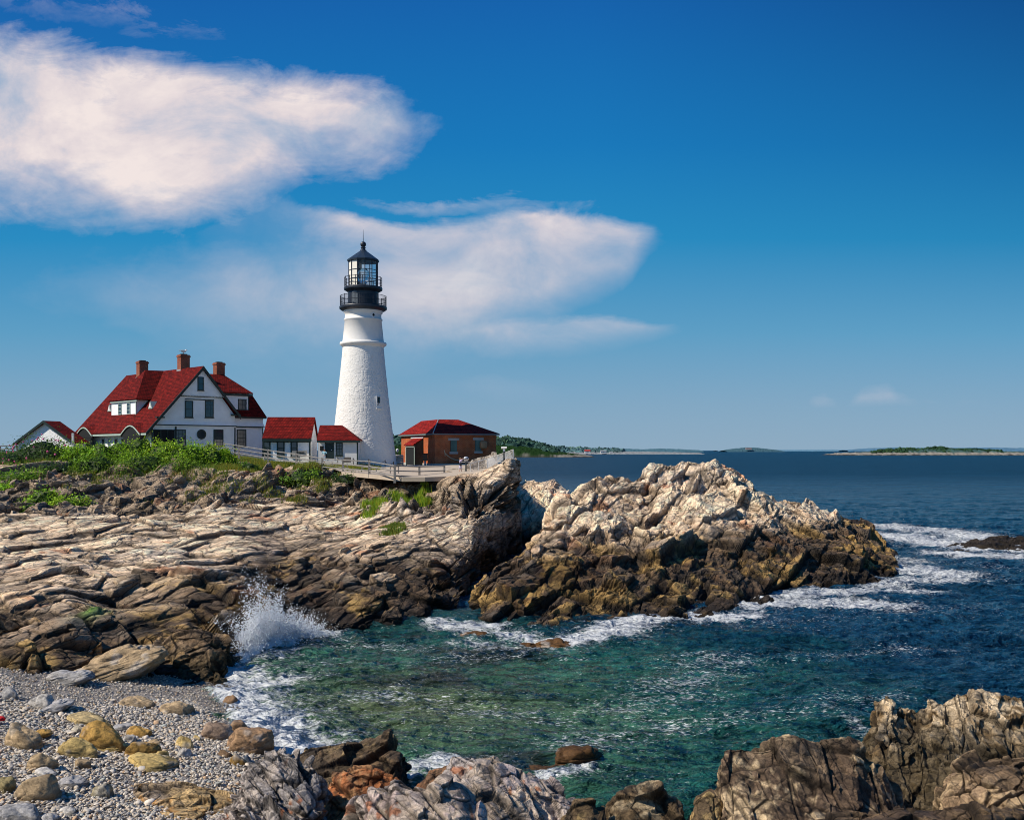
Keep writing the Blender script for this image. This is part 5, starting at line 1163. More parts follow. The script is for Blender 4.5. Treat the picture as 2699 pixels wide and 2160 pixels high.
# lantern room: 10 sides, glazed or blinded
NS = 12; Rl = 1.78; zb0, zb1 = 28.78, 31.95
fr_ = MB()
for i in range(NS):
    t = 2*math.pi*(i+.5)/NS+math.pi/2
    p = np.array([TX+Rl*math.cos(t), TY+Rl*math.sin(t), zb0]); fr_.bar(p, p+[0,0,zb1-zb0], .055, 6)
    t2 = 2*math.pi*(i+1.5)/NS+math.pi/2; p2 = np.array([TX+Rl*math.cos(t2), TY+Rl*math.sin(t2), zb0])
    for z_ in (.02, .98, 2.05, 3.15): fr_.bar(p+[0,0,z_], p2+[0,0,z_], .038, 5)
fr_.build('lantern_frame', M_iron, lh)
for i in range(NS):
    t = 2*math.pi*(i+.5)/NS+math.pi/2; t2 = 2*math.pi*(i+1.5)/NS+math.pi/2
    p = np.array([TX+(Rl-.03)*math.cos(t), TY+(Rl-.03)*math.sin(t)]); p2 = np.array([TX+(Rl-.03)*math.cos(t2), TY+(Rl-.03)*math.sin(t2)])
    mid = math.degrees((t+t2)/2) % 360
    blind = 150 < mid < 262
    k = MB(); k.poly([(p[0],p[1],zb0),(p2[0],p2[1],zb0),(p2[0],p2[1],zb1),(p[0],p[1],zb1)])
    o = k.build('blind_panel' if blind else 'lantern_pane', M_cream if blind else (M_lens if i % 4 else M_glass), lh)
lensm = MB(); lensm.lathe(c0, [(.35,29.3),(.62,29.6),(.72,30.2),(.62,30.8),(.35,31.1)], 20); lensm.build('beacon_lens', M_lens, lh)
MB().lathe(c0, [(.30,28.78),(.30,29.3)], 16).build('lens_pedestal', M_cream, lh)
MB().lathe(c0, [(1.75,31.9),(1.97,31.98),(1.99,32.16),(1.93,32.2),(.42,33.3),(.40,33.42),(.28,33.45)], NS, ph=math.pi/2+math.pi/NS).build('lantern_roof', M_roofi, lh)
MB().lathe(c0, [(.26,33.4),(.24,33.6),(.32,33.65),(.32,33.72),(.2,33.78),(.2,33.9),(.0,33.9)], 24, cap=False).build('vent_collar', M_iron, lh)
V, F = ell((TX, TY, 34.12), (.36,.36,.36), 3); mesh_from('vent_ball', V, F, M_iron, lh, smooth=True)
MB().bar((TX,TY,34.45), (TX,TY,35.95), .045, 6, .015).build('lightning_rod', M_iron, lh)
# window in the shaft and the port in the neck
def on_shaft(sx, sy, R):
    a = (sx-CX)*K; lo, hi = TY-R, TY
    for _ in range(60):
        Y = (lo+hi)/2; x = a*Y
        if (x-TX)**2+(Y-TY)**2 > R*R: lo = Y
        else: hi = Y
    return a*Y, Y, CZ-(sy-HY)*K*Y
def shaft_frame(sx, sy, R):
    x, y, z = on_shaft(sx, sy, R); return Frame(x, y, math.degrees(math.atan2(y-TY, x-TX))+90), z
SF, wz = shaft_frame(997.5, 1059, 3.2)
k = MB(SF); k.box(-.40,-.28,-.12,.3,wz-.72,wz+.72); k.box(.28,.40,-.12,.3,wz-.72,wz+.72); k.box(-.28,.28,-.12,.3,wz+.62,wz+.72); k.box(-.40,.40,-.2,.3,wz-.85,wz-.72); k.box(-.28,-.20,-.04,.3,wz-.72,wz+.62).box(.28-.06,.28,-.04,.3,wz-.72,wz+.62)
o = k.build('window', M_white, lh)
MB(SF).box(-.27,.27,-.02,.25,wz-.71,wz+.61).build('pane', M_glass, o); MB(SF).box(-.03,.03,-.05,-.025,wz-.71,wz+.61).box(-.2,.2,-.05,-.025,wz-.06,wz-.0).box(-.2,.2,-.05,-.025,wz+.3,wz+.34).box(-.2,.2,-.05,-.025,wz-.4,wz-.36).build('glazing_bars', M_trim, o)
PF, pz_ = shaft_frame(984, 829.5, 2.26)
k = MB(PF)
for i in range(16):
    t0_, t1_ = 2*math.pi*i/16, 2*math.pi*(i+1)/16
    def c_(t, rr_, b_): return (rr_*math.cos(t), b_, pz_+rr_*math.sin(t))
    k.hexa([c_(t0_,.17,-.06), c_(t1_,.17,-.06), c_(t1_,.17,.1), c_(t0_,.17,.1), c_(t0_,.28,-.06), c_(t1_,.28,-.06), c_(t1_,.28,.1), c_(t0_,.28,.1)])
o = k.build('porthole', M_white, lh); k = MB(PF); k.poly([(.18*math.cos(2*math.pi*i/16), -.03, pz_+.18*math.sin(2*math.pi*i/16)) for i in range(16)]); k.build('pane', M_dark, o)

# ---------------------------------------------------------------- brick building
B = Frame(*(lambda P_: (P_[0], P_[1]))(P(*z2(1142,575), 125.0)), 22)
def bz(x, y, b=0.0): return B.hit(*z2(x, y), b)
brick = thing('brick_building', B.w(4,5,6.6), 'low red brick building with red hipped roof right of the lighthouse', 'building')
W_ = bz(1788,600)[0]; zEv = 10.72; zG = 6.45
# depth of the left face from where its far corner is seen
SL = Frame(B.c[0], B.c[1], 22+90)      # a runs back along the left face
a_far = SL.hit(*z2(790,600), 0)[0]; L_ = min(a_far, 19.0)
MB(B).box(0, W_, 0, L_, zG+.45, zEv).build('wall', M_brick, brick)
MB(B).box(-.12, W_+.12, -.14, L_+.1, zG-1.0, zG+.45).build('foundation', M_stone, brick)
zr = bz(1290,420,4.0)[2]; r0 = bz(1180,420,4.0)[0]; r1 = bz(1390,420,4.0)[0]
ov = .32
rp = [(-ov,-ov,zEv+.05),(W_+ov,-ov,zEv+.05),(W_+ov,L_+ov,zEv+.05),(-ov,L_+ov,zEv+.05)]
rid0, rid1 = (r0,4.0,zr), (r1,4.0,zr)
m = MB(B); m.slab([rp[0],rp[1],rid1,rid0], .12); m.slab([rp[1],rp[2],(r1,L_-4,zr),rid1], .12); m.slab([rp[0],rid0,(r0,L_-4,zr),rp[3]], .12); m.slab([rp[3],rp[2],(r1,L_-4,zr),(r0,L_-4,zr)], .12); m.poly([rid0,rid1,(r1,L_-4,zr),(r0,L_-4,zr)])
m.build('roof', M_roof12, brick)
# cross gable roof over the entrance, its near slope in shade
MB(B).bar(rp[0], rid0, .07, 5).build('hip_flashing', M_lead, brick)
MB(B).box(-ov-.05, W_+ov+.05, -ov-.06, -.01, zEv-.16, zEv+.0).box(-ov-.05, -.01, -ov+.25, L_+ov, zEv-.16, zEv+.0).build('gutter', new_mat('grey_gutter', (.16,.21,.21)), brick)
MB(B).box(-.06, W_+.05, -.055, -.0, zEv-.5, zEv-.17).build('cornice', M_brick, brick)
def bwin(x0, y0, x1, y1, shut=False):
    a0, _, zt_ = bz(x0, y0); a1, _, zb_ = bz(x1, y1)
    k = MB(B); k.box(a0, a1, -.03, .0, zb_, zt_)
    o = k.build('window', M_dark, brick)
    MB(B).box(a0+.05,a1-.05,-.045,-.031,zb_+.05,zt_-.05).build('pane', new_mat('green_pane', (.05,.09,.085), rough=.15), o)
    bars = MB(B)
    for i in range(7): x = a0+.08+(a1-a0-.16)*i/6; bars.box(x-.022, x+.022, -.09, -.05, zb_, zt_)
    bars.build('grille', new_mat('verdigris_bars', (.20,.34,.29)), o)
    MB(B).box(a0-.28, a1+.28, -.10, -.0, zt_, zt_+.30).build('lintel', M_stone, o); MB(B).box(a0-.12, a1+.12, -.14, -.0, zb_-.30, zb_).build('sill', M_stone, o)
    return a0, a1, zb_, zt_, o
bwin(1305,640,1375,758); a0, a1, zb_, zt_, o = bwin(1565,636,1632,752)
V, F = ell((0,0,0), (1,1,1), 3); V = np.sign(V)*abs(V)**.55
VV = np.array([B.w(a0+1.05+v[0]*.48, -.32+v[1]*.3, zt_-.62+v[2]*.52) for v in V]); mesh_from('vent_hood', VV, F, new_mat('rusty_hood', (.42,.24,.12), rough=.6, var=.35, vscale=3), o, smooth=False)
# entrance porch with lean-to roof against the left face
def lz(x, y, b=0.0): return SL.hit(*z2(x, y), b)   # b > 0 goes out from the left face? (frame faces -b)
zp0 = B.w(0,0,0)
out = 1.15
ph = MB(SL)   # local: a back along the wall, b<0 outside?  sign chosen so that the porch stands outside
sgn = 1.0
test = SL.w(0, 1.0, 0); inside = ((test[:2]-B.c)@B.u) > 0
sgn = -1.0 if inside else 1.0
zt0 = 10.1; ztf = 9.3
al0 = lz(1020,680)[0]; al1 = SL.hit(*z2(838,680), sgn*out)[0]
af0, af1 = al0-.0, al1+.0
def S3(a, o_, z): return (a, sgn*o_, z)
ph.hexa([S3(af0,0,zG+.1),S3(af0,out,zG+.1),S3(af0+.12,out,zG+.1),S3(af0+.12,0,zG+.1),S3(af0,0,zt0),S3(af0,out,ztf),S3(af0+.12,out,ztf),S3(af0+.12,0,zt0)])
pw = ph.build('porch_side', new_mat('dark_green_boards', (.05,.065,.05), rough=.8, var=.4, vscale=3), brick)
MB(SL).hexa([S3(af0-.15,0,zt0+.02),S3(af0-.15,out+.25,ztf-.08),S3(af1+.15,out+.25,ztf-.08),S3(af1+.15,0,zt0+.02),S3(af0-.15,0,zt0+.16),S3(af0-.15,out+.25,ztf+.06),S3(af1+.15,out+.25,ztf+.06),S3(af1+.15,0,zt0+.16)]).build('porch_roof', M_roof12, brick)
dk = MB(SL); dk.hexa([S3(af0+.3,out-.08,zG+.2),S3(af0+.3,out-.02,zG+.2),S3(af1-.2,out-.02,zG+.2),S3(af1-.2,out-.08,zG+.2),S3(af0+.3,out-.08,ztf-.3),S3(af0+.3,out-.02,ztf-.3),S3(af1-.2,out-.02,ztf-.3),S3(af1-.2,out-.08,ztf-.3)]); dk.build('door', M_dark, brick)
k = MB(SL)
for a_ in (af0, af1-.2): k.hexa([S3(a_,out-.1,zG+.1),S3(a_,out+.05,zG+.1),S3(a_+.22,out+.05,zG+.1),S3(a_+.22,out-.1,zG+.1),S3(a_,out-.1,ztf-.1),S3(a_,out+.05,ztf-.1),S3(a_+.22,out+.05,ztf-.1),S3(a_+.22,out-.1,ztf-.1)])
k.hexa([S3(af0,out-.1,ztf-.32),S3(af0,out+.05,ztf-.32),S3(af1,out+.05,ztf-.32),S3(af1,out-.1,ztf-.32),S3(af0,out-.1,ztf-.1),S3(af0,out+.05,ztf-.1),S3(af1,out+.05,ztf-.1),S3(af1,out-.1,ztf-.1)])
k.build('door_frame', M_ltrim, brick)
# white name board over the porch
s0 = lz(1024,604); s1 = lz(895,604)
bd_ = MB(SL); bd_.hexa([S3(s0[0],.02,10.18),S3(s0[0],.09,10.18),S3(s1[0],.09,10.18),S3(s1[0],.02,10.18),S3(s0[0],.02,10.42),S3(s0[0],.09,10.42),S3(s1[0],.09,10.42),S3(s1[0],.02,10.42)])
sg = bd_.build('sign_board', M_white, brick)
# litter bin by the wall, hose on the wall
c_ = B.w(-1.0, .9, zG); bn = thing('litter_bin', c_, 'brown litter bin on a post against the sunlit brick wall', 'bin')
MB().box(c_[0]-.3,c_[0]+.3,c_[1]-.25,c_[1]+.25,zG+.8,zG+1.65).build('bin_body', new_mat('brown_bin', (.13,.07,.04), rough=.6), bn); MB().box(c_[0]-.36,c_[0]+.36,c_[1]-.3,c_[1]+.3,zG+1.65,zG+1.75).build('lid', M_dark, bn); MB().box(c_[0]-.12,c_[0]+.12,c_[1]-.1,c_[1]+.1,zG,zG+.8).build('post', M_lead, bn)
hp = [B.hit(*z2(x, y), -.06) for x, y in ((1241,742),(1250,775),(1275,800),(1310,825),(1350,842),(1398,852))]
k = MB(B)
for p_, q_ in zip(hp[:-1], hp[1:]): k.bar(p_, q_, .055, 6)
e_ = B.hit(*z2(1250,805), -.08); k.bar(hp[1], e_, .05, 6)
hs = k.build('hose', new_mat('tan_rope', (.62,.52,.33), rough=.7)); tag(hs, 'pale yellow rope looped down the shaded brick wall', 'rope')

# ---------------------------------------------------------------- shed left of the big house
S_ = Frame(*(lambda P_: (P_[0], P_[1]))(P(*z1(125,830), 128.0)), -16)
def sz(x, y, b=0.0): return S_.hit(*z1(x, y), b)
shed = thing('garage', S_.w(5,3,8.0), 'white gabled garage with red roof at the far left behind the roses', 'garage')
pk = sz(370,642); le = sz(125,825); re = sz(600,812)
m = MB(S_); m.poly([(le[0]+.5,0,7.4),(re[0]-.3,0,7.4),(re[0]-.3,0,re[2]+.1),(pk[0],0,pk[2]-.25),(le[0]+.5,0,le[2]+.2)]); m.poly([(re[0]-.3,0,7.4),(re[0]-.3,2.5,7.4),(re[0]-.3,2.5,re[2]),(re[0]-.3,0,re[2])])
m.build('wall', M_side, shed)
dz = .35
m = MB(S_); m.slab([(le[0],-.4,le[2]-.05),(pk[0],-.4,pk[2]),(pk[0],2.6,pk[2]),(le[0],2.6,le[2]-.05)], .15); m.slab([(re[0]+.3,-.4,re[2]-.1),(pk[0],-.4,pk[2]),(pk[0],2.6,pk[2]),(re[0]+.3,2.6,re[2]-.1)], .15)
m.build('roof', M_roof45, shed)
m = MB(S_)
for (pa_, pb_) in (((le[0]-.02,le[2]-.1),(pk[0],pk[2]-.05)), ((re[0]+.32,re[2]-.15),(pk[0],pk[2]-.05))):
    m.hexa([(pa_[0],-.46,pa_[1]-.25),(pb_[0],-.46,pb_[1]-.28),(pb_[0],-.405,pb_[1]-.28),(pa_[0],-.405,pa_[1]-.25),(pa_[0],-.46,pa_[1]+.08),(pb_[0],-.46,pb_[1]+.08),(pb_[0],-.405,pb_[1]+.08),(pa_[0],-.405,pa_[1]+.08)])
m.build('barge_board', M_trim, shed)
# ---------------------------------------------------------------- path
def strip(name, front, back, n, mat, thick=.38):
    A = np.array([P(*p) for p in front]); Bk = np.array([P(*p) for p in back]); V = []
    for i in range(n+1): V += list(A*(1-i/n)+Bk*(i/n))
    m_ = len(A); F = [(r_*m_+c, r_*m_+c+1, (r_+1)*m_+c+1, (r_+1)*m_+c) for r_ in range(n) for c in range(m_-1)]
    k = len(V); V += list(A-[0,0,thick]); F += [(k+c, k+c+1, c+1, c) for c in range(m_-1)]
    return mesh_from(name, np.array(V), F, mat)
M_path = new_mat('pale_gravel_path', (.50,.41,.31), rough=.95, var=.18, vscale=.6, bump=.01, bscale=9)
o = strip('path', [(900,1243,96),(985,1250,90),(1060,1257,85),(1120,1257,85),(1180,1255,86),(1240,1250,88),(1290,1240,90),(1318,1230,92)],
          [(840,1222,119),(930,1224,124),(1010,1225,126),(1090,1225,126),(1160,1225,124),(1230,1225,121),(1290,1224,118),(1330,1221,116)], 8, M_path); o['kind'] = 'structure'

# ---------------------------------------------------------------- vegetation
def leaf_mat(name, var=.3):
    m = bpy.data.materials.new(name); m.use_nodes = True; nd, lk = nt(m); b = nd['Principled BSDF']; b.inputs['Roughness'].default_value = .55; b.inputs['Specular IOR Level'].default_value = .25
    a = N(nd, 'ShaderNodeAttribute', attribute_name='Col'); n_ = N(nd, 'ShaderNodeTexNoise', Scale=1.6, Detail=4.0); g = N(nd, 'ShaderNodeNewGeometry'); lk.new(g.outputs['Position'], n_.inputs['Vector'])
    r = ramp(nd, [(.3, (1-var,)*3), (.7, (1+var,)*3)]); lk.new(n_.outputs['Fac'], r.inputs['Fac'])
    x = N(nd, 'ShaderNodeMix', data_type='RGBA', blend_type='MULTIPLY'); x.inputs[0].default_value = 1; lk.new(a.outputs['Color'], x.inputs[6]); lk.new(r.outputs['Color'], x.inputs[7]); lk.new(x.outputs[2], b.inputs['Base Color'])
    tr = N(nd, 'ShaderNodeBsdfTranslucent'); lk.new(x.outputs[2], tr.inputs['Color']); ms = N(nd, 'ShaderNodeMixShader'); ms.inputs[0].default_value = .4
    lk.new(b.outputs[0], ms.inputs[1]); lk.new(tr.outputs[0], ms.inputs[2]); lk.new(ms.outputs[0], nd['Material Output'].inputs['Surface'])
    return m
M_leaf = leaf_mat('leaf_green'); M_petal = new_mat('pink_petal', (.75,.12,.30), rough=.6); M_stem = new_mat('brown_stem', (.06,.04,.025), rough=.9)
def leaves(c, rad, n, size, base, seed, flat=.0):
    """leaf-sized quads gathered into clumps through an uneven crown"""
    r = np.random.default_rng(seed); nc = max(8, n//70)
    cd_ = r.normal(size=(nc, 3)); cd_ /= np.linalg.norm(cd_, axis=1, keepdims=True); cd_[:,2] = abs(cd_[:,2])*1.0-.25
    cp = cd_*(r.uniform(.55, 1.03, (nc,1))**.7)*np.array(rad); cs = r.uniform(.16, .34, nc)*min(rad[0], rad[2]*1.3)
    k = r.integers(0, nc, n); q = cp[k]+r.normal(size=(n,3))*cs[k][:,None]*np.array([.75,.75,.6]); ctr = q+np.array(c)
    a = r.normal(size=(n,3)); a /= np.linalg.norm(a, axis=1, keepdims=True); up = np.array([0,0,1.0])+.6*q/np.array(rad)
    b_ = np.cross(a, up+r.normal(size=(n,3))*.5); b_ /= np.linalg.norm(b_, axis=1, keepdims=True)
    s = size*r.uniform(.6, 1.3, (n,1))
    V = np.stack([ctr-a*s*.6, ctr+b_*s*.38, ctr+a*s*.6, ctr-b_*s*.38], 1).reshape(-1, 3)
    F = np.arange(4*n).reshape(n, 4).astype(np.int32)
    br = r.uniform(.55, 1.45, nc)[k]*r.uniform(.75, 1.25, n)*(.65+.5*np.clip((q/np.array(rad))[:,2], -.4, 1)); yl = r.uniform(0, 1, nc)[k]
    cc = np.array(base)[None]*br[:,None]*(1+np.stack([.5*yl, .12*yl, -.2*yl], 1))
    return V, F, np.repeat(cc, 4, 0), cp
def bush(sx, top, w, h, Y, base, label, seed, n=2600, size=.19, flowers=0, name='shrub', cat='bush', dp=.8, group=None):
    top -= 12; h += 14; w *= 1.15; n = int(n*1.25); s = K*Y; c = P(sx, top+h, Y); rad = (w*s/2, w*s/2*dp, h*s); c[2] -= .15
    root = thing(name, c, label, cat, group)
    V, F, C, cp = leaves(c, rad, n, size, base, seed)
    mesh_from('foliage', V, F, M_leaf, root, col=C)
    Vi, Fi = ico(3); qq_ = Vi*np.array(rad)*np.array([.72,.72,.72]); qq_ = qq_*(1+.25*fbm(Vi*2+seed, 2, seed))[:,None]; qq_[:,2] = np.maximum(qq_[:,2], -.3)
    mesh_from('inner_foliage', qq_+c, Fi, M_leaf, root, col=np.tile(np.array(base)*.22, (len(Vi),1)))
    st = MB(); r = np.random.default_rng(seed)
    for i in range(7):
        st.bar(c+np.array([r.uniform(-.3,.3)*rad[0], -.1, -.3]), c+cp[i % len(cp)]*.8, .03, 5, .012)
    st.build('stem', M_stem, root)
    if flowers:
        Vf, Ff = ico(1); fv, ff = [], []
        for i in range(flowers):
            d = r.normal(size=3); d[1] = -abs(d[1]); d[2] = abs(d[2])*.9; d /= np.linalg.norm(d); p_ = c+d*np.array(rad)*r.uniform(.92, 1.08)
            ff.append(Ff+len(Vf)*i); fv.append(Vf*np.array([.11,.08,.11])*r.uniform(.7,1.2)+p_)
        mesh_from('blossom', np.concatenate(fv), np.concatenate(ff).astype(np.int32), M_petal, root)
    return root
G1 = (.23,.46,.03); G2 = (.15,.31,.03); G3 = (.055,.13,.025); G4 = (.29,.52,.04)
bush(118, 1158, 190, 66, 104, G3, 'dark rose bush with pink blossoms in front of the garage', 1, 6500, flowers=46)
bush(22, 1186, 120, 50, 100, G3, 'dark rose bush with pink blossoms at the left edge', 2, 3500, flowers=22)
for i, (sx, top, w_, h_, Y, b_, lb) in enumerate([
    (205,1170,110,60,103,G1,'green shrub just right of the rose bush by the white post'), (262,1163,110,66,104,G1,'green shrub under the left porch arch of the house'),
    (322,1160,110,66,105,G1,'green shrub under the small porch windows'), (370,1140,90,86,104,G1,'tallest green shrub, in front of the right porch arch'),
    (425,1152,120,80,104,G4,'bright green shrub before the dark corner porch'), (490,1154,120,78,104,G1,'green shrub below the round window'),
    (548,1158,110,76,105,G4,'bright green shrub below the second front window'), (592,1178,70,56,106,G1,'last green shrub of the hedge where the fence begins')]):
    bush(sx, top, w_, h_, Y, b_, lb, 10+i, 4200, group='hedge shrubs before the house')
bush(470, 1205, 110, 48, 99, G2, 'low shrub spilling down the rocks under the bright green ones', 30, 2600)
bush(380, 1195, 140, 40, 101, G2, 'low dark shrub at the foot of the tallest one', 31, 2600)
bush(255, 1200, 130, 34, 101, G2, 'low shrub at the foot of the porch hedge', 32, 2200)
bush(60, 1228, 150, 60, 93, G2, 'spreading shrub below the rose bushes on the left', 33, 4200)
bush(150, 1225, 90, 34, 96, G3, 'small dark shrub above the big split rock', 34, 1800)
bush(18, 1268, 70, 44, 88, G1, 'little bright shrub on the rocks at the left edge', 35, 1600)
bush(118, 1278, 100, 66, 82, G1, 'round green bush growing alone between the rocks', 36, 3200, .16)
bush(190, 1308, 110, 36, 80, G4, 'flat bright bush beside the round one between the rocks', 37, 2200, .16)
bush(70, 1328, 60, 18, 78, G1, 'tiny tuft of green left of the round bush', 38, 700, .14)
bush(655, 1218, 60, 20, 101, G2, 'small green clump by the first fence posts', 39, 800)
bush(800, 1240, 110, 26, 97, G2, 'low green clump under the fence before the entrance building', 40, 1500)
bush(930, 1246, 120, 20, 95, G3, 'low dark green clump under the fence before the tower', 41, 1300)

def grass(name, sel, n, hgt, base, seed, lab=None, wid=.035, lean=.35):
    p, S, r_ = GR['terrain']; idx = np.nonzero(sel(S, p, r_))[0]; r = np.random.default_rng(seed)
    k = r.choice(idx, n); c = p[k]+r.normal(size=(n,3))*np.array([.12,.35,.0])
    h_ = r.uniform(.4, 1.2, n)*hgt; a = r.uniform(0, 6.28, n); dx = np.stack([np.cos(a), np.sin(a), 0*a], 1)
    tip = c+np.stack([r.normal(0, lean, n)*h_, r.normal(0, lean, n)*h_, h_], 1)
    V = np.stack([c-dx*wid-[0,0,.1], c+dx*wid-[0,0,.1], tip], 1).reshape(-1, 3)
    cc = np.array(base)[None]*r.uniform(.6, 1.4, (n,1))*(1+np.array([.9,.15,-.1])*(r.random((n,1)) > .6)); C = np.repeat(cc, 3, 0)
    o = mesh_from(name, V, np.arange(3*n).reshape(n, 3).astype(np.int32), M_leaf, col=C); return tag(o, kind='stuff')
nz2 = lambda p, sc, sd: fbm(np.stack([p[:,0], p[:,1]*.5, 0*p[:,0]], 1)/sc, 3, sd)
grass('grass', lambda S, p, r: (S > 560) & (S < 1000) & (p[:,1] > 96.5+(1000-S)*.008) & (p[:,1] < 119) & (nz2(p, 3, 5) > -.22), 60000, .42, (.17,.24,.035), 1)
grass('grass', lambda S, p, r: (S > -300) & (S < 600) & (p[:,1] > 97) & (p[:,1] < 120), 22000, .5, (.11,.22,.03), 2)
grass('grass', lambda S, p, r: (S > 80) & (S < 950) & (p[:,1] > 80) & (p[:,1] < 101) & (nz2(p, 2.2, 8) > .42), 9000, .35, (.15,.21,.035), 3)
grass('tall_grass', lambda S, p, r: (S > 960+(1120-S)*.0) & (S < 1130) & (p[:,1] > 66) & (p[:,1] < 88) & (abs((S-960)/170*9+75-p[:,1]+4*nz2(p,2,3)) < 3.0) & (nz2(p, 1.2, 4) > -.12), 10000, .55, (.20,.36,.03), 4, wid=.03, lean=.25)
grass('grass', lambda S, p, r: (S > 1005) & (S < 1065) & (p[:,1] > 66) & (p[:,1] < 70) & (nz2(p, 1, 13) > -.1), 2500, .25, (.12,.20,.03), 5)

# ---------------------------------------------------------------- fences
M_wood = new_mat('weathered_wood', (.26,.245,.225), rough=.9, var=.3, vscale=3, bump=.01)
def rail_fence(label, posts, drops, pw=.09, rw=.05, hgt=1.35, name='rail_fence', mat=None, poststyle=0):
    """posts = (sx, sy of the top, Y)"""
    T = [P(*p) for p in posts]; root = thing(name, T[0]-[0,0,hgt], label, 'fence')
    for t in T:
        MB().hexa([t+np.array(v) for v in [(-pw,-pw,-hgt-.25),(pw,-pw,-hgt-.25),(pw,pw,-hgt-.25),(-pw,pw,-hgt-.25),(-pw*.9,-pw*.9,0),(pw*.85,-pw*.9,.0),(pw*.85,pw*.9,-.04),(-pw*.9,pw*.9,-.04)]]).build('post', mat or M_wood, root)
    for d in drops:
        for a, b in zip(T[:-1], T[1:]):
            k = MB(); e = np.array([0, -pw*.6, 0]); k.bar(a-[0,0,d]+e, b-[0,0,d]+e, rw, 6); k.build('rail', mat or M_wood, root)
    return root
rail_fence('long grey split rail fence running down from the house past the tower to the path',
    [(*z3(-40,500),113),(*z3(130,525),112),(*z3(460,575),109),(*z3(783,620),105),(*z3(1077,668),101),(*z3(1312,685),97),(*z3(1610,700),91),(*z3(1900,748),85),(*z2(980,903),90),(*z2(1243,898),96)], (.12,.55,.98), pw=.10, rw=.055)
rail_fence('low inner fence with thin posts on the far side of the path',
    [(*z3(420,612),113.5),(*z3(640,655),112),(*z3(820,672),110.5),(*z3(995,692),109),(*z3(1190,712),107),(*z3(1360,742),104),(*z3(1528,762),100),(*z3(1690,785),97),(*z3(1850,765),94),(*z2(760,905),94)], (.08,.45), pw=.055, rw=.04, hgt=.9)
rail_fence('short grey rail fence at the far left beyond the rose bushes', [(-60,1175,118),(0,1174,118),(45,1172,118)], (.05,.45,.85), pw=.08, rw=.06, hgt=1.2)
rail_fence('pale board fence between the tower and the brick building', [(1040,1199,127),(1062,1199,127)], (.1,.42,.74,1.06), pw=.08, rw=.13, hgt=1.4, mat=new_mat('bleached_board', (.55,.50,.42)))
# chain barrier round the foot of the tower
M_chain = new_mat('black_chain', (.02,.02,.022), rough=.5)
root = thing('chain_barrier', P(*z3(1428,720), 112), 'dark chain hung on short black posts round the foot of the tower', 'barrier')
cps = [P(*z3(1252,668),113.5), P(*z3(1428,676),113.5), P(*z3(1605,684),113), P(*z3(1790,697),112.5), P(*z3(1885,714),113.5)]
for t in cps: MB().bar(t-[0,0,1.15], t, .045, 6).build('post', M_chain, root)
for a, b in zip(cps[:-1], cps[1:]):
    k = MB(); pr = None
    for i in range(9):
        s_ = i/8; q_ = a*(1-s_)+b*s_-np.array([0,0,.1+.35*(1-(2*s_-1)**2)])
        if pr is not None: k.bar(pr, q_, .028, 5)
        pr = q_
    k.build('chain', M_chain, root)
# chain link fence on the rock above the cliff
M_galv = new_mat('galvanised_wire', (.55,.55,.54), rough=.5, metal=.2)
root = thing('chain_link_fence', P(1245,1250,93), 'leaning chain link fence climbing the rock right of the brick building', 'fence')
cl = [(1239,1222,1253,95),(1262,1215,1246,96),(1284,1208,1236,97),(1311,1199,1219,90),(1332,1192,1216,87),(1353,1184,1212,84)]
TT = [P(a,b,Y) for a,b,c,Y in cl]; BB = [P(a+(4 if i == 0 else 0),c,Y) for i,(a,b,c,Y) in enumerate(cl)]
for t, b_ in zip(TT, BB): MB().bar(b_-[0,0,.3], t, .05, 6).build('post', M_galv, root)
for i in range(len(cl)-1):
    k = MB(); k.bar(TT[i], TT[i+1], .035, 5); k.bar(BB[i]+[0,0,.06], BB[i+1]+[0,0,.06], .02, 4)
    L = np.linalg.norm(TT[i+1]-TT[i]); n = int(L/.16)
    for j in range(n+1):
        for sg_ in (1, -1):
            s0_, s1_ = j/n, j/n+sg_*.45
            if s1_ < 0 or s1_ > 1:
                s1c = min(1, max(0, s1_)); f_ = (s1c-s0_)/(s1_-s0_) if s1_ != s0_ else 0
            else: s1c, f_ = s1_, 1
            p_ = BB[i]*(1-s0_)+BB[i+1]*s0_; t_ = TT[i]*(1-s1c)+TT[i+1]*s1c; b2 = BB[i]*(1-s1c)+BB[i+1]*s1c
            k.bar(p_, b2+(t_-b2)*f_, .008, 3)
    k.build('wire_mesh', M_galv, root)
k = MB(); k.bar(BB[4]+[0,0,.2], TT[5]-[0,0,.1], .03, 5); k.bar(BB[3]+[0,0,.1], TT[4]-[0,0,.1], .03, 5); k.build('brace', M_galv, root)
# dry stone wall on the rock edge
wl = [(1228,1228,1240,101),(1245,1211,1228,101),(1262,1207,1224,101),(1278,1203,1222,101),(1294,1198,1219,100),(1297,1191,1216,99),(1309,1192,1214,98)]
g = []
for a, b, c, Y in wl:
    t = P(a,b,Y); m_ = P(a,c,Y)
    g.append([m_-[0,0,.8]+[0,-.4,0], m_+[0,-.35,0], t+[0,-.3,0], t+[0,.3,0], t+[0,.4,-1.5]])
g = np.array(g); U_ = np.linspace(0, len(wl)-1, 130); V__ = np.linspace(0, 4, 60)
iu = np.clip(U_.astype(int), 0, len(wl)-2); fu = (U_-iu)[:,None,None]; g = g[iu]*(1-fu)+g[iu+1]*fu
iv = np.clip(V__.astype(int), 0, 3); fv = (V__-iv)[None,:,None]; g = g[:,iv]*(1-fv)+g[:,iv+1]*fv
q = g.reshape(-1, 3); b0_, c0_, cr0 = blocks(q, np.eye(3), (.45,.4,.28), 401, .4, .3, .25, .2)
q = q+normals(g).reshape(-1,3)*(.10*b0_)[:,None]*-1
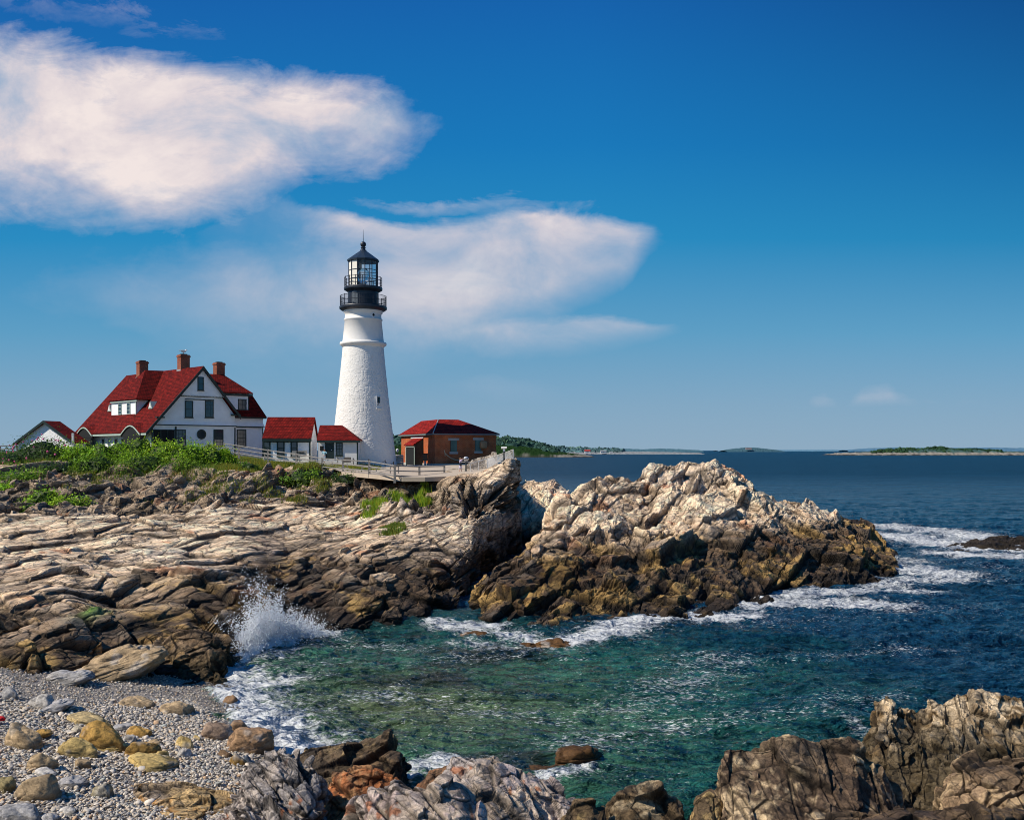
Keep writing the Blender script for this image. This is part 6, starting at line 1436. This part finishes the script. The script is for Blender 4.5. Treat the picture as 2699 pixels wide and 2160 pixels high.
o = mesh_from('stone_wall', q, grid_faces(130, 60), rock_mat('wall_stone', fine=3, bump=.01), col=(np.array([.46,.41,.35])[None]*(.6+.7*c0_)[:,None]*(1-.6*cr0)[:,None]))
tag(o, 'low rough stone wall on the rock behind the chain link fence', 'wall')

# ---------------------------------------------------------------- viewers, lamp, post
M_iron2 = new_mat('painted_iron', (.03,.04,.045), rough=.5); M_silver = new_mat('silver_casing', (.62,.64,.66), rough=.35, metal=.5)
def viewer(b, h, label, side=1):
    r_ = thing('coin_viewer', b, label, 'viewer')
    MB().lathe(tuple(b), [(.30,0),(.28,.06),(.10,.14),(.07,.3),(.06,h*.62),(.10,h*.64),(.10,h*.68),(.05,h*.70),(.05,h*.78)], 16).build('pedestal', M_iron2, r_)
    return r_
b_ = P(*(1180+470/9.8, 1120+1215/9.8), 98); h_ = 40*K*98
v = viewer(b_, h_, 'dark coin viewer with a round silver head beside the woman with the camera')
V, F = ell(b_+[.02,0,h_*.88], (.26,.2,.24), 3); hd = mesh_from('viewer_head', V, F, M_silver, v, smooth=True); k = MB()
for s_ in (-.09, .13): k.bar(b_+[s_,-.34,h_*.9], b_+[s_,.0,h_*.9], .08, 10)
k.build('eyepiece', M_iron2, hd); MB().box(b_[0]-.45,b_[0]+.45,b_[1]-.06,b_[1]+.06,b_[2]+h_*.66,b_[2]+h_*.70).build('handle_bar', M_galv, v)
b_ = P(1180+1455/9.8, 1120+940/9.8, 83); h_ = 38*K*83
v = viewer(b_, h_, 'coin viewer with a white tube head standing on the cliff top')
MB().bar(b_+[-.24,0,h_*.95], b_+[.24,-.05,h_*.96], .085, 12).build('viewer_head', M_gull, v); MB().box(b_[0]-.09,b_[0]+.09,b_[1]-.08,b_[1]+.08,b_[2]+h_*.72,b_[2]+h_*.88).build('coin_box', M_silver, v)
b_ = P(1047.5, 1213, 127); lp = thing('globe_lamp', b_, 'white globe lamp on a dark post right of the tower', 'lamp')
MB().bar(b_, b_+[0,0,1.05], .07, 8).build('pole', M_iron2, lp); V, F = ell(b_+[.0,-.05,1.3], (.2,.2,.24), 2); mesh_from('globe', V, F, M_gull, lp, smooth=True)
b_ = P(*z1(592,830), 106); MBp = MB().box(b_[0]-.10,b_[0]+.10,b_[1]-.1,b_[1]+.1,b_[2]-.8,P(*z1(592,742),106)[2]); o = MBp.build('post', M_white); o.name = 'white_marker_post'; tag(o, 'plain white post standing between the garage and the big house', 'post')

# ---------------------------------------------------------------- people
def skinned(name, parent, verts, edges, mat, sub=2, smooth=True):
    """verts = (x, y, z, radius); one continuous tapering surface"""
    og = ORG[parent.name]
    me = bpy.data.meshes.new(name); me.from_pydata([tuple(np.array(v[:3])-og) for v in verts], edges, []); o = link_mesh(name, me, mat, parent); ORG[o.name] = og
    md = o.modifiers.new('skin', 'SKIN'); md.use_smooth_shade = True
    for i, v in enumerate(verts):
        sv = me.skin_vertices[0].data[i]; rr_ = v[3]; sv.radius = (rr_, rr_) if not isinstance(rr_, tuple) else rr_; sv.use_root = (i == 0)
    s = o.modifiers.new('sub', 'SUBSURF'); s.levels = sub; s.render_levels = sub
    return o
def person(base, h, face, arms, label, skin, top, bottom, hair, legs=((.09,0),(-.09,0)), skirt=False):
    """face = heading in degrees; arms = for each side the elbow and wrist offsets from the shoulder in units of height"""
    c, s = math.cos(math.radians(face)), math.sin(math.radians(face))
    def L(x, y, z): return (base[0]+(x*c-y*s)*h, base[1]+(x*s+y*c)*h, base[2]+z*h)     # x forward, y left, z up
    root = thing('person', base, label, 'person')
    V = [(*L(0,0,.53), .062*h), (*L(0,0,.62), .058*h), (*L(0,0,.73), .070*h), (*L(0,0,.80), .060*h), (*L(0,0,.845), .030*h), (*L(.004,0,.885), .040*h), (*L(.010,0,.925), .052*h), (*L(.004,0,.965), .043*h)]
    E = [(0,1),(1,2),(2,3),(3,4),(4,5),(5,6),(6,7)]
    V.append((*L(.058,0,.918), .010*h)); E.append((6,8))      # nose
    sh = {}
    for k_, (sd_, (el, wr)) in enumerate(zip((1,-1), arms)):
        i = len(V); S_ = (0, sd_*.105, .80); e = tuple(a+b for a, b in zip(S_, el)); w_ = tuple(a+b for a, b in zip(S_, wr)); d = np.array(w_)-np.array(e); d /= np.linalg.norm(d)
        V += [(*L(*S_), .036*h), (*L(*e), .025*h), (*L(*w_), .017*h)]; E += [(3,i),(i,i+1),(i+1,i+2)]
        hc = np.array(w_)+d*.035; V.append((*L(*hc), (.022*h, .013*h))); E.append((i+2,i+3)); j = i+3
        pr = np.cross(d, [0,.3,1.0]); pr /= np.linalg.norm(pr)
        for fi, (off_, ln) in enumerate(((-.015,.040),(-.005,.047),(.005,.044),(.015,.035))):
            a = hc+pr*off_+d*.02; b2 = a+d*ln*.6; c2 = b2+d*ln*.35+np.array([0,0,-.008]); n0 = len(V)
            V += [(*L(*a), .0055*h), (*L(*b2), .005*h), (*L(*c2), .004*h)]; E += [(j,n0),(n0,n0+1),(n0+1,n0+2)]
        a = np.array(w_)+d*.018+pr*.02; n0 = len(V); V += [(*L(*a), .006*h), (*L(*(a+pr*.016+d*.02)), .005*h)]; E += [(j,n0),(n0,n0+1)]
        sh[sd_] = (S_, e, w_)
    for sd_, (fw, bk) in zip((1,-1), legs):
        i = len(V); V += [(*L(0,sd_*.05,.49), .052*h), (*L(fw*.5+.012,sd_*.055,.28), .036*h), (*L(fw,sd_*.055,.05), .021*h), (*L(fw+.03,sd_*.06,.018), .018*h), (*L(fw+.085,sd_*.065,.014), .014*h)]
        E += [(0,i),(i,i+1),(i+1,i+2),(i+2,i+3),(i+3,i+4)]
    skinned('body', root, V, E, skin)
    T = [(*L(0,0,.50), .072*h), (*L(0,0,.60), .068*h), (*L(0,0,.73), .080*h), (*L(0,0,.805), .064*h), (*L(0,0,.83), .040*h)]; TE = [(0,1),(1,2),(2,3),(3,4)]
    for sd_ in (1, -1):
        S_, e, w_ = sh[sd_]; i = len(T); m2 = tuple(a*.35+b*.65 for a, b in zip(e, w_)); T += [(*L(*S_), .044*h), (*L(*e), .033*h), (*L(*m2), .026*h)]; TE += [(3,i),(i,i+1),(i+1,i+2)]
    skinned('top', root, T, TE, top)
    if skirt:
        MB().lathe((0,0,0), [(.068*h,.53*h),(.09*h,.45*h),(.12*h,.24*h),(.115*h,.235*h)], 16, cap=False)
        k = MB(); k.lathe(tuple(base), [(.068*h,.54*h),(.092*h,.45*h),(.125*h,.22*h)], 20); k.build('skirt', bottom, root, smooth=True)
    else:
        B_ = [(*L(0,0,.53), .066*h)]; BE = []
        for sd_, (fw, bk) in zip((1,-1), legs):
            i = len(B_); B_ += [(*L(0,sd_*.05,.48), .060*h), (*L(fw*.5+.012,sd_*.055,.28), .045*h), (*L(fw,sd_*.055,.07), .032*h)]; BE += [(0,i),(i,i+1),(i+1,i+2)]
        skinned('trousers', root, B_, BE, bottom)
    V_, F_ = ell((0,0,0), (1,1,1), 3); hv = np.array([L(-.010+v[0]*.054, v[1]*.054, .938+v[2]*.056-(.03 if v[0] < -.2 and v[2] < 0 else 0)) for v in V_]); keep = V_[:,0] < .55
    ff = np.array([f for f in F_ if keep[f].all() or all(V_[f][:,2] > .35)]); mesh_from('hair', hv, ff.astype(np.int32), hair, root, smooth=True)
    ee = MB()
    for y_ in (-.018, .018):
        p_ = np.array(L(.048, y_, .930)); ee.bar(p_, p_+np.array([c, s, 0])*.008*h, .006*h, 6)
    ee.build('eyes', M_dark, root)
    p_ = np.array(L(.05,0,.897)); MB().box(p_[0]-.02*h*abs(s)-.004,p_[0]+.02*h*abs(s)+.004,p_[1]-.02*h*abs(c)-.004,p_[1]+.02*h*abs(c)+.004,p_[2]-.003,p_[2]+.003).build('mouth', new_mat('lip', (.4,.12,.10)), root)
    return root, L
skin_m = new_mat('skin', (.55,.33,.24), rough=.6, var=.05)
b_ = P(855.5, 1219, 111.5); person(b_, 36*K*111.5, 75, (((-.03,.09,-.13),(.10,.03,-.12)),((-.03,-.09,-.13),(.10,-.03,-.12))), 'person in light blue shirt and pale trousers standing before the entrance door', skin_m,
    new_mat('light_blue_cotton', (.35,.62,.72), rough=.9), new_mat('pale_denim', (.42,.50,.58), rough=.9), new_mat('auburn_hair', (.30,.12,.06), rough=.7))
b_ = P(1180+330/9.8, 1120+1210/9.8, 97); pr_, L_f = person(b_, 38*K*97, 20, (((.07,.06,.02),(.13,.02,.10)),((.07,-.06,.02),(.13,-.02,.10))), 'woman in lavender dress raising a camera beside the silver coin viewer', skin_m,
    new_mat('lavender_cotton', (.55,.48,.66), rough=.9), new_mat('pale_lavender_skirt', (.66,.60,.74), rough=.9), new_mat('light_brown_hair', (.40,.24,.13), rough=.7), skirt=True)
q_ = np.array(L_f(.18, 0, .915)); cmr = MB().box(q_[0]-.04,q_[0]+.04,q_[1]-.06,q_[1]+.06,q_[2]-.04,q_[2]+.04).bar(q_, q_+np.array([.09,.03,0]), .03, 8).build('camera_body', new_mat('black_plastic', (.02,.02,.02), rough=.4)); tag(cmr, 'small black camera held up by the woman in lavender', 'camera')
q_ = np.array(L_f(-.03, -.12, .58)); bg_ = MB(); bg_.hexa([q_+np.array(v) for v in [(-.12,-.06,-.20),(.12,-.06,-.20),(.12,.06,-.20),(-.12,.06,-.20),(-.09,-.04,.10),(.09,-.04,.10),(.09,.04,.10),(-.09,.04,.10)]]); bg_.bar(q_+[0,0,.08], np.array(L_f(0,.03,.83)), .015, 5)
tag(bg_.build('shoulder_bag', bpy.data.materials['black_plastic']), 'black bag hanging from the shoulder of the woman in lavender', 'bag')
# red cloth bag at the left edge of the beach
p_ = beach_pt(-4, 1906); V, F = ico(4); rr_ = 1+.18*fbm(V*2.2, 3, 9); q_ = V*rr_[:,None]*np.array([.16,.12,.07]); q_[:,2] = np.maximum(q_[:,2], -.04)
o = mesh_from('red_cloth', q_+p_+[-.03,.1,.10], F, new_mat('red_fabric', (.50,.015,.02), rough=.9), smooth=True); tag(o, 'crumpled red cloth lying at the left edge behind the pale boulder', 'cloth')

# ---------------------------------------------------------------- spray of the breaking wave
M_spray = new_mat('sea_spray', (.86,.89,.92), rough=.5, var=0)
r = np.random.default_rng(12)
octv = np.array([[1,0,0],[-1,0,0],[0,1,0],[0,-1,0],[0,0,1],[0,0,-1]], float); octf = np.array([[0,2,4],[2,1,4],[1,3,4],[3,0,4],[2,0,5],[1,2,5],[3,1,5],[0,3,5]])
pts, szs = [], []
def vz(x, y, Y): return P(x*1.2524, y*1.2524, Y)
fans = [ # foot, direction across and up the picture, spread, height in m, strands
 (498,1402,-.05,.22,1.9,70),(515,1396,.0,.30,2.9,110),(535,1388,.05,.26,3.6,120),(556,1378,.02,.30,3.0,110),(578,1366,.06,.16,3.9,60),(590,1356,.20,.30,2.4,90),(615,1350,.34,.36,2.0,90),(640,1345,.45,.40,1.3,60),(480,1425,-.15,.3,1.0,60),(470,1455,-.1,.4,.7,60),(545,1372,-.02,.10,5.0,36)]
for x0, y0, dxx, spr, hh_, ns in fans:
    Y0 = 40+(x0-480)*.028; a = vz(x0, y0, Y0)
    for k_ in range(int(ns*.8)):
        top_ = .8*hh_*r.beta(2.2, 1.6); vx = r.normal(dxx, spr)*1.05; vy = r.normal(-.1, .3); m_ = int(r.integers(40, 110)); t = r.beta(1.1, 1.5, m_)*r.uniform(.75, 1.5)
        o_ = a+np.array([r.normal(0, .28), r.normal(0, .3), -.1])
        wob = .05+.16*t
        q_ = o_+np.stack([vx*t, vy*t, top_*(2*t-t*t)], 1)+r.normal(size=(m_,3))*wob[:,None]*r.uniform(.3, 1)
        pts.append(q_); szs.append(r.gamma(1.6, .0060, m_)*(1.9-1.25*np.clip(t,0,1.2))+.004)
p_ = np.concatenate(pts); s_ = np.concatenate(szs); ok = p_[:,2] > -.1; p_, s_ = p_[ok], s_[ok]
n = len(p_)
V = (octv[None]*s_[:,None,None]*r.uniform(.7,1.5,(n,1,3))+p_[:,None]).reshape(-1, 3); F = (octf[None]+(np.arange(n)*6)[:,None,None]).reshape(-1, 3).astype(np.int32)
o = mesh_from('wave_spray', V, F, M_spray, smooth=True); tag(o, kind='stuff')

# churned white water at the foot of the spray
Vb, Fb = ico(5); fvs, ffs = [], []
for i_, (x0, y0, rx, rz) in enumerate([(492,1412,.8,.45),(515,1400,.9,.75),(540,1390,.9,.8),(565,1378,.8,.75),(592,1366,.8,.5),(620,1356,.8,.38),(478,1440,.7,.35),(470,1470,.7,.25)]):
    c_ = vz(x0, y0, 40+(x0-480)*.028); c_[2] = 0
    nn_ = fbm(Vb*2.4+i_*7, 5, 700+i_, .68); sp_ = np.maximum(0, fbm(Vb*5+i_*3, 3, 720+i_, .6))
    qv = Vb*.72*(1+.55*nn_+.5*sp_)[:,None]*np.array([rx, .55, rz]); fvs.append(qv+c_); ffs.append(Fb+len(Vb)*i_)
o = mesh_from('breaking_foam', np.concatenate(fvs), np.concatenate(ffs).astype(np.int32), M_spray, smooth=True); tag(o, kind='stuff')
# ---------------------------------------------------------------- far shores
def hazed(c, t, h=(.17,.30,.42)): return tuple(a*(1-t)+b*t for a, b in zip(c, h))  # air haze blended into the base colour
def land(name, prof, Y, depth, colr, seed, amp=.12, n=260, cols=None, zb=-1.0):
    """low land seen side-on: prof = (sx, sy of the skyline)"""
    xs = np.array([p[0] for p in prof], float); ys = np.array([p[1] for p in prof], float)
    sx = np.linspace(xs[0], xs[-1], n); top = CZ-(np.interp(sx, xs, ys)-HY)*K*Y
    t = np.linspace(0, 1, 26); g = np.zeros((n, 26, 3))
    sh = np.sin(np.clip(t*1.15, 0, 1)*math.pi)**.6
    g[...,1] = Y-depth*.2+t[None]*depth; g[...,0] = ((sx-CX)*K*Y)[:,None]
    g[...,2] = zb+(top-zb)[:,None]*sh[None]
    q = g.reshape(-1, 3); L = (xs[-1]-xs[0])*K*Y; q[:,2] += np.repeat(top-zb, 26)*amp*fbm(q/(L*.02), 4, seed)*(q[:,2] > zb+.5)
    c = np.tile(np.array(colr), (len(q),1))*(1+.35*fbm(q/(L*.01), 3, seed+4))[:,None]
    if cols: c = cols(q, c)
    o = mesh_from(name, q, grid_faces(n, 26), M_far, col=np.clip(c, .003, .8)); o['kind'] = 'structure'; return o
M_far = bpy.data.materials.new('far_land'); M_far.use_nodes = True; nd, lk = nt(M_far); a = N(nd, 'ShaderNodeAttribute', attribute_name='Col'); lk.new(a.outputs['Color'], nd['Principled BSDF'].inputs['Base Color']); nd['Principled BSDF'].inputs['Roughness'].default_value = 1; nd['Principled BSDF'].inputs['Specular IOR Level'].default_value = 0
GRN = np.array([.016,.040,.012])
def woods(name, prof, base, Y, depth, n, rad, seed, haze=.1, kind='stuff', label=None, cat=None):
    r = np.random.default_rng(seed); V, F = ico(2); nv = len(V)
    xs = np.array([p[0] for p in prof], float); ys = np.array([p[1] for p in prof], float); bs = np.interp(xs, [p[0] for p in base], [p[1] for p in base])
    sx = r.uniform(xs[0], xs[-1], n); d = r.uniform(0, 1, n); YY = Y+d*depth
    yt = np.interp(sx, xs, ys); yb = np.interp(sx, [p[0] for p in base], [p[1] for p in base])
    sy = yb+(yt-yb)*np.clip(d*1.25, 0, 1)+r.normal(0, .4, n)
    s_ = rad*r.uniform(.6, 1.25, n)
    c = np.stack([(sx-CX)*K*YY, YY, CZ-(sy-HY)*K*YY-s_*.7], 1)
    dv = 1+.28*r.standard_normal((n, nv)).clip(-1.6, 1.6)
    Q = V[None]*dv[:,:,None]*s_[:,None,None]*np.array([1,1,1.0])[None,None]*np.stack([r.uniform(.8,1.2,n), np.ones(n), r.uniform(.7,1.3,n)], 1)[:,None,:]+c[:,None]
    br = r.uniform(.5, 1.6, (n,1)); col = np.array(hazed(GRN, haze))[None]*br*(1+np.array([.5,.35,0])*(r.random((n,1)) > .85))
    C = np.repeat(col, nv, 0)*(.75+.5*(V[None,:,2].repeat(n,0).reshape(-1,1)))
    o = mesh_from(name, Q.reshape(-1,3), (F[None]+(np.arange(n)*nv)[:,None,None]).reshape(-1,3).astype(np.int32), M_far, col=np.clip(C, .003, .5))
    return tag(o, label, cat, kind=kind)
sandy = np.array([.26,.235,.20])
def shore_rock(zr):
    def f(q, c):
        t = sst(zr+1.2, zr-.6, q[:,2]+1.5*fbm(q/9, 3, 7)); dk = sst(1.6, .6, q[:,2]+.6*fbm(q/6, 3, 9))
        return mixc(mixc(c, np.broadcast_to(sandy, c.shape)*(1+.35*fbm(q/5, 3, 3))[:,None], t), np.broadcast_to([.05,.045,.04], c.shape), dk)
    return f
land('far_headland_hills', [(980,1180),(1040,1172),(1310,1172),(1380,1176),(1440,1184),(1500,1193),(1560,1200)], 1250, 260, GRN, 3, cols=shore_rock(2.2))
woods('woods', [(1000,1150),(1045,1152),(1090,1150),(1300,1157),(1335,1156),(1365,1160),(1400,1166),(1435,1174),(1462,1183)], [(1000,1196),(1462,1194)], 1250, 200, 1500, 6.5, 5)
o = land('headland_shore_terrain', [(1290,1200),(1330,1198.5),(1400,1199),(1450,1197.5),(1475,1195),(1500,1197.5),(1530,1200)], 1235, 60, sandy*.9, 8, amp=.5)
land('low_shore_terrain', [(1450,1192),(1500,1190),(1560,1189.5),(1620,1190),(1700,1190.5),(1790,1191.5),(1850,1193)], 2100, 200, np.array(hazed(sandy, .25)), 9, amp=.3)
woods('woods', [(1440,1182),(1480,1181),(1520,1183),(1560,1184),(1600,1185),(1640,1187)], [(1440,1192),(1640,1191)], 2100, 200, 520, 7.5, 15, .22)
land('distant_hills', [(1560,1184),(1600,1180),(1650,1182),(1700,1184),(1740,1182),(1790,1183),(1850,1186)], 4600, 300, (.07,.15,.19), 10, amp=.2)  # bluish air haze is painted into the colour of the far hills
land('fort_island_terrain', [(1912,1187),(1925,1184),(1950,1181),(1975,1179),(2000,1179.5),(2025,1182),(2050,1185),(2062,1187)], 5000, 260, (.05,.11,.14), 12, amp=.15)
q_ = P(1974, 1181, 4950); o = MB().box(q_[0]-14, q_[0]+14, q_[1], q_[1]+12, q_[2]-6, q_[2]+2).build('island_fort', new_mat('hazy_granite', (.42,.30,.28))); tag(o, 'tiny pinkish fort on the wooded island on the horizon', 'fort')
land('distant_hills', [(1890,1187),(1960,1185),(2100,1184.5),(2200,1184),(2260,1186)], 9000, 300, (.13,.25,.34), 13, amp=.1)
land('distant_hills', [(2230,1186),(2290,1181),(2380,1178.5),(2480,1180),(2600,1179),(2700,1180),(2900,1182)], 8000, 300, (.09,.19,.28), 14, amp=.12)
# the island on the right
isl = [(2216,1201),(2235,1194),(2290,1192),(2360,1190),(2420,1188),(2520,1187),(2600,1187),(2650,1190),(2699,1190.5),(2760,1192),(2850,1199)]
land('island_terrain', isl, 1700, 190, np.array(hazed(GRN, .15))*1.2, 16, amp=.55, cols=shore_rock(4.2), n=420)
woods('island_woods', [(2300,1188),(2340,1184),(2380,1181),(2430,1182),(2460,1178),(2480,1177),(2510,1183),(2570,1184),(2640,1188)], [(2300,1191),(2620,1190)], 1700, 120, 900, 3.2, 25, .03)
# houses on the far shore
def far_house(sx, sy, w, h, Y, wall, roofc, label):
    c = P(sx, sy, Y); s = K*Y; W_, H_ = w*s/2, h*s; rt = thing('far_house', c, label, 'house')
    MB().box(c[0]-W_, c[0]+W_, Y-W_*.7, Y+W_*.7, c[2]-1, c[2]+H_*.55).build('wall', wall, rt)
    k = MB(); k.slab([(c[0]-W_*1.1,Y-W_*.8,c[2]+H_*.52),(c[0]+W_*1.1,Y-W_*.8,c[2]+H_*.52),(c[0]+W_*1.1,Y,c[2]+H_),(c[0]-W_*1.1,Y,c[2]+H_)], .3); k.slab([(c[0]-W_*1.1,Y+W_*.8,c[2]+H_*.52),(c[0]+W_*1.1,Y+W_*.8,c[2]+H_*.52),(c[0]+W_*1.1,Y,c[2]+H_),(c[0]-W_*1.1,Y,c[2]+H_)], .3); k.build('roof', roofc, rt)
    k = MB()
    for i in range(3): x = c[0]-W_*.6+W_*.5*i; k.box(x, x+W_*.2, Y-W_*.7-.1, Y-W_*.7-.02, c[2]+H_*.15, c[2]+H_*.38)
    k.build('window', M_dark, rt)
fr_r = new_mat('far_red_roof', (.35,.05,.04)); fr_g = new_mat('far_grey_roof', (.25,.27,.28))
far_house(1548, 1193, 14, 9, 2060, M_white, fr_r, 'small white house with red roof on the far shore')
far_house(1590, 1193, 15, 7, 2060, M_white, fr_g, 'small white house with grey roof right of the red roofed one on the far shore')
far_house(1611, 1193.5, 8, 4, 2060, M_white, fr_g, 'tiny white shed beside the grey roofed house on the far shore')
# buoys
M_buoy = new_mat('white_buoy', (.85,.84,.80), rough=.5)
proto = None
for i, (sx, sy) in enumerate([(1687,1219),(2276,1198),(2325,1202),(2382,1203),(2485,1206),(2568,1206),(2382,1365),(2540,1204)]):
    Y = CZ/((sy-HY)*K); p_ = np.array([(sx-CX)*K*Y, Y, -.1]); s_ = 1.0*K*Y*1.05
    if proto is None:
        proto = thing('buoy', (0,0,0), 'small white buoy floating on the open sea', 'buoy', 'white buoys scattered on the sea')
        b1 = MB().lathe((0,0,0), [(.3,-.3),(.85,.0),(1.0,.5),(.8,1.0),(.3,1.3)], 12).build('float', M_buoy, proto, smooth=True); b2 = MB().bar((0,0,1.2), (0,0,2.2), .09, 6).build('stick', M_buoy, proto); o = proto
    else:
        o = proto.copy(); COL.objects.link(o)
        for ch in (b1, b2): c2 = ch.copy(); COL.objects.link(c2); c2.parent = o
    o.location = p_; o.scale = (s_*.55,)*3
q_ = P(1742, 1196.5, 2100); q_[2] = 0
bt = thing('motorboat', q_, 'small white boat far out before the low sandy shore', 'boat')
k = MB(); k.hexa([q_+np.array(v) for v in [(-3.4,-1,0),(3.0,-1,0),(3.0,1,0),(-3.4,1,0),(-3.8,-1.4,1.4),(4.2,-.9,1.7),(4.2,.9,1.7),(-3.8,1.4,1.4)]]); k.build('hull', M_buoy, bt)
MB().box(q_[0]-1.4,q_[0]+.9,q_[1]-.9,q_[1]+.9,1.5,3.2).build('cabin', M_buoy, bt)
